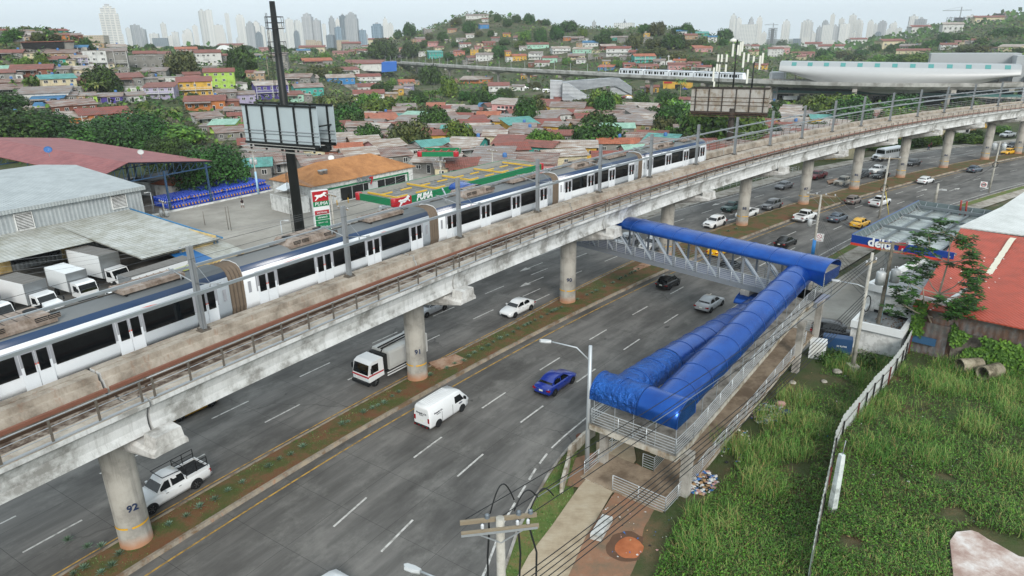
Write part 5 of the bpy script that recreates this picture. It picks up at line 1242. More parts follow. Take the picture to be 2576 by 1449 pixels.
m=MB(); m.tube((LdX-.4,-5.3,5.4),(LdX-.6,-5.2,7.4),.12); m.tube((LdX-.6,-6.0,5.4),(LdX-.8,-5.9,7.4),.12); m.build('red_pipe',M('red_oxide','#8d3a30',.6),dl)
for x in (4,LdX-5):
    for y in (-3,-8):
        m=MB(); m.box((x-.25,y-.25,0),(x+.25,y+.25,5.2)); m.build('column',WHT,dl)
txt('canopy_sign','delta',WLT,dl,(-.2,-3.3,6.03),(0,-1,0),(0,0,1),1.45,.1,world=False,bold=.03)
m=MB(); A=[(-.17,-4.1,6.35),(-.17,-6.1,6.75),(-.17,-5.7,5.9),(-.17,-5.15,5.65),(-.17,-5.2,6.2)]; m.rings([[m.p(q) for q in A],[m.p((q[0]-.04,q[1],q[2])) for q in A]],0); m.build('red_swoosh',REDP,dl)
for x in (5,LdX-6):
    pmp=thing('fuel_pump','',"fuel pump",WM(dl)@V((x,-5,0.05)),hd_,'fuel pumps under the blue canopy'); later(pmp,'fuel pump under the blue-fascia canopy',x); m=MB(); m.box((-.5,-.3,0),(.5,.3,2.0)); m.build('cabinet',REDP,pmp); m=MB(); m.box((-.35,-.33,1.2),(.35,-.3,1.8)); m.build('display',GL,pmp)
# white flat-roofed station buildings
wB=G(2184,717,4.9); wC=G(2308,656,4.9)
def parapet_block(label,A,B,W,H,wall,roofm,par=.7,name='building',cat='building'):
    h=dirv(A,B); o=thing(name,label,cat,(A.x,A.y,0),h); L=(B-A).length
    m=MB(); m.box((0,-W,0),(L,0,H-par)); m.build('wall',wall,o)
    m=MB(); m.box((-.3,-.3,H-par),(L+.3,.05,H)); m.box((-.3,-W-.05,H-par),(L+.3,-W+.3,H)); m.box((-.3,-W+.3,H-par),(0,-.3,H)); m.box((L,-W+.3,H-par),(L+.3,-.3,H)); m.build('parapet',M('bright_white_paint','#d9dcdc',.5,0,.05),o)
    m=MB(); m.poly([(0,-W+.3,H-par+.12),(L,-W+.3,H-par+.12),(L,-.3,H-par+.12),(0,-.3,H-par+.12)]); m.build('flat_roof',roofm,o)
    return o,L
FR=corr('flat_grey_roof','#8d9193','#757a7c',None,.4,1,.3)
b_,L_=parapet_block('white flat-roofed station shop with parapet, behind the tree with scattered leaves',wB,wC,7.2,5.2,WHT,FR)
m=MB(); m.box((-.08,-5.5,.2),(-.01,-1,2.6)); m.build('shop_window',GL,b_)
wD=G(2145,803,2.9); wE=G(2184,760,2.9); b_,L_=parapet_block('low white annex with ribbed leaf-strewn roof, between the ramp and the vine-covered wall',wD,wE,4.4,2.9,WHT,FR)
LEAFD=M('dry_leaves','#6b4f38',.9,0,.3,5)
m=MB()
for k in range(160):
    x=rnd.uniform(.3,L_-.1); y=-4.2+abs(rnd.gauss(0,1.3)); 
    if y<-.4: s_=rnd.uniform(.06,.16); m.poly([(x-s_,y,2.34),(x,y-s_*.6,2.36),(x+s_,y,2.35),(x,y+s_*.6,2.37)])
m.build('dry_leaves',LEAFD,b_)
# red-roofed and white-roofed sheds
def plane_roof(label,pts,th,mat,wall,name='shed',cat='building',wallz=.2):
    c=sum(pts,V())/len(pts); o=thing(name,label,cat,(c.x,c.y,0),0)
    m=MB(); a=[m.p(q) for q in pts]; b=[m.p(q-V((0,0,th))) for q in pts]; m.face(a); m.face(b[::-1]); n=len(pts)
    for i in range(n): m.face((a[i],b[i],b[(i+1)%n],a[(i+1)%n]))
    m.build('roof',mat,o,True)
    m=MB(); q=[c+(p-c)*.95 for p in pts]; A=[m.p((p.x,p.y,-.1)) for p in q]; B=[m.p((p.x,p.y,p.z-th-.03)) for p in q]; m.rings([A,B],0); m.build('wall',wall,o,True)
    return o
RED2=corr('terracotta_roof_sheet','#b34f3b','#9d4836',None,.32,0,.2,kind='world',rough=.65); WRF=corr('white_roof_sheet','#d6d7d4','#c2c3bf',None,.45,0,.2,kind='world'); OLDZ=corr('old_zinc_wall','#7f8285','#5b5b58','#6b5246',.4,0,.4,kind='Object')
r1=plane_roof('large shed with terracotta red sheet roof behind the leafy tree at right',[G(2297,768,4.7),G(2417,574,6.6),G(2640,606,6.6),G(2640,840,4.7)],.12,RED2,OLDZ)
m=MB(); a=G(2548,598,6.72); b=G(2448,748,4.95); d=(a-b).normalized(); x=d.cross(V((0,0,1))).normalized(); 
pts=[]
for k in range(25):
    q=b.lerp(a,k/24); j=.1*NZ.noise((k*.9,0,0)); pts.append((q+x*(.28+j),q-x*(.28-j)))
for p,q in zip(pts,pts[1:]): m.poly([p[0],p[1],q[1],q[0]])
m.build('pale_patch_strip',M('sealant_cream','#d0cbb9',.7),r1,True)
m=MB()
for k in range(60):
    u=rnd.uniform(2330,2570); v=rnd.uniform(640,790); 
    if v>760-(u-2300)*.9 or True:
        q=G(u,v,4.75+(768-v)/194*1.9+.08); 
        if v>574+(2417-u)*1.62+20: m.lathe([(.09,0),(.07,.04),(.01,.05)],6,0,tuple(q))
m.build('sealant_spot',M('sealant_white','#d8d8d2',.6),r1,True)
plane_roof('shed with white ribbed sheet roof at the right edge beyond the terracotta roof',[G(2412,570,6.7),G(2520,520,7.3),G(2640,440,7.3),G(2640,600,6.7)],.15,WRF,OLDZ)
lw=plane_roof('low red sheet lean-to under the terracotta roof eave, above the vine wall',[G(2387,800,3.0),G(2395,785,3.5),G(2660,862,3.5),G(2660,885,3.0)],.08,RED2,stained('old_plaster','#8b8a84','#4f4b45','#a5a29b',.7))
# vine-covered boundary wall and zinc wall beside it
VW=stained('mossy_block_wall','#4d4741','#302c28','#7b746a',.6,(.4,.62))
def longwall(label,pts,h,t,mat,name='wall'):
    o=thing(name,label,'wall',pts[0],0); m=MB()
    for a,b in zip(pts,pts[1:]): m.bar(a+V((0,0,h/2)),b+V((0,0,h/2)),t,h)
    m.build('wall_panel',mat,o,True); return o
w0=G(2385,905,0); w1=G(2660,970,0)
vw=longwall('dark mossy block wall overgrown with vines below the red lean-to roof',[w0,w1],2.9,.2,VW)
zw=longwall('patched old zinc and block wall between white annex and vine wall',[G(2282,880,0),G(2372,902,0)],3.2,.12,OLDZ)
m=MB(); a=G(2320,850,1.5); m.X=MX.Translation(a)@MX.Rotation(dirv(G(2282,880,0),G(2372,902,0)),4,'Z'); m.box((-.9,-.5,-.4),(1.2,-.3,.3)); m.build('blue_board',M('faded_blue_board','#2f5577',.6),zw,True)
# ---------------------------------------------------------------- leaves
def leafmat(n,c0,c1,c2):
    t=NT(n); f=t.noise(t.coord('Object'),1.1,4,.6); g=t.n('ShaderNodeNewGeometry'); r=t.n('ShaderNodeObjectInfo')
    c=t.ramp(t.math('ADD',t.math('MULTIPLY',f,.65),t.math('MULTIPLY',g.outputs['Random Per Island'],.35)),[(.25,c0),(.5,c1),(.72,c2)])
    h=t.n('ShaderNodeHueSaturation'); t.l(c,h.inputs['Color']); t.l(t.math('ADD',t.math('MULTIPLY',r.outputs['Random'],.5),.78),h.inputs['Value']); t.l(t.math('ADD',t.math('MULTIPLY',r.outputs['Random'],.05),.475),h.inputs['Hue'])
    m=t.done(h.outputs[0],.6,0,.3); t.b.inputs['Subsurface Weight'].default_value=0
    return m
LF_D=leafmat('dark_foliage','#16280e','#2b4717','#456924'); LF_L=leafmat('light_foliage','#28401a','#4a6a22','#728c35'); LF_O=leafmat('olive_foliage','#252d16','#434b25','#656738'); LF_V=leafmat('vine_leaves','#2c5219','#457526','#6a9a36'); LF_G=leafmat('grass_blades','#2f4a1e','#4f7632','#88a264'); LF_P=leafmat('palm_fronds','#2e4219','#566b2b','#8d8f4c'); BARK=stained('bark','#5f5347','#3b322a','#85786a',1.2,kind='Object'); BARKL=M('pale_bark','#9b9081',.8,0,.15,2); STRAW=M('dry_grass','#a0905c',.8,0,.2,3)
def leaf(mb,c,n,u,l,w,m=0):
    """pointed leaf folded along its midrib"""
    n=n.normalized(); u=(u-n*u.dot(n)).normalized(); x=n.cross(u)
    i=[mb.p(c),mb.p(c+u*l*.5+x*w*.5+n*w*.12),mb.p(c+u*l),mb.p(c+u*l*.5-x*w*.5+n*w*.12)]; mb.face(i,m)
t=NT('grass_patchwork'); co=t.coord('world'); g=t.n('ShaderNodeNewGeometry'); f=t.noise(co,.16,5,.65)
c=t.ramp(t.math('ADD',t.math('MULTIPLY',f,.7),t.math('MULTIPLY',g.outputs['Random Per Island'],.3)),[(.3,'#30501e'),(.44,'#4b7a30'),(.56,'#6c9446'),(.7,'#a0aa66')]); GRS=t.done(c,.7,0,.25)
def rv(r): 
    while 1:
        v=V((r.uniform(-1,1),r.uniform(-1,1),r.uniform(-1,1)))
        if .05<v.length<1: return v
# leafy vines on the walls
m=MB(); r=random.Random(5)
for seg,(p,q,h) in enumerate(((w0,w1,3.0),(G(2282,880,0),G(2310,888,0),5.2),(G(2384,900,0),G(2410,912,0),3.6))):
    d=(q-p).normalized(); n=V((d.y,-d.x,0))
    if n.dot(O-p)<0: n=-n
    L=(q-p).length
    for k in range((2600,700,500)[seg]):
        x=r.uniform(0,L); z=r.uniform(.2,h); dens=NZ.noise((x*.55+seg*9,z*.6,2))+.25*(z/h)
        if dens<.0: continue
        c=p+d*x+V((0,0,z))+n*(.15+r.random()*.35); leaf(m,c,n+rv(r)*.6+V((0,0,.4)),rv(r),.3,.24)
tag(m.build('vine',LF_V),'bright green vines climbing over the dark block wall at right','vine')
# the open-crowned tree with clumps of large leaves at branch ends
tb=G(2330,886,.1); tr_=thing('broadleaf_tree','slender tree with pale branching trunk and scattered leaf clusters before the terracotta roof','tree',tb); r=random.Random(3); HT=ztop(tb,585)
m=MB(); lm=MB(); sx=Rv
def tp(u,v,off=0.): 
    q=at(u,v,math.hypot(tb.x,tb.y)+off); return q
fork=tp(2352,800)
m.path([tb,tp(2335,840),fork],.2,8,radii=[.2,.16,.14]); m.path([tp(2347,822),tp(2325,775,-.6),tp(2322,720,-1)],.07,6,radii=[.09,.06,.04])
ends=[]
main=[fork,tp(2362,740),tp(2385,660),tp(2392,590)]; m.path(main,.1,6,radii=[.13,.1,.07,.04])
for (f,t_,o_) in ((fork,(2262,760),-1.5),(fork,(2420,790),1),(main[1],(2270,700),-2),(main[1],(2460,720),2),(main[1],(2440,690),-2),(main[2],(2310,640),1.5),(main[2],(2450,640),-1),(main[2],(2330,620),-1.5),(main[1],(2330,690),2.5),(main[3],(2420,600),.5),(main[3],(2372,580),0),(fork,(2300,800),2),(fork,(2390,780),-2),(main[1],(2420,745),-1.5),(main[0],(2440,760),0)):
    e=tp(*t_,o_); mid=f.lerp(e,.5)+V((0,0,-.25)); m.path([f,mid,e],.05,5,radii=[.07,.05,.03]); ends.append(e)
    for k in range(5):
        e2=e+rv(r)*1.5; m.path([mid.lerp(e,.6),e2],.02,4); ends.append(e2)
m.build('trunk',BARKL,tr_,True)
for e in ends+main[2:]:
    for k in range(5):
        c=e+rv(r)*.6; 
        for j in range(9):
            a=2*PI*j/9; u=V((cos(a),sin(a),-.25)); leaf(lm,c,V((0,0,1))+rv(r)*.3,u,.52,.22)
lm.build('crown',LF_D,tr_,True)
# concrete pipes, fence, slab post, generator
PIPE=stained('old_concrete_pipe','#8f8673','#5d5646','#a79f8c',.9)
for i,(u,v,h) in enumerate(((2440,918,.1),(2492,934,.35))):
    q=G(u,v,.75); o=thing('concrete_pipe',f'old concrete drain pipe lying in the grass by the vine wall, {"left" if i==0 else "right"} one','pipe',q,h,'concrete drain pipes'); m=MB(MX.Rotation(PI/2,4,'Y')); m.rings([[m.p((r_*cos(2*PI*j/20),r_*sin(2*PI*j/20),z_)) for j in range(20)] for r_,z_ in ((.62,-1),(.62,1),(.5,1),(.5,-1),(.62,-1))],0,True,False); m.build('pipe_shell',PIPE,o)
fps=[(2292,868),(2262,925),(2230,968),(2190,1010),(2150,1062),(2112,1110),(2092,1154),(2078,1230),(2062,1300),(2046,1380),(2030,1470)]
F3=[G(u,v,.1) for u,v in fps]
# recompute so that the fence keeps a smooth line on the ground
fe=thing('sheet_fence','pale corrugated sheet fence with red and black posts running through the tall grass','fence',F3[5],0)
SHEETW=corr('fence_sheet','#d6dada','#bcc0bf',None,.18,1,.3,kind='world'); 
m=MB(); m2=MB(); r=random.Random(8)
posts=[]
tot=0
for i,(a,b) in enumerate(zip(F3,F3[1:])):
    L=(b-a).length; k=max(1,int(L/.3)); d=(b-a)/L; n=V((d.y,-d.x,0)); ok=not(.3<0)
    last=None
    for j in range(k+1):
        q=a.lerp(b,j/k)+n*(.035 if j%2 else -.035); t_=2.3+.09*NZ.noise((q.x*2.3,q.y*2.3,0)); cur=(m.p(q),m.p(q+V((0,0,t_)))) 
        if last: m.face((last[0],cur[0],cur[1],last[1]))
        last=cur
    kk=max(1,round(L/2.4))
    for j in range(kk): posts.append((a.lerp(b,j/kk),d))
m.build('sheet',SHEETW,fe,True)
side_n=None
for i,(q,d) in enumerate(posts):
    n=V((d.y,-d.x,0)); n=n if n.x>0 else -n
    m=MB(); m.bar(q+n*.1+V((0,0,-.2)),q+n*.1+V((0,0,1.75)),.09,.09); m.build('post',M('dark_red_post','#5d201e',.6) if i%4==1 else BLK,fe,True)
for z in (.6,1.5):
    m=MB(); m.path([q+V((0,0,z))+V((.09,-.0,0)) for q in F3],.025,4); m.build('fence_rail',STEELD,fe,True)
b=G(2094,1278,.2); t_=G(2117,1147,0); o=thing('concrete_post','square white concrete post standing beside the sheet fence in the lot','post',b,.3); zt=ztop(b,1150)
m=MB(); m.rings([[m.p((x*s_,y*s_,z)) for x,y in ((-.2,-.2),(.2,-.2),(.2,.2),(-.2,.2))] for z,s_ in ((-.3,1),(zt-.5,.8),(zt,.7))],0); m.build('shaft',stained('white_concrete_post','#c6cdcc','#9fa5a3','#d5dada',1,kind='Object'),o); m=MB(); m.tube((0.05,0,zt),(.1,0,zt+.9),.025); m.lathe([(.02,-.05),(.05,0),(.02,.05)],8,0,(.1,0,zt+.92)); m.build('rod',STEELG,o)
q=G(2105,868,.75); ge=thing('generator','blue enclosed generator box beside the parked black car','generator',(q.x,q.y,.05),rad(-24)); m=MB(); m.box((-1.3,-.55,.15),(1.3,.55,1.55)); m.box((-1.25,-.5,1.55),(1.25,.5,1.6)); m.build('enclosure',M('generator_blue','#28486f',.45,.1,.08),ge); m=MB(); m.box((-1.2,-.5,0),(1.2,.5,.15)); m.build('skid_base',BLK,ge); txt('lettering','GI SUMO',WLT,ge,(.4,-.56,.85),(1,0,0),(0,0,1),.22,.01,world=False)
q=G(2056,880,.8); o=thing('meter_box','small white service cabinet between ramp column and blue generator','cabinet',(q.x,q.y,.05),rad(-24)); m=MB(); m.box((-.7,-.5,0),(.7,.5,1.7)); m.prism([(-.75,-.55),(.75,-.55),(.75,.55),(-.75,.55)],1.7,1.76); m.build('cabinet_body',WBOX,o); m=MB(); m.box((-.5,-.52,.2),(.5,-.505,1.5)); m.build('door',WFR,o)
# ---------------------------------------------------------------- poles, lamps, signs
PCON=stained('pole_concrete','#a9a69d','#85827a','#bab7af',.8,(.36,.6),kind='Object',bump=.1); PGAL=M('galvanised_pole','#b3b9bd',.45,.4,.05,2); WOODX=M('weathered_crossarm','#877b68',.8,0,.2,4); INS=M('porcelain_insulator','#c9ccd0',.2); INSD=M('grey_polymer_insulator','#6f7880',.4); TRF_=M('transformer_grey','#b7babb',.4,.1,.06); WIRE=M('black_wire','#1f2123',.6); WIRG=M('grey_wire','#84878a',.5,.4)
def pole(label,u,v,vt,r0=.2,r1=.12,mat=PCON,name='utility_pole',foot=False,lean=None,z0=None):
    b=G(u,v,0) if z0 is None else z0; z=ztop(b,vt); o=thing(name,label,'pole',b)
    t=V((0,0,z)) if lean is None else V((lean[0],lean[1],z))
    m=MB(); m.path([(0,0,-.2),tuple(t*.5),tuple(t)],r0,12,0,True,[r0,(r0+r1)/2,r1]); m.build('shaft',mat,o)
    if foot: m=MB(); m.box((-.42,-.42,-.1),(.42,.42,.6)); m.build('footing',PCON,o)
    return o,b,z
def crossarm(o,z,L,h,ins=3,w_=.12,mat=WOODX,off=0.):
    d=V((cos(h),sin(h),0)); n=V((-sin(h),cos(h),0))
    m=MB(); m.bar(-d*L/2+n*off+V((0,0,z)),d*L/2+n*off+V((0,0,z)),w_,w_*1.3); m.build('crossarm',mat,o)
    P_=[]
    for k in range(ins):
        q=d*(L*(-.46+.92*k/(ins-1)))+n*off+V((0,0,z+.1)); m=MB(); m.lathe([(.03,0),(.09,.05),(.06,.09),(.1,.13),(.06,.17),(.09,.21),(.03,.25)],8,0,tuple(q)); m.build('insulator',INS,o); P_.append(q+V((0,0,.22))+o.location)
    return P_
def transformer(o,x,y,z,r=.32,h=.95):
    m=MB(); m.lathe([(.05,0),(r,.02),(r,h),(r*.8,h+.08),(.03,h+.1)],14,0,(x,y,z)); m.lathe([(.06,0),(.05,.25),(.08,.3),(.02,.36)],8,1,(x+.1,y,z+h+.06)); m.lathe([(.06,0),(.05,.25),(.08,.3),(.02,.36)],8,1,(x-.12,y,z+h+.06)); m.build('transformer',[TRF_,INS],o)
def lamp(o,z,d,L,rise,head=.8):
    e=V((d[0]*L,d[1]*L,z+rise)); m=MB(); m.path([(0,0,z),(d[0]*L*.35,d[1]*L*.35,z+rise*.75),tuple(e)],.05,6); m.build('lamp_arm',PGAL,o)
    h=math.atan2(d[1],d[0]); m=MB(MX.Translation(e)@MX.Rotation(h,4,'Z')); m.rings([[m.p((x,y*f,z_)) for x,y in ((0,-.1),(head*.4,-.2),(head*.85,-.18),(head,0),(head*.85,.18),(head*.4,.2),(0,.1))] for f,z_ in ((.8,-.08),(1,0),(.6,.1))],0); m.build('lamp_head',TRF_,o)
# 1 street lamp in front of the ramp
o,b,z=pole('tall white street lamp with single arm in front of the ramp landing',1476,1180,870,.17,.12,PGAL,'street_lamp'); e=at(1440,852,math.hypot(b.x,b.y)+.4); dd=V((-1,.2,0)).normalized(); lamp(o,z-1.1,(dd.x,dd.y),2.6,1.2)
m=MB(); m.box((-.35,-.35,-.1),(.35,.35,.12)); m.build('footing',KERB,o)
q=G(1150,1475,8.2); o=thing('street_lamp','street lamp whose head just shows at the bottom edge, left of the crossarm pole','pole',(q.x,q.y,0)); m=MB(); m.tube((0,0,-.1),(0,0,8.0),.14,.09); m.build('shaft',PGAL,o); lamp(o,8.0,(-.9,.42),1.7,.3)
# 2 foreground pole with double crossarms
t0=at(1258,1303,26.2); z_t=t0.z; fb=V((t0.x,t0.y,0)); o=thing('utility_pole','nearest concrete utility pole with double wooden crossarms and cable loops, bottom of picture','pole',fb)
m=MB(); m.tube((0,0,-.2),(0,0,z_t),.26,.2,14); m.build('shaft',PCON,o)
a1,a2=at(1164,1302,26.0),at(1345,1335,26.4); hX=dirv(a1,a2); LX=(a2-a1).length
d=V((cos(hX),sin(hX),0)); n=V((-sin(hX),cos(hX),0))
for off,dz,mt in ((.27,-.25,WOODX),(-.27,-.45,WOODX)):
    m=MB(); m.bar(-d*LX*.52+n*off+V((0,0,z_t+dz)),d*LX*.5+n*off+V((0,0,z_t+dz)),.13,.2); m.build('crossarm',mt,o)
m=MB(); m.bar(-d*LX*.52-n*.36+V((0,0,z_t-.5)),d*LX*.48-n*.36+V((0,0,z_t-.5)),.02,.12); m.bar(-d*LX*.3-n*.3+V((0,0,z_t-.55)),-n*.2+V((0,0,z_t-1.25)),.05,.05); m.bar(d*LX*.3-n*.3+V((0,0,z_t-.55)),-n*.2+V((0,0,z_t-1.25)),.05,.05); m.build('steel_brace',STEELG,o)
m=MB()
for f in (-.24,.22,.36): q=d*LX*f-n*.2+V((0,0,z_t-.33)); m.lathe([(.04,0),(.09,.03),(.07,.07),(.09,.11),(.07,.15),(.09,.19),(.03,.26)],10,0,tuple(q))
m.build('insulator',INS,o)
m=MB()
for f in (-.16,.26,.42): q=d*LX*f+n*.33+V((0,0,z_t-.1)); m.lathe([(.03,-.25),(.14,-.2),(.06,-.12),(.15,-.06),(.06,.02),(.13,.08),(.03,.16)],10,0,tuple(q))
m.build('insulator',INSD,o)
m=MB()
for f,side_ in ((-.14,-.1),(.25,.1),(.4,.35)):
    top=d*LX*f+n*.3+V((0,0,z_t-.15)); m.path([top,top+V((0,0,-.8)),top+V((side_,-.1,-2.2)),top+V((side_*1.2-.1*(f>0),-.2,-4)),V((.12 if f>0 else -.2,-.2,max(.3,z_t-7)))],.05,6)
m.build('riser_cable',WIRE,o)
loops=[]
m=MB()
for f,k in ((-.12,0),(.2,1),(.42,2)):
    p0=d*LX*f+n*.33+V((0,0,z_t+.05)); 
    c=p0+n*1.2+V((0,0,1.0+.25*(k==0))); e=p0+d*1.25+n*.7+V((0,0,.1)); m.path([p0+(e-p0)*t_+V((0,0,(.75+.5*(k==0))*sin(PI*t_))) for t_ in [i/12 for i in range(13)]],.035,6); loops.append(e+fb)
m.build('cable_loop',WIRE,o)
FP=[d*LX*f+n*.3+V((0,0,z_t-.1))+fb for f in (-.45,.05,.46)]
# 3 right-hand poles
P1,b1_,z1_=pole('grey concrete pole with footing right of the ramp, carrying the cable bundle',2143,932,636,.2,.12,PCON,foot=True); c1=crossarm(P1,z1_-.9,1.6,.6,3); lamp(P1,z1_-3.2,(-.9,.5),2.0,.3)
m=MB(); m.path([V((.25+.28*cos(t_),-.1,z1_-4.6+.75*sin(t_))) for t_ in [2*PI*k/16 for k in range(33)]],.05,5); m.build('cable_coil',WIRE,P1)
P2,b2_,z2_=pole('dark octagonal pole with two grey transformers and blue conduit, beside the white annex',2199,868,608,.22,.14,stained('dark_pole','#6d675c','#4c473f','#857f73',.8,kind='Object')); c2_=crossarm(P2,z2_-.2,2.4,-.45,4); crossarm(P2,z2_-.9,1.8,-.45,3); transformer(P2,-.75,-.3,z2_-4.1,.42,1.2); transformer(P2,.75,.0,z2_-4.0,.42,1.2)
m=MB(); m.tube((.25,.05,0),(.2,.05,z2_-3),.045,n=6); m.build('conduit',M('pale_blue_conduit','#7fb4cc',.5),P2); lamp(P2,z2_-5.4,(.95,-.3),1.3,.1)
P3,b3_,z3_=pole('concrete pole with blue painted base beside the right kerb',2043,650,490,.18,.12,PCON); c3=crossarm(P3,z3_-.1,3.6,-.5,4); transformer(P3,-1.0,.0,z3_-4.3,.3,.9)
m=MB(); m.tube((0,0,0),(0,0,2.6),.23,.21,12); m.tube((-.25,-.1,0),(-.25,-.1,2.8),.05,n=6); m.build('blue_sleeve',M('blue_sleeve','#2f7fc4',.4),P3); lamp(P3,z3_-3.6,(-.95,.3),2.2,.2)
sb=G(2055,640,0); sp_=thing('traffic_sign','square white no-turn sign with red markings beside the pole with the blue base','sign',sb,math.atan2(-sb.y,-sb.x)+PI/2); m=MB(); m.tube((0,0,0),(0,0,2.3),.03); m.build('post',STEELG,sp_); m=MB(); m.box((-.55,-.05,1.9),(.55,-.02,3.0)); m.build('plate',WLT,sp_)
m=MB(); m.path([V((.3*cos(t_),-.06,2.6+.26*sin(t_))) for t_ in [2*PI*k/16 for k in range(17)]],.03,4); m.bar((-.22,-.07,2.8),(.22,-.07,2.4),.05,.02,0,(0,1,0)); m.box((-.3,-.065,2.05),(.3,-.055,2.12)); m.build('symbol',REDP,sp_)
P4,b4_,z4_=pole('concrete pole with black cable coil and yellow guy guard behind the blue-fascia canopy',2211,548,396,.2,.13,PCON); c4=crossarm(P4,z4_-.15,3.2,2.8,3)
m=MB(); m.path([V((-.1+.6*cos(t_),-.25,z4_-5+.6*sin(t_))) for t_ in [2*PI*k/16 for k in range(49)]],.05,5); m.build('cable_coil',WIRE,P4); m=MB(); m.tube((1.4,-.6,0),(.25,-.1,z4_-5.4),.06); m.build('guy_guard',M('yellow_guard','#c9b64a',.5),P4)
P5,b5_,z5_=pole('short pole stub with white lamp behind the far edge of the blue-fascia canopy',2351,512,462,.28,.16,PCON); lamp(P5,z5_-1.2,(.95,-.3),.7,.1)
P6,b6_,z6_=pole('concrete pole with two transformers near the sixty sign at far right',2487,485,355,.18,.12,PCON); transformer(P6,-.9,0,z6_-1.6,.4,1.1); transformer(P6,.9,0,z6_-1.7,.4,1.1)
m=MB(); m.path([V((-.1+.5*cos(t_),-.2,z6_-4.3+.5*sin(t_))) for t_ in [2*PI*k/16 for k in range(33)]],.06,5); m.build('cable_coil',WIRE,P6)
sb=G(2470,486,0); o=thing('speed_limit_sign','white speed limit sign reading 60 in a red ring at the far right kerb','sign',sb,math.atan2(-sb.y,-sb.x)+PI/2); zz=ztop(sb,457); m=MB(); m.tube((0,0,0),(0,0,zz),.04); m.build('post',STEELG,o); m=MB(); m.box((-.55,-.08,zz-1.1),(.55,-.05,zz)); m.build('plate',WLT,o)
m=MB(); m.path([V((.38*cos(t_),-.1,zz-.55+.38*sin(t_))) for t_ in [2*PI*k/20 for k in range(21)]],.06,5); m.build('red_ring',REDP,o); txt('speed_number','60',BLK,o,(0,-.1,zz-.56),(1,0,0),(0,0,1),.5,.01,world=False,bold=.03)
# poles of the left side
def lp(label,u,v,vt,arm=True,tr=0,base=None,z0=None):
    o,b,z=pole(label,u,v,vt,.16,.1,PCON,z0=z0)
    P_=crossarm(o,z-.2,2.6,head(50)+PI/2,4) if arm else []
    for k in range(tr): transformer(o,-.5+k*.9,-.2,z-2.6-k*.1,.3,.9)
    return o,P_
L1_,w1_=lp('light pole with transformers and blue painted foot behind the drums, left of the tall billboard',650,488,379,True,2)
m=MB(); m.tube((0,0,0),(0,0,4.5),.24,.2); m.build('blue_sleeve',M('pale_blue_pole_paint','#9fc4dc',.5),L1_)
L2_,w2_=lp('pole with crossarm of insulators in front of the price pylon, behind the train',844,606,488)
L3_,w3_=lp('pole with insulators standing before the fuel canopy with a pale lamp',870,598,522); lamp(L3_,6,(-.95,.3),1.6,.5)
L4_,w4_=lp('tall pale pole with insulator strings in the middle of the green fuel canopy',1113,520,404)
L5_,w5_=lp('pale pole with cable tangle towards the right end of the green fuel canopy',1240,470,378)
lp('wooden pole with transformers in front of the chain fence corner at left',416,546,506,True,2)
o,b,z=pole('short lamp post with pale head by the chain fence corner at left',388,535,484,.08,.06,PGAL,'street_lamp'); lamp(o,z,(-.5,-.5),.4,.05)
o,b,z=pole('thin forecourt lamp post with white head in front of the billboard mast, left of it',714,622,556,.09,.06,PGAL,'street_lamp'); lamp(o,z,(.9,0),.5,.05)
for i,(u,v,vt) in enumerate(((516,567,532),(575,578,520),(582,580,519))):
    o,b,z=pole('',u,v,vt,.05,.04,STEELD,'steel_post'); o['group']='thin posts on the forecourt'; later(o,'thin bare steel post on the forecourt concrete',u)
# ---------------------------------------------------------------- wires
def wires(label,pairs,sag=.8,r=.014,mat=WIRE):
    o=thing('power_line',label,'power line',pairs[0][0]); 
    for a,b in pairs:
        m=MB(); m.path([a.lerp(b,k/14)+V((0,0,-4*sag*(k/14)*(1-k/14))) for k in range(15)],r,4); m.build('wire',mat,o,True)
    return o
top=lambda b,z,dz=0,dx=0:V((b.x+dx,b.y,z-dz))
wires('black power lines from the nearest pole to the footed pole',[(FP[i],c1[i]) for i in range(3)],.7,.022)
wires('grey cable parallel to the power lines above the ramp',[(loops[1],top(b1_,z1_,1.2))],.6,.02,WIRG)
lo=G(1150,1500,0); A_=[at(1240+i*14,1449+30,22+i*.2) for i in range(5)]
wires('bundle of five black cables rising from the bottom edge',[(at(1300+i*22,1460,25.),top(b1_,z1_,3.6+i*.35)) for i in range(5)],.9,.025)
wires('cables between the pole right of the ramp and the transformer pole',[(top(b1_,z1_,.9+.5*i),top(b2_,z2_,.5+.6*i)) for i in range(3)],.2,.016)
wires('overhead lines from the transformer pole to the pole with the blue base',[(c3[i],c2_[i]) for i in range(4)],.8,.014,WIRG)
wires('drooping cables from the coil pole to the pole with the blue base',[(top(b3_,z3_,2.5+.4*i),top(b1_,z1_,2.4+.4*i)) for i in range(5)],.9,.018)
wires('lines along the road between the coil pole and the pole with the blue base',[(c3[i],c4[i]) for i in range(3)],.9,.013,WIRG)
wires('lines along the road from the coil pole to the far transformer pole',[(c4[i],top(b6_,z6_,.3+.3*i)) for i in range(3)],1.2,.013,WIRG)
wires('cable from the pole stub along the right verge',[(top(b5_,z5_,.8),top(b6_,z6_,4.4))],1.0,.03)
wires('power lines behind the train from the left edge past the price pylon',[(at(0+0*i,700-14*i,90+i),w3_[i]) for i in range(4)],.8,.016,WIRG)
wires('power lines from the pylon poles to the pole amid the green canopy',[(w3_[i],w4_[i]) for i in range(4)],.5,.014,WIRG)
wires('power lines between the two poles of the green canopy',[(w4_[i],w5_[i]) for i in range(4)],.5,.014,WIRG)
wires('power lines from the drum-side pole to the pylon pole',[(w1_[i],w2_[i]) for i in range(4)],.9,.014,WIRG)
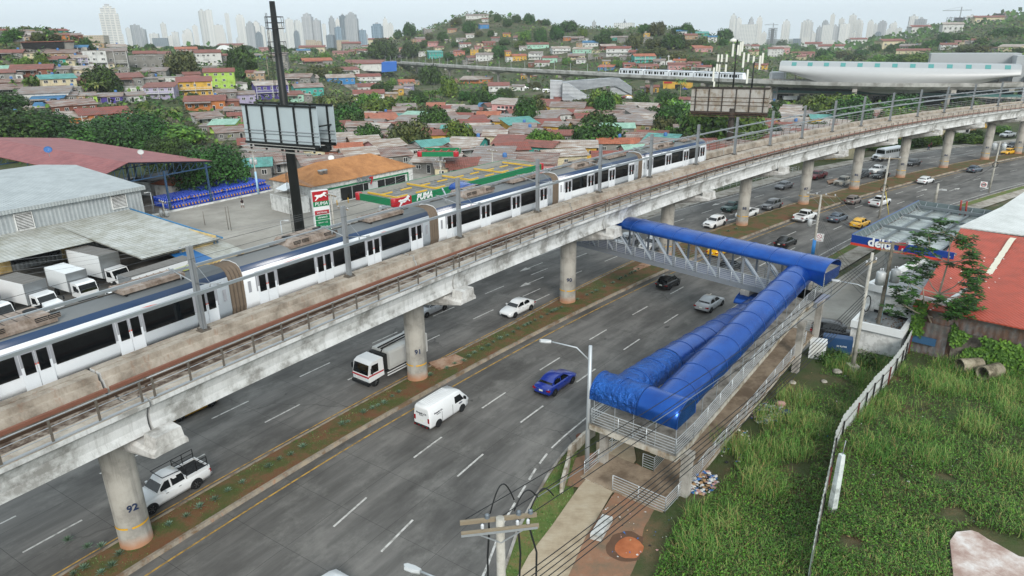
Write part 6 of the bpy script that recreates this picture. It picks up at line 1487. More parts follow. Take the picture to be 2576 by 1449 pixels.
# ---------------------------------------------------------------- grass of the vacant lot
def inpoly(x,y,P):
    c=False; n=len(P)
    for i in range(n):
        (x0,y0),(x1,y1)=P[i],P[(i+1)%n]
        if (y0>y)!=(y1>y) and x<(x1-x0)*(y-y0)/(y1-y0)+x0: c=not c
    return c
def blade(mb,c,h,lean,w_,a,m=0):
    d=V((cos(a),sin(a),0)); x=V((-sin(a),cos(a),0))*w_
    p1=c+d*(lean*.3)+V((0,0,h*.6)); p2=c+d*lean+V((0,0,h*(.95-.25*lean/h)))
    i=[mb.p(c-x),mb.p(c+x),mb.p(p1+x*.7),mb.p(p1-x*.7),mb.p(p2)]
    mb.face((i[0],i[1],i[2],i[3]),m); mb.face((i[3],i[2],i[4]),m)
r=random.Random(21)
PG=[(q.x,q.y) for q in (G(1640,1480),G(1700,1330),G(1760,1285),G(1810,1235),G(1865,1150),G(1930,1080),G(2000,1040),G(2050,985),G(2075,900),G(2150,880),G(2290,870),G(2390,905),G(2640,965),G(2700,1100),G(2700,1480))]
SLABP=[(q.x,q.y) for q in (G(2380,1375),G(2395,1345),G(2440,1340),G(2500,1360),G(2560,1378),G(2640,1395),G(2640,1520),G(2380,1520))]
TALL=[(1790,1310,2.2,70),(1830,1120,1.8,60),(1900,1150,2.4,90),(1960,1060,2.6,110),(2000,1010,2,80),(2040,1090,2.2,90),(1990,1140,2.2,90),(1920,1230,2,80),(2150,1050,2,80),(2210,1010,2.4,100),(2350,975,2.6,120),(2370,985,2.2,90),(2130,920,2.4,110),(2100,905,1.8,70),(2240,930,1.8,70),(2480,1000,2.4,110),(2560,990,2.2,100),(2550,1060,2.0,90),(2200,1140,2.2,80),(2290,1090,2,80),(2450,1080,1.8,70),(1760,1400,1.6,60),(2400,930,2.4,100),(2540,960,2.6,120),(2180,960,1.8,70),(1870,1020,1.4,40),(2530,1180,1.8,70),(2330,1160,1.7,60)]
mb=MB(); nb=0
for u,v,rad_,k in TALL:
    c=G(u,v,.2)
    for t in range(int(k*1.35)):
        for q in range(5):
            a=r.uniform(0,2*PI); rr=rad_*math.sqrt(r.random())*.75; b=V((c.x+rr*cos(a),c.y+rr*sin(a),lotz(c.x,c.y)-.05)); blade(mb,b,r.uniform(.6,1.5),r.uniform(.35,.95),r.uniform(.009,.02),r.uniform(0,2*PI),0 if r.random()>.16 else 1)
tag(mb.build('tall_grass',[GRS,STRAW]),'tall arching grass clumps in the vacant lot',kind='stuff')
mb=MB(); k=0
while k<34000:
    u=r.uniform(1630,2620); v=870+600*(r.random()**.75); q=G(u,v,.15)
    if not inpoly(q.x,q.y,PG) or inpoly(q.x,q.y,SLABP): k+=.3; continue
    d_=NZ.noise((q.x*.33,q.y*.33,7)); k+=1
    if d_<-.45 : continue
    z=lotz(q.x,q.y); h=.25+.5*max(0,d_+.2)+.2*r.random(); c=V((q.x,q.y,z))
    if r.random()<.38: blade(mb,c,h*1.3,h*.6,.016,r.uniform(0,2*PI),0 if r.random()>.12 else 2)
    else:
        for j in range(4): leaf(mb,c+V((r.uniform(-.15,.15),r.uniform(-.15,.15),h*r.uniform(.2,.9))),V((0,0,1))+rv(r)*.7,rv(r),r.uniform(.1,.2),.08,1 if r.random()<.55 else 3)
tag(mb.build('weeds',[GRS,LF_V,STRAW,LF_O]),'low green weeds and creepers covering the vacant lot',kind='stuff')
# shrubs in the lot
def bush(label,u,v,R_,n=500,mat=None,cat='shrub'):
    q=G(u,v,.1); mb=MB(); 
    for i in range(n):
        d=rv(r); d.z=abs(d.z); c=V((d.x*R_,d.y*R_,d.z*R_*.8)); leaf(mb,c,d+rv(r)*.6,rv(r),.3,.16)
    o=mb.build('shrub',mat or LF_D); o.location=q; tag(o,label,cat); return o
bush('dark leafy shrub behind the ramp column, left of the footed pole',2085,905,1.5); bush('dark shrub between the footed pole and the white annex',2180,915,1.3); bush('low green bush beside the trash heap under the ramp',1815,1080,.8,250,LF_V); bush('small bush at the kerb end of the footbridge near the blue-base pole',2052,668,.9,200,LF_V)
PATHP=[(q.x,q.y) for q in (G(1290,1475),G(1428,1475),G(1600,1160),G(1592,1110),G(1500,1115),G(1500,1162),G(1455,1230),G(1385,1330),G(1330,1400))]
# short grass on verges: sparse tufts along the pavement
mb=MB()
for k in range(5200):
    a=r.uniform(4,56); s=EDGER(a)+1.3+r.random()*LGR(a)*.96; b=ST(a,s,.05)
    if inpoly(b.x,b.y,PATHP): continue
    blade(mb,b,r.uniform(.06,.18),.08,.02,r.uniform(0,6.3))
for k in range(6000):
    a=r.uniform(-8,60); s=CURBL(a)+.3+r.random()*(CURBR(a)-CURBL(a)-.7); b=ST(a,s,.16)
    if NZ.noise((b.x*.5,b.y*.5,4))>-.1: blade(mb,b,r.uniform(.05,.13),.06,.02,r.uniform(0,6.3))
tag(mb.build('short_grass',LF_G),'short grass on the median and the pavement verge',kind='stuff')
# agaves in the median: shared rosette
AGV=leafmat('agave_leaves','#3f563f','#5d765f','#7a927a'); mb=MB()
for j in range(22):
    a=j*2.4; el=rad(18+60*(j/22)); u=V((cos(a)*cos(el),sin(a)*cos(el),sin(el))); x=V((-sin(a),cos(a),0)); l=.55-.15*(j/22)
    i=[mb.p(u*.05-x*.035),mb.p(u*.05+x*.035),mb.p(u*l*.6+x*.04+V((0,0,.0))),mb.p(u*l*.6-x*.04),mb.p(u*l+V((0,0,-.03)))]; mb.face((i[0],i[1],i[2],i[3])); mb.face((i[3],i[2],i[4]))
pr_=mb.build('w',AGV); AGM=pr_.data; bpy.data.objects.remove(pr_)
ag=[(170,1360,0),(220,1377,0),(255,1375,0),(300,1395,-1),(325,1373,0)]
for zx,zy,c in ((845,1370,0),(1125,1350,0),(1700,930,0),(1875,850,0),(2010,755,0),(2160,685,0),(2295,590,0),(2440,510,0),(740,1430,0),(1015,1420,0)): ag.append((zx/4,1086.75+zy/4,0))
for zx,zy in ((125,350),(235,275),(355,230),(470,150)): ag.append((644+zx/4,1086.75+zy/4,0))
for zx,zy in ((865,1375),(925,1350),(1085,1255),(1175,1215),(1230,1185),(1290,1160),(1370,1095),(1440,1050),(1755,880),(1920,810),(2000,770),(2090,740),(2145,695),(2200,655),(2275,620),(2340,585),(2390,548),(2460,512),(2530,482)): ag.append((644+zx/4,724.5+zy/4,0))
for zx,zy in ((15,448),(65,415),(125,383),(155,370),(185,355),(235,328),(295,300),(355,268),(400,245),(430,232),(452,218),(500,198),(660,118),(755,75),(805,52),(848,32)): ag.append((1288+zx/4,724.5+zy/4,0))
for zx,zy in ((930,1440),(1015,1400),(1080,1365),(1100,1352),(1145,1332),(1185,1310),(1205,1300),(1240,1285),(1270,1265),(2175,880),(2255,855),(2090,918)): ag.append((1288+zx/4,362.25+zy/4,0))
for i,(u,v,_) in enumerate(ag):
    q=G(u,v,.2); o=link('agave',AGM); o.location=(q.x,q.y,.16); o.rotation_euler=(0,0,i*1.3); k=r.uniform(.65,1.0); o.scale=(k,k,k); tag(o,'','agave','agaves planted in the median')
    a_,_s=SL(q); seg='left of pier 92' if a_<-1 else 'between piers 92 and 91' if a_<25.5 else 'between piers 91 and 90' if a_<49 else 'between pier 90 and the footbridge' if a_<72 else 'beside pier 88'
    later(o,f'spiky grey-green agave in the median {seg}',u)
# slabs in the median
for pts,l in (([(1078,913),(1145,892),(1174,905),(1160,915),(1103,931)],'rusty concrete manhole slab in the median right of pier 91'),([(1592,675),(1620,660),(1637,668),(1598,683)],'manhole slab in the median under the footbridge'),([(2080,455),(2105,449),(2122,452),(2085,462)],'manhole slab in the median near pier 87')):
    q=[G(u,v,.2) for u,v in pts]; mb=MB(); mb.prism([(p.x,p.y) for p in q],.1,.26); o=mb.build('manhole_slab',stained('rusty_slab','#a07d64','#7d5a42','#b59a85',.8)); tag(o,l,'slab')
q=[G(1484,1353,.2),G(1515,1303,.2),G(1541,1310,.2),G(1512,1360,.2)]; mb=MB(); mb.prism([(p.x,p.y) for p in q],.12,.5); tag(mb.build('concrete_bench_slab',stained('pale_slab','#b7b8b5','#8c8d87','#c7c8c6',1)),'pale concrete slab lying at the edge of the brown path','slab')
# low concrete retaining wall by the path, manhole cover
rw=[G(1412,1240,.1),G(1428,1180,.1),G(1433,1148,.1),G(1468,1112,.1),G(1495,1092,.1)]
o=thing('retaining_wall','low pale concrete retaining wall between grass verge and lamp post','wall',rw[0]); mb=MB()
for a,b in zip(rw,rw[1:]): mb.bar(a+V((0,0,.35)),b+V((0,0,.35)),.22,.9)
mb.build('wall_panel',EDGEC,o,True)
q=G(1462,1097,.1); mb=MB(); mb.lathe([(.4,0),(.4,.05),(.02,.055)],20,0,(q.x,q.y,.06)); tag(mb.build('manhole_cover',M('rusty_iron','#6b4434',.8,0,.25,3)),'rusty round manhole cover on the pavement behind the lamp post','manhole cover')
# litter
LIT=[M('litter_white','#c9c8c4',.6),M('litter_black','#1d1e20',.5),M('litter_blue','#2f64a3',.5),M('litter_tan','#a88763',.7),M('litter_pink','#b58c86',.7)]
def litter(label,u0,v0,ru,rv_,n,s0,s1):
    mb=MB()
    for i in range(n):
        a=r.uniform(0,2*PI); k=math.sqrt(r.random()); q=G(u0+ru*k*cos(a),v0+rv_*k*sin(a),.2); s=r.uniform(s0,s1); z=lotz(q.x,q.y)+.03+.2*(1-k)*r.random(); m_=r.choice((0,0,0,1,2,3,4)); t=r.uniform(0,PI)
        P_=[V((q.x+s*f*cos(t+j*PI/2.5),q.y+s*f*sin(t+j*PI/2.5),z+s*.5*r.random())) for j,f in enumerate((1,.6,1,.7,.9))]; c=mb.p(V((q.x,q.y,z+s*.5)))
        I=[mb.p(p) for p in P_]
        for j in range(5): mb.face((c,I[j],I[(j+1)%5]),m_)
    tag(mb.build('litter_heap',LIT),label,kind='stuff')
litter('heap of mixed litter at the foot of the ramp corner',1765,1215,40,32,260,.06,.22); litter('spill of litter in the grass beside the ramp',1930,1040,42,26,320,.05,.2); litter('litter scattered along the lower ramp',1840,1110,50,60,120,.04,.16); litter('scattered scraps of litter across the vacant lot',2150,1180,480,260,140,.04,.13); litter('scraps of litter on the bare dirt',1590,1300,100,110,70,.03,.1)
RKM=stained('pale_rock','#9c978c','#6d685e','#bfbab0',1.2,kind='Object')
for i,(u,v,s,l) in enumerate(((2010,1000,.55,'pale grey rock in the scrub beside the ramp, left one'),(1993,965,.45,'pale rock in the scrub beside the ramp, behind the left one'),(2105,938,.6,'pale rubble stone at the foot of the footed pole'),(2072,962,.4,'small pale rock near the far ramp column'))):
    q=G(u,v,.1); mb=MB(); R_=[]
    for k in range(6):
        t=k/5; rr=s*(.25+sin(PI*(.15+.8*t)))*.6; R_.append([mb.p((rr*cos(2*PI*j/9)*(1+.3*NZ.noise((j*.9+u,k,0))),rr*sin(2*PI*j/9)*(1+.3*NZ.noise((j*.9,k+v,1))),s*.6*t)) for j in range(9)])
    mb.rings(R_,0,True); o=mb.build('rock',RKM); o.location=q; tag(o,l,'rock')
for i,(u,v,c,l) in enumerate(((1963,1024,4,'pink discarded bag on the scrub beside the ramp'),(1948,1019,1,'black discarded bag beside the pink bag'),(1975,1046,2,'crumpled dark blue bag lying on the scrub'))):
    q=G(u,v,.2); mb=MB(); mb.lathe([(.1,0),(.4,.08),(.42,.3),(.28,.48),(.05,.5)],10); o=mb.build('discarded_bag',LIT[c] if c!=2 else M('navy_bag','#1c2b66',.5)); o.location=(q.x,q.y,lotz(q.x,q.y)); o.scale=(1,.7,.8); tag(o,l,'bag')
# ---------------------------------------------------------------- people on foot
def person(label,loc,hd,shirt,trousers,skin='#7b5540',pack=None,shorts=False,stride=.18):
    o=thing('person',label,'person',loc,hd)
    me=bpy.data.meshes.new('body'); s_=stride
    vs=[(0,0,.95),(0,0,1.15),(0,0,1.38),(0,0,1.47),(0.01,0,1.56),(.015,0,1.70),(0,.1,.92),(s_,.1,.5),(s_*.9,.1,.07),(s_*.9+.16,.11,.03),(0,-.1,.92),(-s_*.5,-.1,.5),(-s_*1.4,-.1,.1),(-s_*1.4+.16,-.11,.05),(0,.19,1.36),(-.05,.24,1.1),(.06,.24,.86),(0,-.19,1.36),(.06,-.24,1.1),(.2,-.22,.95)]
    es=[(0,1),(1,2),(2,3),(3,4),(4,5),(0,6),(6,7),(7,8),(8,9),(0,10),(10,11),(11,12),(12,13),(2,14),(14,15),(15,16),(2,17),(17,18),(18,19)]
    rr=[.14,.13,.15,.06,.09,.085,.095,.065,.045,.04,.095,.065,.045,.04,.065,.045,.035,.065,.045,.035]
    me.from_pydata(vs,es,[]); b=link('body',me,o); mo=b.modifiers.new('skin','SKIN'); b.modifiers.new('sub','SUBSURF').levels=1
    for d,q in zip(me.skin_vertices[0].data if me.skin_vertices else [],rr): d.radius=(q,q)
    if not me.skin_vertices:
        bm=__import__('bmesh').new(); bm.from_mesh(me); ly=bm.verts.layers.skin.verify()
        for v_,q in zip(bm.verts,rr): v_[ly].radius=(q,q)
        bm.verts.ensure_lookup_table(); bm.verts[0][ly].use_root=True; bm.to_mesh(me); bm.free()
    SK=M('skin',skin,.6); me.materials.append(SK)
    m=MB(); m.rings([[m.p((x+rx*cos(t),ry*sin(t),z)) for t in [2*PI*k/12 for k in range(12)]] for x,z,rx,ry in ((0,.88,.155,.2),(0,1.1,.15,.19),(0,1.3,.17,.225),(0,1.42,.12,.19),(0,1.48,.07,.09))],0,True,False)
    for sg,y in ((1,.2),(-1,-.2)): m.path([(0,y,1.38),(-.05*sg,y*1.2,1.12)],.07,8,radii=[.085,.075])
    m.build('shirt',shirt,o)
    m=MB(); 
    for y,kx,fx,fz in ((.1,s_,s_*.9,.12),(-.1,-s_*.5,-s_*1.4,.14)):
        m.path([(0,y*.9,.95),(kx,y,.5)]+([] if shorts else [(fx,y,fz)]),.1,10,radii=[.125,.09]+([] if shorts else [.075]))
    m.build('shorts' if shorts else 'trousers',trousers,o)
    m=MB(); m.lathe([(.02,1.79),(.07,1.77),(.098,1.7),(.1,1.64),(.095,1.63)],12,0,(-.005,0,0)); m.build('hair',M('dark_hair','#191412',.8),o)
    if pack: m=MB(); m.lathe([(.05,1.0),(.14,1.03),(.15,1.3),(.05,1.4)],10,0,(-.24,0,0)); m.build('backpack',pack,o)
    return o
q=G(611,523,.05); person('person walking on the forecourt in dark shirt and white shorts with dark backpack',(q.x,q.y,.03),-.6,M('dark_shirt','#2a2326',.8),M('white_shorts','#c8c8c6',.8),pack=BLK,shorts=True)
q=G(2335,378,.1); person('person in red shirt and blue jeans walking on the far pavement, front of two',(q.x,q.y,.1),2.8,M('red_shirt','#7d2a2c',.8),M('blue_jeans','#33456b',.8))
q=G(2341,373,.1); person('person in dark red shirt just behind the one in jeans on the far pavement',(q.x,q.y,.1),2.8,M('maroon_shirt','#6b2630',.8),M('dark_trousers','#2b2a30',.8))
q=G(1283,392,.0)
# ---------------------------------------------------------------- bus and refuse truck
q,a,s=place(2236,388,1.3); bus=thing('bus','white long-nosed bus in the far lane behind pier 85','bus',ST(a,s-.3),head(a)+PI); BW_=CP['white']
m=MB(); R_=[[m.p((x,y,z)) for y,z in ((-1.2,.5),(-1.22,1.9),(-1.05,2.75),(-.6,2.95),(.6,2.95),(1.05,2.75),(1.22,1.9),(1.2,.5))] for x in (-5,3.2)]; m.rings(R_,0,False)
R_=[[m.p((x,y,z)) for y,z in ((-w_,.5),(-w_,h_-.15),(-w_*.8,h_),(w_*.8,h_),(w_,h_-.15),(w_,.5))] for x,w_,h_ in ((3.2,1.1,1.75),(4.6,1.0,1.6),(5.1,.9,1.4))]; m.rings(R_,0,True); m.build('body',BW_,bus)
m=MB(); m.poly([(3.215,-1.05,1.75),(3.215,1.05,1.75),(3.215,.95,2.6),(3.215,-.95,2.6)]); m.build('windshield',GL,bus)
for sg in (-1,1):
    for k in range(10): x=-4.7+k*.78; m=MB(); m.poly([(x,sg*1.232,1.85),(x+.62,sg*1.232,1.85),(x+.62,sg*1.13,2.5),(x,sg*1.13,2.5)]); m.build('side_window',GL,bus)
    for x in (3.9,-3): wheel(bus,x,sg*1.05,.5,sg,True)
    m=MB(); m.box((5.05,sg*.7-.15,.9),(5.14,sg*.7+.15,1.15)); m.build('headlight',HLG,bus)
m=MB(); m.box((5.0,-1.1,.45),(5.2,1.1,.75)); m.box((5.08,-.45,.85),(5.13,.45,1.3)); m.build('front_bumper',BLK,bus)
fq=G(915,966,.4); a,s=SL(fq); a+=3.4; s=-3.05; rt_=thing('refuse_truck','white refuse truck with red stripe emerging from behind pier 91','truck',ST(a,s),head(a)+PI); GRW=M('truck_body_pale','#c3c5c3',.45,.1,.08,.8)
m=MB(); R_=[[m.p((x,y,z)) for x,z in ((1.55,.75),(3.3,.62),(3.38,1.15),(3.12,2.25),(2.75,2.45),(1.6,2.45))] for y in (-1.02,1.02)]; m.rings(R_,0); m.build('cab',CP['white'],rt_)
m=MB(); m.poly([(3.39,-.95,1.32),(3.39,.95,1.32),(3.16,.9,2.2),(3.16,-.9,2.2)]); m.build('windshield',GL,rt_)
m=MB(); m.box((3.36,-1.03,1.06),(3.41,1.03,1.2)); m.box((1.6,1.015,1.15),(3.36,1.035,1.28)); m.box((1.6,-1.035,1.15),(3.36,-1.015,1.28)); m.build('red_stripe',REDP,rt_)
for sg in (-1,1):
    m=MB(); m.poly([(3.15,sg*1.035,1.4),(2.2,sg*1.035,1.4),(2.2,sg*1.035,2.15),(2.95,sg*1.035,2.15)]); m.build('side_window',GL,rt_)
    for x in (2.6,-1.6): wheel(rt_,x,sg*.9,.43,sg)
    m=MB(); m.box((3.3,sg*.78-.16,.75),(3.41,sg*.78+.16,.98)); m.build('headlight',HLG,rt_); m=MB(); m.box((3.1,sg*1.25-.08,1.5),(3.2,sg*1.25+.08,1.95)); m.tube((3.1,sg*1.02,1.9),(3.15,sg*1.25,1.9),.02); m.build('wing_mirror',BLK,rt_)
m=MB(); m.box((3.25,-1.05,.35),(3.5,1.05,.62)); m.build('front_bumper',BLK,rt_)
m=MB(); R_=[[m.p((x,y,z)) for y,z in ((-1.05,.95),(-1.12,1.3),(-1.12,2.5),(-1.0,2.7),(1.0,2.7),(1.12,2.5),(1.12,1.3),(1.05,.95))] for x in (-3.0,.9)]; m.rings(R_,0); m.box((-4.0,-1.1,.9),(-3.0,1.1,2.75)); m.build('hopper_body',GRW,rt_)
m=MB(); m.box((-3.8,-.45,.55),(3.0,.45,.95)); m.build('chassis',CHAS,rt_)
m=MB(); m.tube((.9,-.3,2.75),(-2.8,-.3,2.85),.07); m.tube((.9,.1,2.75),(-2.8,.1,2.85),.07); m.box((1.0,-.9,1.0),(1.4,.9,2.5)); m.tube((1.2,.3,2.5),(.8,.3,2.9),.05); m.build('hydraulics',CHAS,rt_)
m=MB(); 
for sg in (-1,1): m.box((-2.9,sg*1.05-.03,.45),(1.2,sg*1.05+.03,.55)); m.box((-2.9,sg*1.05-.03,.7),(1.2,sg*1.05+.03,.78))
m.build('side_guard',WBOX,rt_)
q=hit(1340,270); dt=thing('dump_truck','white dump truck passing below the left end of the large metro station','truck',hit(1288+2050/4+270,255),-.1)
dt.location=hit(768*0+1932+245/4,257); m=MB(); m.prism([(-4.5,-1.2),(1.6,-1.2),(1.6,1.2),(-4.5,1.2)],1.2,2.8); m.build('bed',WBOX,dt); m=MB(); m.box((2.0,-1.1,.6),(3.9,1.1,2.9)); m.build('cab',CP['dark'],dt)
for sg in (-1,1):
    for x in (3.2,-1.5,-2.8,-3.9): wheel(dt,x,sg*1.0,.5,sg,True)
# ---------------------------------------------------------------- houses
WC={'w':('white','#c9cac7'),'c':('cream','#c9bfa0'),'t':('tan','#a98f72'),'g':('grey','#85837e'),'p':('pink','#b98a88'),'y':('yellow','#c9a042'),'o':('orange','#b3703f'),'b':('blue','#3f7fb5'),'v':('purple','#4c3f8a'),'l':('lime green','#a3c45a'),'e':('teal','#3fa095'),'n':('brick','#835444'),'s':('salmon','#c07a68'),'i':('lilac','#a29bb5'),'m':('mint','#9fc9b5'),'d':('dark grey','#4c4b49')}
WMAT={k:stained('house_wall_'+v[0].replace(' ','_'),v[1],tuple(x*.72 for x in [int(v[1][i:i+2],16)/255 for i in (1,3,5)]),v[1],.35,(.3,.5),kind='world',bump=.08) for k,v in WC.items()}
RC={'r':('rusty red','#94574a','#7a463c','#6a4a40'),'R':('red','#97493a','#7d3f33','#6b5048'),'w':('white','#d3d4d1','#b3b3ac','#8d7666'),'z':('grey','#a6abad','#878b8c','#7d6558'),'u':('brown rusted','#80533f','#5d4035','#a3a09b'),'b':('blue','#3c77a0','#2f5f83',None),'e':('teal','#5f9f98','#4a8078',None),'m':('mint','#9cc0ae','#7ba08e',None),'o':('orange','#b0684a','#8d5039',None)}
RMAT={}
for k,v in RC.items():
    for ax in (0,1): RMAT[k,ax]=corr(f'roof_sheet_{v[0].replace(" ","_")}_{ax}',v[1],v[2],v[3],.5,0,.35 if k in 'wz' else .75,kind='Object',rough=.6)
FLATR=stained('flat_concrete_roof','#8f8c86','#6b6862','#a5a29b',.5); FND=stained('house_foundation','#7d7a74','#55524c','#96938d',.4,(.38,.62))
OCC=[]; TANK=M('blue_water_tank','#3a68a0',.5)
def zone(u,v):
    if u<644: return 'on the left ridge' if v<118 else 'high on the left hillside' if v<200 else 'low on the left hillside'
    if u<960: return 'beyond the billboard mast' if v<165 else 'behind the tall billboard'
    if u<1950: return 'on the middle hill' if v<158 else 'by the far metro viaduct' if v<232 else 'among the rusty roofs'
    return 'beyond the metro station' if v<150 else 'between metro station and viaduct'
def house(q,w_,d_,h_,wall,roof,rz,u,v,near,cat='house',grp='hillside houses',rs=None,base=5.):
    rs=rs or rnd; st=1 if h_<4.3 else 2 if h_<7.2 else 3
    fl=roof=='f'; rn='flat concrete' if fl else RC[roof][0]
    o=thing(cat,'',cat,q,rz,grp)
    later(o,f"{'low ' if cat=='shack' else ''}{WC[wall][0]} {'' if cat=='shack' else {1:'one-storey ',2:'two-storey ',3:'three-storey '}[st]}{cat} with {rn} roof {zone(u,v)}",u)
    x,y=w_/2,d_/2
    m=MB(); m.box((-x,-y,0),(x,y,h_)); 
    rise=.0
    if not fl: rise=min(1.6,.13*d_+.2); ax=0
    if not fl and rs.random()<.72: typ='gable'
    else: typ='shed'
    if not fl:
        if typ=='gable':
            for sg in (-1,1): m.poly([(sg*x,-y,h_),(sg*x,y,h_),(sg*x,0,h_+rise)])
        else: m.poly([(-x,y,h_),(x,y,h_),(x,y,h_+rise),(-x,y,h_+rise)]); m.poly([(-x,-y,h_),(-x,y,h_),(-x,y,h_+rise)]); m.poly([(x,-y,h_),(x,y,h_+rise),(x,y,h_)])
    if near>1 and st>1: m.box((-x-.04,-y-.04,h_/st-.08),(x+.04,y+.04,h_/st+.08))
    m.build('wall',WMAT[wall],o)
    m=MB(); m.box((-x+.05,-y+.05,-base),(x-.05,y-.05,-.02))
    if st==1 and base>3: m.box((-x-1,-y-1.2,-base),(x+1,-y+.04,-.12))
    m.build('foundation',FND,o)
    m=MB(); ov=.55; t=.1
    if fl:
        m.box((-x-.15,-y-.15,h_),(x+.15,y+.15,h_+.25)); m.box((-x+.8,-.5,h_+.25),(-x+2.4,y-.4,h_+1.6)) if rs.random()<.4 else None
        m.build('roof',FLATR,o)
    else:
        a,b=x+ov,y+ov
        def sheet_(p): m.poly(p); m.poly([(k[0],k[1],k[2]-t) for k in p][::-1]); n=len(p); [m.poly([p[i],p[(i+1)%n],(*p[(i+1)%n][:2],p[(i+1)%n][2]-t),(*p[i][:2],p[i][2]-t)][::-1]) for i in range(n)]
        e=.05; dz=rise*ov/y
        if typ=='gable':
            k_=rs.uniform(-.2,.2)*a
            sheet_([(-a,-b,h_+e-dz),(a,-b,h_+e-dz),(a,0,h_+rise+e),(-a,0,h_+rise+e)]); sheet_([(-a,0,h_+rise+e),(a,0,h_+rise+e),(a,b,h_+e-dz),(-a,b,h_+e-dz)])
        else: sheet_([(-a,-b,h_+e-dz*.5),(a,-b,h_+e-dz*.5),(a,b,h_+rise+e+dz*.5),(-a,b,h_+rise+e+dz*.5)])
        m.build('roof',RMAT[roof,0],o)
    n=max(2,min(5,int(w_/2.6))) if near else 2
    door_at=rs.randrange(n)
    for s_ in range(st if near else min(st,2)):
        z=h_/st*(s_+.55)
        for i in range(n):
            px=-x+w_*(i+.5)/n+rs.uniform(-.2,.2)
            if s_==0 and i==door_at and near: window(o,px,-y-.01,1.05,.95,2.1,'door')
            elif rs.random()<.85 or s_==0: window(o,px,-y-.01,z,rs.uniform(.95,1.5),rs.uniform(.9,1.2))
    if near: 
        for yy in (-y*.4,y*.4): window(o,x+.01,yy,h_/st*.55,1.1,1.0,along='y',face=1)
    if near and st>1 and rs.random()<.55:
        m=MB(); z=h_/st; m.box((-x,-y-1.3,z-.12),(x,-y-.1,z+.02)); m.box((-x,-y-1.3,z+.95),(x,-y-1.22,z+1.03))
        for k in range(int(w_/.5)+1): m.box((-x+k*.5,-y-1.28,z+.02),(-x+k*.5+.06,-y-1.24,z+.95))
        for px in (-x+.1,0,x-.1): m.box((px-.08,-y-1.3,-.5 if base else 0),(px+.08,-y-1.14,h_-.1))
        m.build('balcony',WFR,o)
    elif near and rs.random()<.35:
        m=MB(); m.poly([(-x,-y-2.2,h_/st*.82),(x*.3,-y-2.2,h_/st*.82),(x*.3,-y-.05,h_/st*.95),(-x,-y-.05,h_/st*.95)]); 
        for px in (-x+.1,x*.3-.1): m.box((px-.06,-y-2.15,-1.0),(px+.06,-y-2.03,h_/st*.82))
        m.build('porch_roof',RMAT[rs.choice('wzru'),0],o)
    if near and rs.random()<.6:
        sg=rs.choice((-1,1)); ew=w_*rs.uniform(.3,.5); eh=h_/st*rs.uniform(.75,.9); ey=y*rs.uniform(.3,.8); x0,x1=(x+.03,x+ew) if sg>0 else (-x-ew,-x-.03)
        m=MB(); m.box((x0,-ey-1.2,-base+.1),(x1,ey,eh)); m.build('extension',WMAT[rs.choice('ggwctn')],o)
        m=MB(); m.poly([(x0-.3*(sg<0),-ey-1.7,eh+.05),(x1+.3*(sg>0),-ey-1.7,eh-.1),(x1+.3*(sg>0),ey+.2,eh+.35),(x0-.3*(sg<0),ey+.2,eh+.5)]); m.build('extension_roof',RMAT[rs.choice('zwuurz'),0],o)
        if ew>2: window(o,(x0+x1)/2,-ey-1.21,eh*.55,1.1,1.0)
    if near and rs.random()<.25:
        m=MB(); m.lathe([(.45,0),(.5,.1),(.5,1.0),(.3,1.15),(.03,1.2)],8,0,(rs.uniform(-x*.6,x*.6),y*.6,h_+(.3 if fl else rise*.6))); m.build('water_tank',TANK,o)
    OCC.append((q.x,q.y,max(w_,d_)*.55)); return o
def blocked(x,y,rad_): return any((x-a)**2+(y-b)**2<(rad_+c)**2 for a,b,c in OCC)
H1="""230 345 318 366 tf|555 680 322 356 eR|305 410 360 388 iz|120 235 384 416 wz|240 300 374 406 iw|595 690 362 402 or|700 830 368 420 nu|5 75 325 362 wr|485 730 548 600 tu|505 650 606 662 er|735 880 500 590 db|765 885 600 688 iw|885 1070 548 688 wf|1065 1280 548 695 gz|1275 1650 588 690 gf|1085 1270 480 530 ww|930 1040 448 488 tf|900 985 505 530 bw|1785 1980 500 545 no|1370 1560 545 585 gr|1560 1715 548 590 cr|1995 2230 548 660 wr|2245 2360 570 655 gr
175 490 712 780 nr|500 680 712 770 gz|680 900 712 775 cw|5 150 702 752 mm|10 140 752 822 gr|30 195 842 905 nu|5 225 918 960 gu|485 760 815 925 ce|730 895 785 832 gz|765 905 822 895 pr|712 820 902 972 gf|1150 1435 798 888 gr|1475 1775 798 868 wf|1265 1440 890 945 wf|1480 1750 895 1000 ir|1872 2020 760 828 pr|2085 2365 745 895 lR|1825 2138 842 985 yR|2485 2570 735 800 tr|258 650 958 1040 wz|365 610 1010 1065 gb|605 760 995 1035 gz|760 965 995 1035 lz|985 1215 985 1040 vz|1225 1455 970 1032 wz|590 955 1070 1145 nu|390 590 1090 1140 bb|1890 2262 1025 1120 or|2215 2385 940 1055 gz|2345 2570 958 1050 iz|560 850 1200 1290 ow|880 1305 1165 1285 oR|615 775 1318 1395 wz|820 975 1335 1395 gw|1990 2250 1195 1250 wu|2120 2365 1260 1345 lm|2265 2435 1125 1170 gz|2310 2440 1170 1232 pr|2200 2470 1365 1410 gu|1690 1790 655 700 gz|1180 1300 705 750 gf|2000 2200 690 725 gf|1440 1660 725 770 gz|0 200 560 590 gr|150 300 1180 1240 gr"""
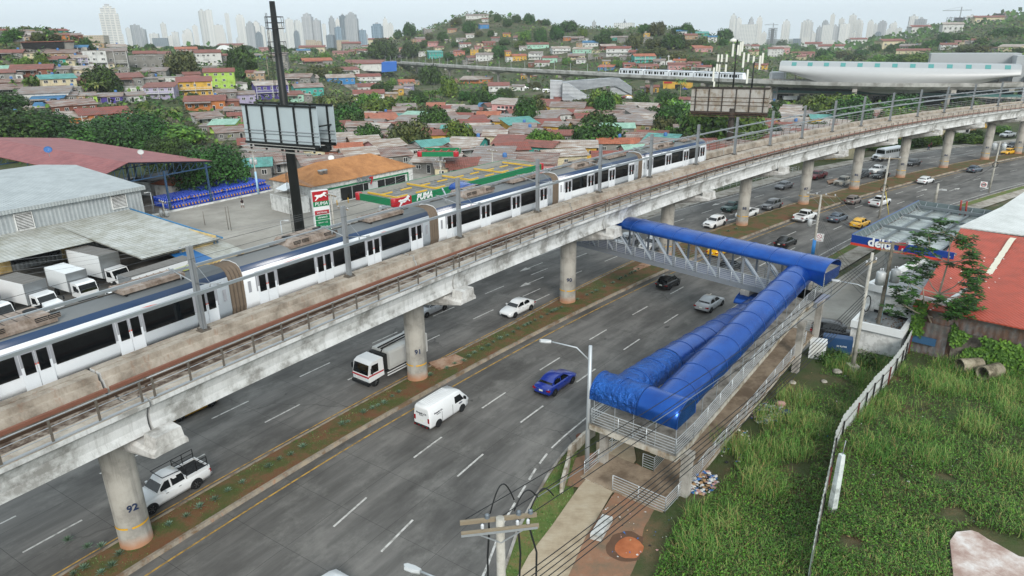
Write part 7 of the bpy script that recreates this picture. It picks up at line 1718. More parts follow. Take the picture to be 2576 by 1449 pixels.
H2="""0 120 560 598 bz|120 300 560 620 gz|255 330 640 718 gf|0 88 745 830 tw|480 775 615 668 go|15 335 868 1000 vw|292 488 955 1028 mr|400 690 885 968 eu|270 555 785 858 gu|440 635 795 832 gw|718 1003 785 850 bw|1012 1268 775 855 wR|990 1255 875 930 wR|982 1300 945 1005 wR|1308 1498 895 962 yz|1482 1580 868 930 iz|1435 1600 825 858 so|1075 1255 1035 1100 wb|1240 1328 1045 1108 db|862 975 1048 1100 gr|1235 1378 1160 1228 lr|1385 1595 1118 1228 cu|1185 1250 1165 1220 mz|1232 1435 1290 1340 gr|1485 1690 1280 1348 ez|2042 2368 800 840 ow|2335 2555 868 978 wR|2145 2278 1110 1178 cr|2235 2378 1090 1130 wb
422 550 512 548 wb|692 815 505 540 yr|552 640 512 540 lr|775 930 535 575 pr|932 1010 512 545 pr|1012 1128 510 545 wR|855 1048 705 752 wR|1738 1888 532 590 ee|1985 2103 520 562 sR|2155 2240 505 555 yf|1632 1710 525 570 wf|1402 1480 558 580 iz|2208 2388 555 615 wz|2125 2278 582 630 gr|2110 2345 160 190 wz|2268 2330 195 222 wr|2252 2348 250 288 bz|2112 2200 352 385 ww|1382 1440 352 382 cz|1612 1738 390 418 pz|1725 1828 432 468 pr|1925 2018 300 330 tr|1692 1808 298 328 gf|1962 2010 240 265 yf|2012 2118 400 420 wz|2362 2448 385 418 gr|2382 2430 335 362 wf|2482 2560 342 370 yr|2285 2418 432 460 nr|2512 2570 525 600 yR|32 128 448 480 pr|820 905 468 500 pr|590 690 468 500 cr|1060 1150 455 482 wr|1900 1960 405 430 gz|2050 2170 445 475 wr|2200 2270 470 500 pr|1300 1400 470 500 gr|1440 1500 490 520 pr|1800 1900 480 505 cr|2300 2400 490 520 cr"""
H3="""8 148 378 408 wr|512 588 378 410 oz|592 718 385 420 gz|150 378 450 490 mr|72 138 475 510 wz|400 593 490 540 ww|602 806 498 540 mw|705 868 432 472 wb|892 1048 465 500 nw|942 1188 495 570 wR|1165 1328 525 560 wR|1225 1448 570 632 eo|302 458 585 635 mR|222 378 632 672 wR|162 298 540 602 wz|2 152 565 612 yo|562 738 562 602 cz|642 738 600 640 wz|912 990 618 655 yz|858 1018 682 710 bo|1572 1745 655 708 pr|1422 1540 612 660 wz|1755 1880 640 680 pr|1862 1998 678 720 wR|1835 2018 485 525 po|1738 1868 358 395 tr|1655 1758 318 355 wb|1842 1978 342 362 ee|1972 2058 378 428 wb|1322 1388 338 370 yf|942 1058 380 412 ez|1055 1158 380 432 gz|1315 1408 378 428 gf|2302 2388 468 500 wz|2402 2478 462 490 wz|2502 2570 495 560 tr|2380 2470 520 560 cr|2440 2560 660 700 yr|1120 1240 650 680 sR|1280 1480 672 705 or|1620 1740 618 645 co|760 870 545 600 gf|1080 1150 570 610 gz
85 198 758 800 yr|2 130 870 915 wz|1345 1478 878 930 yr|1705 1800 815 885 yf|365 735 1080 1178 cz|555 825 1130 1182 gR|435 662 1020 1060 lR|265 478 1030 1095 nr|1045 1442 1092 1150 pw|1628 1778 1005 1080 gr|1545 1678 1060 1130 gz|875 1158 1170 1220 gu|1018 1215 1215 1278 cR|205 518 1260 1320 eR|5 245 1275 1370 wz|1245 1560 1408 1449 yr|1500 1640 1250 1290 gz|1350 1500 1215 1250 cr|560 760 1270 1310 gu|720 900 1300 1345 yu|1590 1760 1180 1210 gr"""
H4="""2 144 485 575 wr|312 458 540 575 pr|232 310 535 560 cr|280 370 575 602 cr|1315 1588 515 545 cr|2335 2500 482 520 cw|1335 1540 468 500 wz|1750 1880 460 500 wr|1900 2000 430 460 cr|2060 2180 415 450 wr|900 1040 480 505 wz|820 900 490 510 cz|32 338 1180 1250 pw|0 110 1060 1110 gw|660 860 1260 1310 gz|160 330 1270 1340 gz|1905 2010 1290 1340 wz|2130 2235 1222 1290 yb"""
rs=random.Random(17)
for c_,S in ((0,H1),(1,H2),(2,H3),(3,H4)):
    for e in S.replace('\n','|').split('|'):
        x0,x1,y0_,y1_,cc=e.split(); x0,x1,y0_,y1_=map(float,(x0,x1,y0_,y1_)); u=c_*644+(x0+x1)/8; v=y1_/4; q=hit(u,v); D=math.hypot(q.x,q.y); w_=max(4.,(x1-x0)/4*D/FPX*.97); h_=max(2.5,min(9,(y1_-y0_)/4*D/FPX*.98)); d_=max(5.,min(11,w_*.7))
        yaw=math.atan2(q.y,q.x)-PI/2+rs.uniform(-.3,.3); n=V((cos(yaw+PI/2),sin(yaw+PI/2),0)); w_*=.92
        q=q+n*(d_/2); q.z=max(q.z if q.z<1 else q.z,-.05)
        house(q,w_,d_,h_,cc[0],cc[1],yaw,u,v,2 if w_*FPX/D>45 else 1 if w_*FPX/D>24 else 0,rs=rs,base=6 if q.z>1.5 else .6)
DSH=M('satellite_dish','#b9bbb9',.5)
# roofs piled with odd sheets and tanks are left to the roofs' weathering; water tanks and dishes on some
def dish(label,u,v,z,r_,mat,dist=None):
    r_*=.5; q=at(u,v,dist); o=thing('satellite_dish',label,'satellite dish',q,math.atan2(-q.y,-q.x)); m=MB(MX.Rotation(rad(50),4,'Y')); m.lathe([(.02,-.1),(r_*.5,-.05),(r_,.18),(r_*1.02,.2),(r_*.5,0),(.02,-.04)],16); m.build('dish',mat,o); m=MB(); m.tube((0,0,-.9),(0,0,0),.04); m.build('stand',STEELG,o)
dish('blue satellite dish on the ridge of the faded red barn roof',121,378,0,1.05,TANK,118); dish('pale grey satellite dish on the far edge of the faded red barn roof',354,384,0,.95,DSH,129); dish('white satellite dish behind the shop\'s orange tile roof',833,398,0,1.3,M('dish_white','#d5d6d4',.5),150)
# ---------------------------------------------------------------- special buildings
def slabq(o,name,pts,dist,th,mat,dd=None):
    """upright faceted block: outline given at its own distance, with real depth"""
    m=MB(); A=[at(u,v,dist+(dd[i] if dd else 0)) for i,(u,v) in enumerate(pts)]; f=V((A[0].x,A[0].y,0)).normalized()*th
    m.rings([[m.p(q) for q in A],[m.p(q+f) for q in A]],0); return m.build(name,mat,o,True)
def zr(c,*p): return [(c*644+x/4,y/4) for x,y in p]
nb=thing('building','large grey building on the left ridge with torn black netting over its top floor','building',hit(120,137))
DN=math.hypot(nb.location.x,nb.location.y); slabq(nb,'wall',zr(0,(210,545),(740,545),(745,412),(205,425)),DN,14,WMAT['g']); slabq(nb,'roof',zr(0,(200,428),(750,415),(745,408),(205,420)),DN-1,16,RMAT['r',0])
slabq(nb,'torn_netting',zr(0,(212,432),(640,414),(648,485),(560,492),(470,480),(380,500),(300,488),(235,490)),DN-.6,.3,DARK)
for i in range(9): x=240+i*36+(70 if i>4 else 0); slabq(nb,'window',zr(0,(x,535),(x+14,535),(x+14,505),(x,505)),DN-.12,.2,WDK)
ws=thing('market_hall','large white hall with red roof and bright blue end wall beyond the billboard','building',hit(920,180)); DN=math.hypot(ws.location.x,ws.location.y)
slabq(ws,'wall',zr(1,(785,705),(1262,718),(1262,634),(785,645)),DN,24,WMAT['w']); slabq(ws,'blue_wall',zr(1,(1263,728),(1416,715),(1416,622),(1263,628)),DN,23,M('bright_blue_wall','#1f5fb0',.6))
m=MB(); A=[at(644+x/4,y/4,DN+d_) for x,y,d_ in ((778,646,-1),(1262,634,-1),(1300,600,25),(860,600,25))]; m.rings([[m.p(q) for q in A],[m.p(q-V((0,0,.3))) for q in A]],0); m.build('roof',RMAT['R',0],ws,True)
pl_=thing('apartment_block','long pale pink three-storey block with balconies beside the mid trees','building',hit(1260,298)); DN=math.hypot(pl_.location.x,pl_.location.y)
slabq(pl_,'wall',zr(1,(2372,1190),(2640,1215),(2640,1060),(2372,1045)),DN,11,WMAT['p']); slabq(pl_,'roof',zr(1,(2366,1046),(2645,1060),(2645,1015),(2450,1005)),DN-.5,12,RMAT['w',0],(0,0,8,8))
for r_ in range(3):
    for i in range(5): x=2430+i*40; y=1185-r_*46; slabq(pl_,'window',zr(1,(x,y),(x+26,y+2),(x+26,y-22),(x,y-24)),DN-.12,.2,WDK)
    slabq(pl_,'balcony',zr(1,(2425,1192-r_*46),(2640,1212-r_*46),(2640,1202-r_*46),(2425,1182-r_*46)),DN-1.2,1.1,WFR)
lb=thing('school_building','long low blue building with pale sheet roof between station and viaduct','building',hit(2080,296)); DN=math.hypot(lb.location.x,lb.location.y)
slabq(lb,'wall',zr(3,(205,1175),(1010,1205),(1010,1150),(205,1110)),DN,9,M('deep_blue_wall','#20407f',.6)); 
m=MB(); A=[at(1932+x/4,y/4,DN+d_) for x,y,d_ in ((190,1100,-1.5),(1050,1165,-1.5),(1100,1130,10),(235,1062,10))]; m.rings([[m.p(q) for q in A],[m.p(q-V((0,0,.25))) for q in A]],0); m.build('roof',RMAT['w',0],lb,True)
for i in range(8): x=300+i*85; slabq(lb,'window',zr(3,(x,1160+i*3),(x+40,1162+i*3),(x+40,1132+i*3),(x,1130+i*3)),DN-.1,.2,WDK)
ls=thing('market_hall','low hall with pale sheet roof beside the viaduct, right of the blue school','building',hit(2300,296)); DN=math.hypot(ls.location.x,ls.location.y); slabq(ls,'wall',zr(3,(1060,1225),(1700,1200),(1700,1165),(1060,1185)),DN,9,WMAT['g'])
m=MB(); A=[at(1932+x/4,y/4,DN+d_) for x,y,d_ in ((1040,1190,-1),(1720,1170,-1),(1600,1120,14),(1080,1130,14))]; m.rings([[m.p(q) for q in A],[m.p(q-V((0,0,.25))) for q in A]],0); m.build('roof',RMAT['w',0],ls,True)
ys=thing('shop','bright yellow shop hall with pale roof and red lettering behind the mid trees','shop',hit(1700,223)); DN=math.hypot(ys.location.x,ys.location.y); slabq(ys,'wall',zr(2,(1520,892),(1790,905),(1790,815),(1520,812)),DN,14,WMAT['y']); slabq(ys,'roof',zr(2,(1512,812),(1760,815),(1740,798),(1560,796)),DN-.5,15,RMAT['w',0],(0,0,6,6)); slabq(ys,'sign_board',zr(2,(1530,840),(1610,840),(1610,822),(1530,822)),DN-.3,.2,REDP); slabq(ys,'shop_door',zr(2,(1640,890),(1710,892),(1710,850),(1640,850)),DN-.15,.2,WDK)
cx=thing('church','small white church front topped by a cross on the middle hill','church',hit(1288+1575/4,163)); DN=math.hypot(cx.location.x,cx.location.y); slabq(cx,'wall',zr(2,(1548,655),(1640,655),(1640,622),(1600,605),(1548,618)),DN,9,WMAT['w']); slabq(cx,'cross',zr(2,(1573,612),(1581,612),(1581,570),(1589,570),(1589,562),(1581,562),(1581,553),(1573,553),(1573,562),(1565,562),(1565,570),(1573,570)),DN-.2,.4,WMAT['w']); slabq(cx,'door',zr(2,(1570,655),(1588,655),(1588,632),(1570,632)),DN-.1,.2,WDK)
dm=thing('domed_hall','white arched hall roof behind the left hillside trees','building',hit(565,133)); DN=math.hypot(dm.location.x,dm.location.y); slabq(dm,'roof',zr(0,(2165,535),(2360,535),(2345,490),(2310,465),(2260,453),(2215,460),(2180,490)),DN,18,WBOX); slabq(dm,'gate',zr(0,(2240,535),(2290,535),(2290,500),(2240,500)),DN-.15,.2,WDK)
# grey sheet-clad metro entrance
en=thing('station_entrance','grey sheet-clad metro entrance with sloping enclosed stairs amid the trees','building',hit(1465,262)); DE=math.hypot(en.location.x,en.location.y)
CLAD=corr('grey_cladding','#8f9499','#7f848a',None,.6,2,.2,rough=.4); CLADL=corr('pale_cladding','#a7abaf','#969a9f',None,.6,2,.2,rough=.4)
slabq(en,'stair_tower',zr(2,(383,995),(508,1010),(508,815),(383,808)),DE-1,6,CLADL); slabq(en,'upper_gallery',zr(2,(508,905),(720,905),(985,862),(985,785),(508,822)),DE+5,5,CLAD)
slabq(en,'sloping_stair',zr(2,(508,985),(560,985),(750,1060),(825,1050),(825,960),(755,962),(560,835),(508,835)),DE-6,5,CLADL); slabq(en,'base_block',zr(2,(505,1010),(655,1030),(655,1000),(560,945),(505,945)),DE-7,4,CLAD)
slabq(en,'sloping_stair',zr(2,(985,870),(1040,865),(1205,955),(1205,880),(1080,790),(985,785)),DE+9,5,CLAD); slabq(en,'side_wall',zr(2,(990,945),(1205,958),(1205,955),(1040,866),(990,868)),DE+10,4,CLADL)
# ---------------------------------------------------------------- second metro line with its train and station
V2=[G(940,153,10),G(1120,165,10),G(1288,175,9.6),G(1450,183,9.4),G(1610,191,9.2),G(1780,199,9),G(1932,206,9),G(2100,211,9),G(2300,214,9),G(2560,213,9),G(2760,211,9)]
def along(P,t):
    L=[0]
    for a,b in zip(P,P[1:]): L.append(L[-1]+(b-a).length)
    t=t*L[-1]; i=max(j for j in range(len(P)-1) if L[j]<=t+1e-6); return P[i].lerp(P[i+1],(t-L[i])/(L[i+1]-L[i])),(P[i+1]-P[i]).normalized()
v2=thing('viaduct_span','distant pale grey metro viaduct running below the middle hill','viaduct',(V2[0].x,V2[0].y,0))
m=MB(); R_=[]
for q in [along(V2,k/40)[0] for k in range(41)]:
    d=along(V2,.5)[1]; n=V((d.y,-d.x,0))
    R_.append([m.p(q+n*s+V((0,0,z))) for s,z in ((-2.5,-1.9),(2.5,-1.9),(4.6,-.6),(4.6,.9),(4.3,.9),(4.3,0),(-4.3,0),(-4.6,.9),(-4.6,-.6))])
m.rings(R_,0); m.build('girder',stained('far_viaduct_concrete','#a3a39f','#85847f','#b3b2ae',.2),v2,True)
for k in range(17):
    q,d=along(V2,(k+.4)/17); gz=terr(q.x,q.y); m=MB(); m.tube((q.x,q.y,gz-.5),(q.x,q.y,q.z-2.5),.95,n=12); n=V((d.y,-d.x,0)); m.bar(q-n*4.2-V((0,0,2.4)),q+n*4.2-V((0,0,2.4)),1.9,1.2); m.build('pier',CONC,v2,True)
for k in range(40):
    q,d=along(V2,(k+.5)/40)
    if q.x>G(1960,206,9).x: break
    m=MB(); m.tube(q,q+V((0,0,5.5)),.14,n=4); m.build('mast',STEELG,v2,True)
t2=thing('metro_train','distant white metro train with dark ends on the far viaduct, behind the antennas','train',V2[4])
ua,ub=1288+1108/4,1288+2370/4
def onv2(u):
    lo,hi=0.,1.
    for _ in range(30):
        mid=(lo+hi)/2
        if proj(along(V2,mid)[0])[0]<u: lo=mid
        else: hi=mid
    return along(V2,lo)
for i in range(5):
    a,_=onv2(ua+(ub-ua)*(i/5)+1.5); b,_=onv2(ua+(ub-ua)*((i+1)/5)-1.5); d=(b-a).normalized(); n=V((d.y,-d.x,0)); n=n if n.y<0 else -n; L=(b-a).length; h=math.atan2(d.y,d.x); mid=(a+b)/2+n*2
    m=MB(); m.X=MX.Translation(mid+V((0,0,.3)))@MX.Rotation(h,4,'Z'); R_=[[m.p((x-(k*.5*(z-1) if z>1 else 0),y,z)) for y,z in ((-1.35,.3),(-1.35,2.7),(-1.0,3.4),(1,3.4),(1.35,2.7),(1.35,.3))] for x,k in ((-L/2,-.6 if i==0 else 0),(L/2,.6 if i==4 else 0))]; m.rings(R_,0); cb=m.build('carriage',TW,t2,True)
    m=MB(); m.X=MX.Translation(mid+V((0,0,.3)))@MX.Rotation(h,4,'Z'); m.box((-L/2+.6,-1.0,3.41),(L/2-.6,1.0,3.55)); 
    for sg in (-1,1): m.box((-L/2+.3,sg*1.36-.02,2.72),(L/2-.3,sg*1.36+.02,2.95))
    m.build('roof',TN,cb,True)
    for k in range(7):
        x=-L/2+1.2+k*(L-2.4)/7; wd=(L-2.4)/7*(.72 if k%2 else .38); m=MB(); m.X=MX.Translation(mid+V((0,0,.3)))@MX.Rotation(h,4,'Z')
        for sg in (-1,): m.box((x,(1 if n.x*-sin(h)+n.y*cos(h)>0 else -1)*1.37-.02,1.15),(x+wd,(1 if n.x*-sin(h)+n.y*cos(h)>0 else -1)*1.37+.02,2.45))
        m.build('window',GL,cb,True)
# station shell
sA=G(1962,203,9.2); sB=G(2552,211,9.2); dS2=(sB-sA).normalized(); nS2=V((dS2.y,-dS2.x,0)); nS2=nS2 if nS2.y<0 else -nS2; LS=(sB-sA).length
stn=thing('metro_station','large metro station with white hull-shaped metal roof and teal skylights','station',sA)
SHELL=M('white_shell_sheet','#b4b5b5',.45,.1,.04,.1); SHT=M('grey_shell_sheet','#a4a8aa',.5,.1,.05,.2); TEAL=M('teal_skylight','#4f8f8d',.3)
zt_=ztop(sA,152); zt2=ztop(sB,160)
m=MB(); R_=[]; N=40
def shellring(f):
    g=1-abs(2*f-1)**1.75; base=sA.lerp(sB,f); top=zt_+(zt2-zt_)*f; lo=top-3.3-9.2*g
    bu=.4+6.0*g
    return [base+nS2*(s+6.)+V((0,0,z-base.z)) for s,z in ((-9,top-.4),(-4,top),(1.5,top-.5),(2.6,top-2.0),(2.8+bu*.8,top-3.0),(2.8+bu,top-3.9-.8*g),(2.9+bu*.95,top-4.4-2.6*g),(2.8+bu*.75,(lo+top-4)/2-1.0*g),(2.5+bu*.5,lo))]
for k in range(N+1): R_.append([m.p(q) for q in shellring(k/N)])
for A,B in zip(R_,R_[1:]):
    for j in range(8): m.face((A[j],B[j],B[j+1],A[j+1]),1 if j<3 else 0,True)
m.build('shell_roof',[SHELL,SHT],stn,True)
for k in range(13):
    f=(k+.75)/13.6; m=MB(); a=[shellring(f),shellring(f+.022)]; up=V((0,0,.06))+nS2*.05
    m.poly([a[0][2]+up,a[1][2]+up,a[1][3]+up,a[0][3]+up]); m.build('skylight',TEAL,stn,True)
def sbox(name,f0,f1,s0,s1,z0,z1,mat):
    m=MB(); A=[sA.lerp(sB,f0)+nS2*s for s in (s0,s1)]; B=[sA.lerp(sB,f1)+nS2*s for s in (s1,s0)]; P_=A+B
    m.rings([[m.p((q.x,q.y,z)) for q in P_] for z in (z0,z1)],0); return m.build(name,mat,stn,True)
sbox('platform_slab',-.08,1.1,-8,3.2,7.6,8.6,CONC); sbox('parapet',-.08,1.1,3.2,3.5,7.9,10.2,CONC); sbox('concourse_slab',-.02,1.05,-9,4.2,3.6,4.2,CONC); sbox('concourse_glass',.04,1.0,-6,2.5,4.25,7.5,M('dark_green_glass','#1d2b2c',.15)); sbox('ground_room',.1,.95,-6,-1,0,3.5,WDK)
sbox('glass_rail',-.01,1.03,4.0,4.1,4.2,5.3,M('teal_glass_rail','#4f7775',.2))
for k in range(6):
    q=sA.lerp(sB,.06+k*.185)+nS2*1.5; m=MB(); m.tube((q.x,q.y,-.3),(q.x,q.y,7.4),.9,n=12); m.build('column',CONC,stn,True); m=MB(); m.bar(q-nS2*6+V((0,0,7-q.z)),q+nS2*4.6+V((0,0,7-q.z)),1.8,1.3); m.build('cap_beam',CONC,stn,True)
for f in (.075,.93): q=sA.lerp(sB,f)+nS2*4.4; m=MB(); m.tube((q.x,q.y,7.5),(q.x+.0,q.y,13),.45,.3,8); m.build('strut',CONC,stn,True)
sbox('left_block',-.07,.0,-6,4.5,-.2,7.0,CLADL); sbox('left_upper_block',-.05,.02,-7,3.3,8.7,13,CLADL); sbox('rear_hall',.66,1.02,-22,-9.5,0,ztop(sA.lerp(sB,.85)-nS2*12,134),SHT); sbox('end_wall',.985,1.03,-9,2,8.7,ztop(sB,140),SHT); sbox('right_block',1.03,1.2,-6,4,0,12.6,CLADL); sbox('dark_gate',1.06,1.14,-14,-8,0,ztop(sB,137),WDK)
for k in range(7):
    m=MB(); f=(-.062,-.045,-.03,1.06,1.1,1.14,1.17)[k]; z=(5.2,3.5,4.4,10.8,9.8,10.8,9.8)[k]; s_=4.55 if k<3 else 4.05; a=sA.lerp(sB,f)+nS2*s_; b=a+dS2*2.2; m.bar(V((a.x,a.y,z)),V((b.x,b.y,z)),.1,.5); m.build('slot_window',TEAL,stn,True)
# ---------------------------------------------------------------- skyline
def towermat(n,wall,win,bw,rh,ms):
    t=NT(n); co=t.coord('UV'); b=t.n('ShaderNodeTexBrick',offset=0.,squash=1.)
    for k,x in (('Scale',1.),('Brick Width',bw),('Row Height',rh),('Mortar Size',ms),('Mortar Smooth',.1)): b.inputs[k].default_value=x
    b.inputs['Color1'].default_value=lin(win); b.inputs['Color2'].default_value=lin(tuple(min(1,x*1.25) for x in lin(win)[:3]) if False else win); b.inputs['Mortar'].default_value=lin(wall); t.l(co,b.inputs['Vector'])
    c=t.mix(t.ramp(t.noise(t.coord('UV',(.05,.004,1)),1,4,.6),[(.35,0.),(.7,.35)]),b.outputs['Color'],wall); return t.done(c,.5)
TM={'w':('white',[towermat('tower_white','#d2d2ce','#7d8890',4.2,3.4,.95),towermat('tower_white_b','#cccbc6','#808a92',9,3.2,1.0)]),'g':('grey',[towermat('tower_grey','#a3a6a8','#636d75',5,3.4,.8),towermat('tower_grey_b','#b0b1b3','#6a747c',12,3.4,1.1)]),'b':('blue glass',[towermat('tower_glass','#8299a8','#4a6072',6,4.,.5)]),'p':('pale',[towermat('tower_pale','#d0cec8','#979ea3',4.5,3.3,1.05)]),'t':('tan',[towermat('tower_tan','#a89a84','#5f5c58',4,3.2,1.1)]),'d':('dark',[towermat('tower_dark','#75818a','#44525b',5,3.6,.6)])}
def tower(x0,x1,yt,st,dist,c_):
    u=c_*644+(x0+x1)/8; wpx=(x1-x0)/4; b=at(u,100,dist); b.z=-1; w_=wpx*dist/FPX*.86; H_=ztop(b,yt/4)+1; d_=w_*rs.uniform(.6,.95); yaw=math.atan2(b.y,b.x)-PI/2+rs.uniform(-.35,.35)
    nm,ms=TM[st]; slim=H_/w_; shape='slender' if slim>4 else 'broad' if slim<1.7 else 'tall'
    o=thing('tower_block' if slim<1.7 else 'tower','','tower',b,yaw,'skyline towers'); later(o,f"{shape} {nm} tower on the {'left' if u<960 else 'middle' if u<1800 else 'right'} skyline",u)
    m=MB(); x,y=w_/2,d_/2; steps=[(1,0,1)] if slim<2 else rs.choice(([(1,0,.93),(.72,.93,1)],[(1,0,.86),(.8,.86,.96),(.45,.96,1)],[(1,0,1)],[(1,0,.97),(.5,.97,1)]))
    for f,z0,z1 in steps:
        P_=[(-x*f,-y*f),(x*f,-y*f),(x*f,y*f),(-x*f,y*f)]; per=0
        for i in range(4):
            a,c=P_[i],P_[(i+1)%4]; L=math.hypot(a[0]-c[0],a[1]-c[1]); I=[m.p((*a,z0*H_),(per,z0*H_)),m.p((*c,z0*H_),(per+L,z0*H_)),m.p((*c,z1*H_),(per+L,z1*H_)),m.p((*a,z1*H_),(per,z1*H_))]; m.face(I); per+=L
        m.poly([(*q,z1*H_) for q in P_])
    m.useuv=True; mt=rs.choice(ms); m.build('tower_shaft',mt,o)
    if slim>1.7:
        m=MB()
        for k in (-.5,.5): m.box((x*k-.9,-y-.9,0),(x*k+.9,-y-.0,steps[0][2]*H_*.985))
        m.build('balcony_stack',ms[0],o); m=MB(); m.box((-x*.25,-y*.25,H_),(x*.25,y*.25,H_+3.5)); m.build('roof_plant',TM['g'][1][0],o)
    return o
T1="1062 1225 60 w 1700|1345 1420 252 g 2600|1412 1476 288 g 2700|1518 1600 338 w 3000|1642 1690 230 w 2900|1742 1800 322 w 3000|1545 1680 382 d 2500|1872 1940 292 p 3900|1955 2005 252 p 3800|2042 2102 98 w 3300|2112 2172 100 w 3300|2172 2256 252 p 3300|2296 2336 135 w 3500|2402 2486 150 w 2900|2492 2576 222 g 2800|800 850 345 g 1500|870 1058 356 t 1500|1200 1240 330 p 3000|1700 1745 360 p 3600|1840 1880 335 p 3900"
T2="-20 60 218 p 3000|0 66 322 d 2600|40 102 262 p 3300|118 168 302 p 3400|205 290 240 w 3000|312 392 188 w 2700|398 470 205 w 2900|388 440 308 d 2600|488 590 142 g 2300|586 666 196 g 2300|512 580 210 w 2500|712 790 348 d 2300|748 812 168 g 2500|818 860 188 p 2900|800 872 268 b 2300|862 922 150 d 2300|912 1042 132 g 2300|1036 1112 302 b 2300|1172 1282 240 b 2100|1284 1340 182 w 2500|1330 1392 235 w 2500|500 600 402 t 1700|600 660 410 t 1700|805 932 404 t 1700|170 215 350 p 3600|290 320 330 p 3500"
T3="800 842 212 g 2000|1026 1222 230 w 1600|1110 1142 206 d 1590|2176 2242 146 w 2400|2234 2290 182 w 2500|2290 2450 245 w 2100|2366 2412 180 g 2400|2442 2502 168 p 2700|2502 2556 322 p 2600|2380 2430 235 g 2300"
T4="126 206 206 w 2400|260 326 388 d 2200|326 426 206 w 2500|350 420 372 p 2300|420 482 332 p 3000|480 524 266 g 2800|526 582 208 g 2700|600 642 140 p 3200|536 640 252 w 2500|622 700 262 g 2700|692 738 182 p 3200|700 792 240 w 2700|792 852 146 p 3000|842 926 196 p 2900|830 882 322 w 2300|905 932 308 p 3400|982 1036 206 p 2900|1032 1082 242 w 3000|1092 1162 212 g 2800|1074 1122 318 d 2500|1182 1232 286 p 3200|1228 1272 222 p 3300|1282 1328 282 p 3300|1392 1462 156 w 2300|1456 1552 186 g 2200|1522 1572 266 d 2150|1572 1752 242 p 2600|1742 1802 212 p 3000|1962 2044 156 p 2700|2012 2172 232 p 2600|1662 1742 318 b 2200|2252 2322 236 w 2900|2392 2472 168 p 2900|2322 2392 276 p 3000|2472 2576 236 p 3000|472 740 442 t 1500|560 662 402 p 2300|1120 1180 300 w 3000"
for c_,S in enumerate((T1,T2,T3,T4)):
    for e in S.split('|'):
        x0,x1,yt,st,ds=e.split(); tower(float(x0),float(x1),float(yt),st,float(ds),c_)
def frame_tower(label,x0,x1,yt,dist,c_,crane):
    u=c_*644+(x0+x1)/8; b=at(u,100,dist); b.z=-1; w_=(x1-x0)/4*dist/FPX*.86; H_=ztop(b,yt/4)+1; o=thing('tower_under_construction',label,'tower',b,math.atan2(b.y,b.x)-PI/2+.2)
    m=MB(); x=w_/2; n=int(H_/5)
    for k in range(n+1): m.box((-x,-x*.7,k*H_/n),(x,x*.7,k*H_/n+.8))
    for i in range(6):
        for y in (-x*.68,x*.68): xx=-x*.96+i*x*1.92/5; m.box((xx-.5,y-.5,0),(xx+.5,y+.5,H_+3))
    m.box((-x*.4,-x*.4,0),(x*.4,x*.4,H_)); m.build('concrete_frame',M('raw_concrete_frame','#6b6e70',.8),o)
    m=MB(); m.box((-1,-1,H_),(1,1,H_+crane)); m.bar((-crane*1.6,0,H_+crane*.7),(crane*.9,0,H_+crane*.7),1.2,1.5); m.tube((0,0,H_+crane),(-crane*1.4,0,H_+crane*.75),.3,n=4); m.build('crane',M('crane_grey','#7d8284',.6),o)
rt2=random.Random(12)
for k in range(46):
    u=rt2.choice((rt2.uniform(300,930),rt2.uniform(1840,2560),rt2.uniform(1980,2480))); wd=rt2.uniform(22,48); cc=int(u//644); x=(u-cc*644)*4
    tower(x-wd/2,x+wd/2,rt2.uniform(235,380),rt2.choice('ppwwg'),rt2.uniform(3300,4600),cc)
frame_tower('grey tower under construction with a small crane, left part of right skyline',0,76,290,2300,3,16); frame_tower('broad unfinished concrete tower with a large tower crane, right skyline',1792,1980,180,2200,3,26)
# ---------------------------------------------------------------- trees
def crown(seed,n,ls,lobes,flat=.85,mat=LF_D):
    r=random.Random(seed); m=MB(); L=[]
    for i in range(lobes):
        a=i*2.399; z=(i+.5)/lobes; rr=math.sqrt(max(0,1-(z*1.1-.25)**2))*.68; L.append((V((rr*cos(a)*r.uniform(.75,1.1),rr*sin(a)*r.uniform(.75,1.1),(.32+z*.62)*flat*1.25)),r.uniform(.28,.44)))
    L.append((V((0,0,.6*flat)),.62))
    for k in range(n):
        c,R_=L[k%len(L)]; d=rv(r).normalized(); d.z=d.z*.8+.1; p=c+d*R_*(.78+.28*r.random()); p.z=max(.16,p.z)
        leaf(m,p,d+rv(r)*.55,rv(r)+V((0,0,-.3)),ls*r.uniform(.7,1.4),ls*r.uniform(.5,.8))
    o=m.build('w',mat); me=o.data; bpy.data.objects.remove(o); return me
CR={'D':[crown(s,2600,.15,15,mat=LF_D) for s in (1,2,3)],'L':[crown(s+10,2300,.16,13,mat=LF_L) for s in (1,2)],'O':[crown(s+20,2000,.16,12,mat=LF_O) for s in (1,2)],'N':[crown(s+30,7500,.075,22,.9,LF_D) for s in (1,2)],'B':[crown(s+40,1100,.22,8,.6,LF_O) for s in (1,2)]}
mm=MB(); mm.path([(0,0,-.8),(.02,0,.18),(.0,.02,.45),(.02,0,.7)],.05,7,radii=[.075,.06,.045,.02])
for k in range(5): a=k*1.26; mm.path([(0,0,.3),(.25*cos(a),.25*sin(a),.5),(.45*cos(a),.45*sin(a),.62)],.03,5,radii=[.035,.025,.012])
o_=mm.build('w',BARK); TRK_=o_.data; bpy.data.objects.remove(o_)
TN_={'D':'dark green round-crowned','L':'light green leafy','O':'olive green','N':'large dense dark green','B':'low bushy olive'}
def tzone(u,v):
    if v>=262 and u<700: return 'behind the warehouses'
    return zone(u,v).replace('low on','on').replace('high on','on')
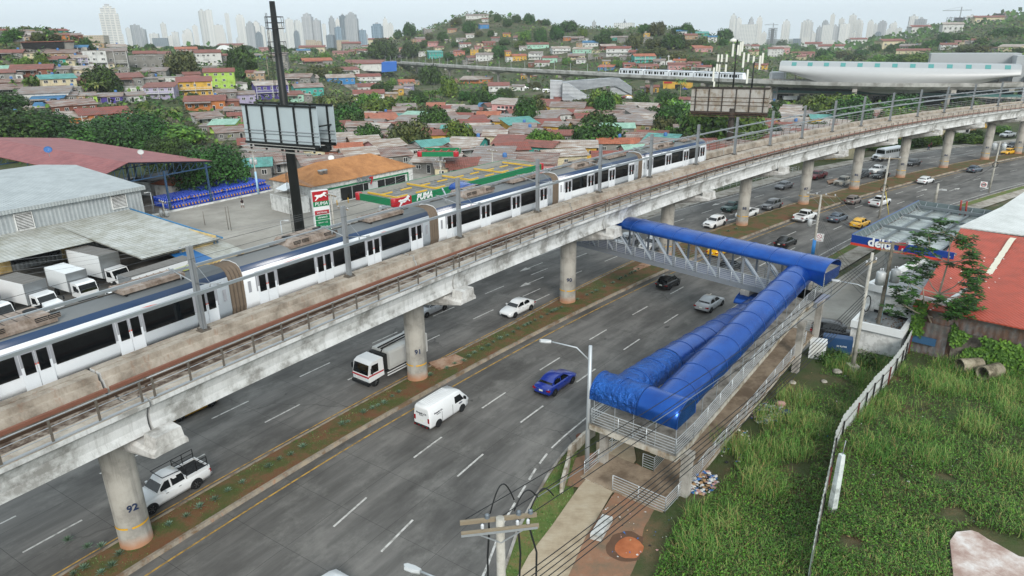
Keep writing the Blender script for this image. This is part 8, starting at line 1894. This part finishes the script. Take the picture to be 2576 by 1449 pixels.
def tree(c_,r0,x0,x1,y0_,y1_,k):
    u=c_*644+(x0+x1)/8; v=r0*362.25+y1_/4; vt=r0*362.25+y0_/4; q=hit(u,v); q2=hit(u,v+.1*(v-vt)); q=q2 if math.hypot(q2.x-q.x,q2.y-q.y)<60 else q; D=math.hypot(q.x,q.y); R_=(x1-x0)/8*D/FPX; b=V((q.x,q.y,q.z)); H_=max(R_*.8,(v-vt)*D/FPX)
    o=thing('tree' if k!='B' else 'shrub','','tree' if k!='B' else 'shrub',b,rs.uniform(0,6)); later(o,f"{TN_[k]} {'tree' if k!='B' else 'shrub'} {tzone(u,v)}",u)
    me=CR[k][int(x0+y0_)%len(CR[k])]
    cz=H_/1.42; w=link('crown',me,o); sx_=rs.uniform(.88,1.15); w.scale=(R_*sx_,R_*(2.04-sx_),cz); w.location=(0,0,-.12*cz if k!='B' else -.1*cz); w.rotation_euler=(0,0,rs.uniform(0,6))
    t_=link('trunk',TRK_,o); t_.scale=(R_,R_,cz); OCC.append((b.x,b.y,R_*.6)); return o
TR0="895 1195 650 895 D|1690 2005 490 745 O|2300 2576 430 720 D|180 320 580 692 L|380 500 560 690 L|1100 1230 830 922 D|830 925 380 500 D|770 930 440 500 D|1880 2100 450 532 D|220 295 265 318 D|70 235 300 400 D|485 555 305 358 D|340 430 320 400 O|2110 2225 862 945 D|1800 1885 770 838 L|2340 2482 660 770 D|-120 235 930 1075 D|1350 1420 420 500 D|1470 1560 440 515 D|1000 1110 485 535 D|1230 1320 405 450 D|1880 2010 925 1010 D|1400 1500 1010 1110 L|2000 2100 1090 1160 L|2440 2540 780 880 D|560 700 890 960 L|80 190 1090 1180 D|2130 2300 395 440 D|2380 2560 400 450 D|1640 1760 410 440 D|0 100 380 440 D|460 600 345 400 O|680 760 320 352 D|660 745 560 640 L|1560 1640 580 660 L"
TR1="1390 1470 248 345 D|1475 1612 205 355 D|1135 1432 375 572 D|1468 1662 395 562 D|1650 1735 390 470 D|1180 1345 340 420 O|2080 2212 192 318 D|1828 1935 305 405 D|2380 2532 430 560 D|1965 2040 410 465 D|1880 2005 508 595 D|1650 1862 605 830 D|1856 2042 720 955 L|2160 2380 860 1052 D|2030 2172 890 1002 D|1640 1972 1000 1300 D|1870 2212 1140 1425 L|2000 2172 1045 1190 D|850 1110 1080 1300 D|1000 1262 1180 1449 D|640 756 518 602 L|520 720 640 770 O|700 880 650 760 O|1305 1425 775 890 L|2290 2412 1140 1250 D|210 305 390 462 D|340 430 438 490 D|480 620 428 490 D|700 822 395 460 D|950 1010 440 500 D|1045 1122 515 570 D|1280 1500 1290 1400 D|1470 1650 740 810 O|1290 1400 945 1060 O|1530 1680 890 960 D|1740 1860 1100 1200 D|2390 2470 130 210 D|2480 2576 170 260 D|1960 2080 170 250 O|2330 2400 290 360 D|2200 2290 300 360 O|1700 1790 325 400 O|2440 2560 390 440 D|1480 1560 350 400 O|2060 2150 470 530 D|1380 1460 600 650 O|420 520 860 930 L|1650 1800 900 990 L|820 960 960 1060 L"
TR2="105 232 120 235 D|300 385 175 248 D|240 325 150 215 B|480 655 185 305 D|220 350 258 412 D|370 522 230 382 D|0 90 130 220 D|650 770 270 360 L|810 1005 328 432 D|880 1000 290 370 D|1010 1110 300 370 D|1270 1392 220 332 D|1378 1542 195 342 O|1688 1818 215 335 D|1600 1720 255 330 D|1150 1312 310 470 O|1330 1530 370 470 O|1510 1742 300 475 D|2060 2215 260 375 D|1760 1840 270 340 D|60 200 290 400 L|20 150 395 480 L|1700 1850 385 470 O|1850 1960 370 450 O|1400 1560 450 560 O|1550 1750 480 590 B|1750 1900 540 630 B|1900 2060 590 660 D|1450 1620 540 620 B|1250 1400 470 560 O|500 600 570 640 L|1000 1130 590 660 L|330 450 1150 1200 L|5 268 910 1235 D|820 1030 868 1150 D|960 1098 930 1060 L|1205 1402 895 1080 D|1430 1662 880 1085 D|130 420 1255 1449 L|340 548 1290 1449 L|1230 1542 1260 1405 L|1010 1190 1300 1395 L|330 432 940 1022 D|220 330 930 1000 O|1780 2125 1140 1215 D|2250 2420 1260 1400 D|2380 2576 1210 1380 D|650 800 1160 1240 L|1640 1760 1210 1260 D|2000 2120 1180 1240 L|900 980 1170 1215 L|200 290 810 880 O|80 200 820 880 O|1900 2000 430 500 D|2080 2170 380 450 D"
TR3="80 192 400 515 D|195 305 440 515 D|320 482 475 530 D|480 652 480 600 D|1042 1122 430 522 D|1200 1300 440 520 D|1290 1370 420 490 D|1700 1820 325 432 D|1570 1700 400 470 D|1820 1920 340 400 D|1920 2010 350 410 D|2210 2320 320 380 D|2290 2450 280 350 D|2450 2576 290 360 D|1030 1240 545 640 L|1200 1400 540 640 D|1380 1590 535 630 L|345 565 950 1065 L|500 620 970 1070 O|660 975 930 1105 L|265 455 1110 1205 L|1850 2125 970 1075 D|880 1000 490 560 D|660 800 510 580 O|1420 1560 450 520 D|1900 2060 465 520 O|2060 2240 470 530 O|2250 2400 430 490 D|2420 2576 420 480 D|2470 2576 480 530 D|0 180 990 1110 D|0 200 1220 1380 D|620 760 1140 1200 O|480 640 540 620 L|780 960 540 610 D|2080 2200 380 440 D|1180 1260 1330 1449 L|560 640 410 450 D"
TRN="-160 690 1110 1449 N|850 1690 1235 1449 N|1440 2000 1240 1449 L"
for i,S in enumerate((TR0,TR1,TR2,TR3,TRN)):
    for e in S.split('|'):
        x0,x1,y0_,y1_,k=e.split(); x0,x1,y0_,y1_=map(float,(x0,x1,y0_,y1_)); tree(i if i<4 else 0,0,x0,x1,y0_,y1_,k)
for x0,x1,y0_,y1_,k in ((1760,2560,-60,420,'N'),(1480,1960,-130,250,'N'),(700,1500,-260,130,'N'),(-200,500,-380,40,'N')): tree(0,1,x0,x1,y0_,y1_,k)
for x0,x1,y0_,y1_,k in ((1430,1560,0,40,'D'),(80,240,-20,90,'L'),(240,600,-60,80,'L')): tree(2,1,x0,x1,y0_,y1_,k)
[tree(3,0,*q) for q in ((700,960,1400,1520,'D'),(980,1200,1390,1500,'L'),(1180,1400,1370,1490,'D'),(1360,1560,1340,1460,'D'),(1540,1720,1330,1450,'L'),(1760,1900,1310,1400,'D'),(2230,2420,1270,1340,'L'),(2040,2140,1300,1360,'D'))]; tree(3,1,1900,2150,-60,-10,'L'); tree(3,1,760,1000,-10,40,'D'); tree(3,1,1050,1180,-30,40,'L')
# smaller garden trees among the low roofs
for k in range(75):
    u=rs.uniform(660,2320); v=rs.uniform(232,372); q=G(u,v,0)
    a,s=SL(q); lim=-102 if a<72 else -90 if a<92 else -56 if a<118 else -34
    if s>lim or terr(q.x,q.y)>.5 or blocked(q.x,q.y,2.0): continue
    D=math.hypot(q.x,q.y); w=rs.uniform(3.2,8.5)*FPX/D*2; tree(0,0,4*u-w*2,4*u+w*2,4*v-w*4*rs.uniform(.6,.85),4*v,rs.choice('DLDOL'))
# dense low quarter of rusty roofs on the flat ground
FZ=[]
k=0
for gy in range(0,32):
    for gx in range(0,48):
        d=146+gy*8; az=math.atan((560+gx*39-1288)/FPX); x=d*math.sin(az)+rs.uniform(-3,3); y=d*math.cos(az)+rs.uniform(-2.5,2.5)
        if terr(x,y)>.5: continue
        a,s=SL((x,y)); lim=-100 if a<72 else -86 if a<92 else -52 if a<118 else -30 if a<160 else -24
        if s>lim or (gx%2 and gy%3==0 and rs.random()<.25): continue
        u,v,_=proj(V((x,y,0)))
        if not 640<u<2330 or d>370: continue
        if abs(v-213)<18 and u<1340: continue
        w_=rs.uniform(6,10.5); d_=rs.uniform(5.5,8.5)
        if blocked(x,y,3.3) or k>=165: continue
        k+=1; house(V((x,y,0)),w_,d_,rs.uniform(2.5,3.3),rs.choice('gggwcteyp'),rs.choice('uurrzzzzwwwwRmoe'),rs.uniform(-.5,.5)-az,u,v,1 if d<210 else 0,'shack','low rusty-roofed shacks',rs,.3)
# palms and banana clumps
def fronds(n,L,droop,wd,seed,up=.6,mat=LF_P):
    r=random.Random(seed); m=MB()
    for k in range(n):
        a=k*2.399; el=r.uniform(-.2,1.)*up; d=V((cos(a)*cos(el),sin(a)*cos(el),sin(el))); P_=[V((0,0,0))]
        for j in range(6): P_.append(P_[-1]+d*(L/6)); d=(d+V((0,0,-droop*(j+1)/6))).normalized()
        x=V((-sin(a),cos(a),0))
        for s_ in (-1,1):
            for p,q,w0,w1_ in zip(P_,P_[1:],(.15,.7,1,.95,.7,.4),(.7,1,.95,.7,.4,.05)): m.poly([p,q,q+x*s_*wd*w1_+V((0,0,-.35*wd*w1_)),p+x*s_*wd*w0+V((0,0,-.35*wd*w0))])
    o=m.build('w',mat); me=o.data; bpy.data.objects.remove(o); return me
FRD=fronds(18,3.0,.55,.32,4); BAN=fronds(11,2.6,.5,.42,6,1.4,LF_L)
def palm(c_,r0,x,yt,yb):
    u=c_*644+x/4; v=r0*362.25+yb/4; q=hit(u,v); D=math.hypot(q.x,q.y); H_=max(4,(yb-yt)/4*D/FPX); o=thing('palm_tree','','palm tree',q,rs.uniform(0,6)); later(o,f'coconut palm with thin trunk {tzone(u,v)}',u)
    m=MB(); m.path([(0,0,-1),(.15,0,H_*.5),(.1,.1,H_)],.15,7,radii=[.22,.15,.12]); m.build('trunk',BARKL,o); w=link('crown',FRD,o); w.location=(.1,.1,H_); k=max(.8,min(1.5,D/220)); w.scale=(k,k,k)
for a in ((0,0,1000,880,960),(0,0,1770,1120,1250),(0,0,1500,1160,1260),(1,0,1010,985,1120),(1,0,780,1030,1300),(1,0,130,590,800),(1,0,815,930,1010),(2,0,1690,830,1010),(2,0,840,560,620),(1,0,2060,600,640)): palm(*a)
def banana(c_,x,yb,n=4):
    u=c_*644+x/4; v=yb/4; q=hit(u,v); o=thing('banana_clump','','banana plant',q,rs.uniform(0,6)); later(o,f'clump of banana plants {tzone(u,v)}',u)
    for k in range(n):
        dx,dy=rs.uniform(-2.5,2.5),rs.uniform(-2,2); h=rs.uniform(2,3.6); m=MB(); m.tube((dx,dy,-1),(dx,dy,h),.14,.1,6); m.build('stem',BARKL,o); w=link('leaves',BAN,o); w.location=(dx,dy,h); w.rotation_euler=(0,0,rs.uniform(0,6)); k_=rs.uniform(.8,1.15); w.scale=(k_,k_,k_)
for a in ((0,250,925,6),(0,360,930,6),(0,440,905,5),(0,440,660,4),(0,900,940,4),(0,1480,1260,5),(0,1620,1250,5),(0,1720,1270,4),(1,1450,1080,6),(1,1570,1085,6),(1,1830,1000,5),(1,1780,1010,4),(2,700,1245,5),(2,1600,1250,4),(2,950,1215,3),(2,1540,1130,3)): banana(*a)
# ---------------------------------------------------------------- scrub between the houses
m=MB(); r=random.Random(99); cnt=0; grid={}
for x,y,R_ in OCC: grid.setdefault((int(x//20),int(y//20)),[]).append((x,y,R_))
def occ(x,y):
    i,j=int(x//20),int(y//20)
    for a in (-1,0,1):
        for b in (-1,0,1):
            for X_,Y_,R_ in grid.get((i+a,j+b),()):
                if (x-X_)**2+(y-Y_)**2<(R_*.95)**2: return True
    return False
k=0
while cnt<17000 and k<90000:
    k+=1; u=r.uniform(-300,2860); d=200+900*r.random()**1.25; az=math.atan((u-1288)/FPX); x=d*sin(az); y=d*cos(az); z=terr(x,y)
    hill=z>1.
    if not hill:
        a,s=SL((x,y))
        if s>-35 or r.random()<.55 or d<215: continue
    if occ(x,y) or NZ.noise((x*.03,y*.03,5))<-.4: continue
    big=r.uniform(.8,2.2)*(1.+d/900)
    for j in range(5):
        c=V((x+r.uniform(-1,1)*big,y+r.uniform(-1,1)*big,z+r.random()*big*.9)); leaf(m,c,V((0,-.3,1))+rv(r)*.9,rv(r),big*.8,big*.55,0 if (cnt%5)<2 else 1 if (cnt%5)<4 else 2)
    cnt+=1
tag(m.build('hillside_scrub',[LF_O,LF_D,LF_L]),'scrub and bushes between the hillside houses',kind='stuff')
# distant belt of trees on the plain before the towers
m=MB()
for k in range(16000):
    u=r.uniform(-200,2800); d=1000+1500*r.random(); az=math.atan((u-1288)/FPX); x=d*sin(az); y=d*cos(az)
    if NZ.noise((x*.006,y*.006,8))<-.1: continue
    z=terr(x,y); big=r.uniform(4,9); c=V((x,y,z+r.random()*8)); leaf(m,c,V((0,-1,.5))+rv(r)*.5,rv(r),big,big*.8)
tag(m.build('far_woodland',LF_D),'far belt of trees and gardens before the skyline',kind='stuff')
# low blocks of the far town
r=random.Random(4)
for k in range(34):
    u=300+k*72+r.uniform(-20,20)
    if 980<u<1850: continue
    d=r.uniform(950,1500); b=at(u,110,d); b.z=terr(b.x,b.y); o=thing('town_block','','building',b,r.uniform(-.4,.4),'low blocks of the far town'); wl=r.choice('wwcptg'); rf=r.choice('rzwR'); later(o,f"small far {WC[wl][0]} block with {RC[rf][0]} roof before the skyline",u)
    w_=r.uniform(18,38); h_=r.uniform(7,14); m=MB(); m.box((-w_/2,-7,-4),(w_/2,7,h_)); m.build('wall',WMAT[wl],o); m=MB(); m.ext([(-w_/2-1,h_),(w_/2+1,h_),(w_/2+1,h_+.3),(-w_/2-1,h_+.3)],-8,8); m.poly([(-w_/2-1,-8,h_+.31),(w_/2+1,-8,h_+.31),(w_/2+1,0,h_+2.5),(-w_/2-1,0,h_+2.5)]); m.build('roof',RMAT[rf,0],o)
    for i in range(4): window(o,-w_/2+w_*(i+.5)/4,-7.02,h_*.55,w_*.1,h_*.3)
settle()
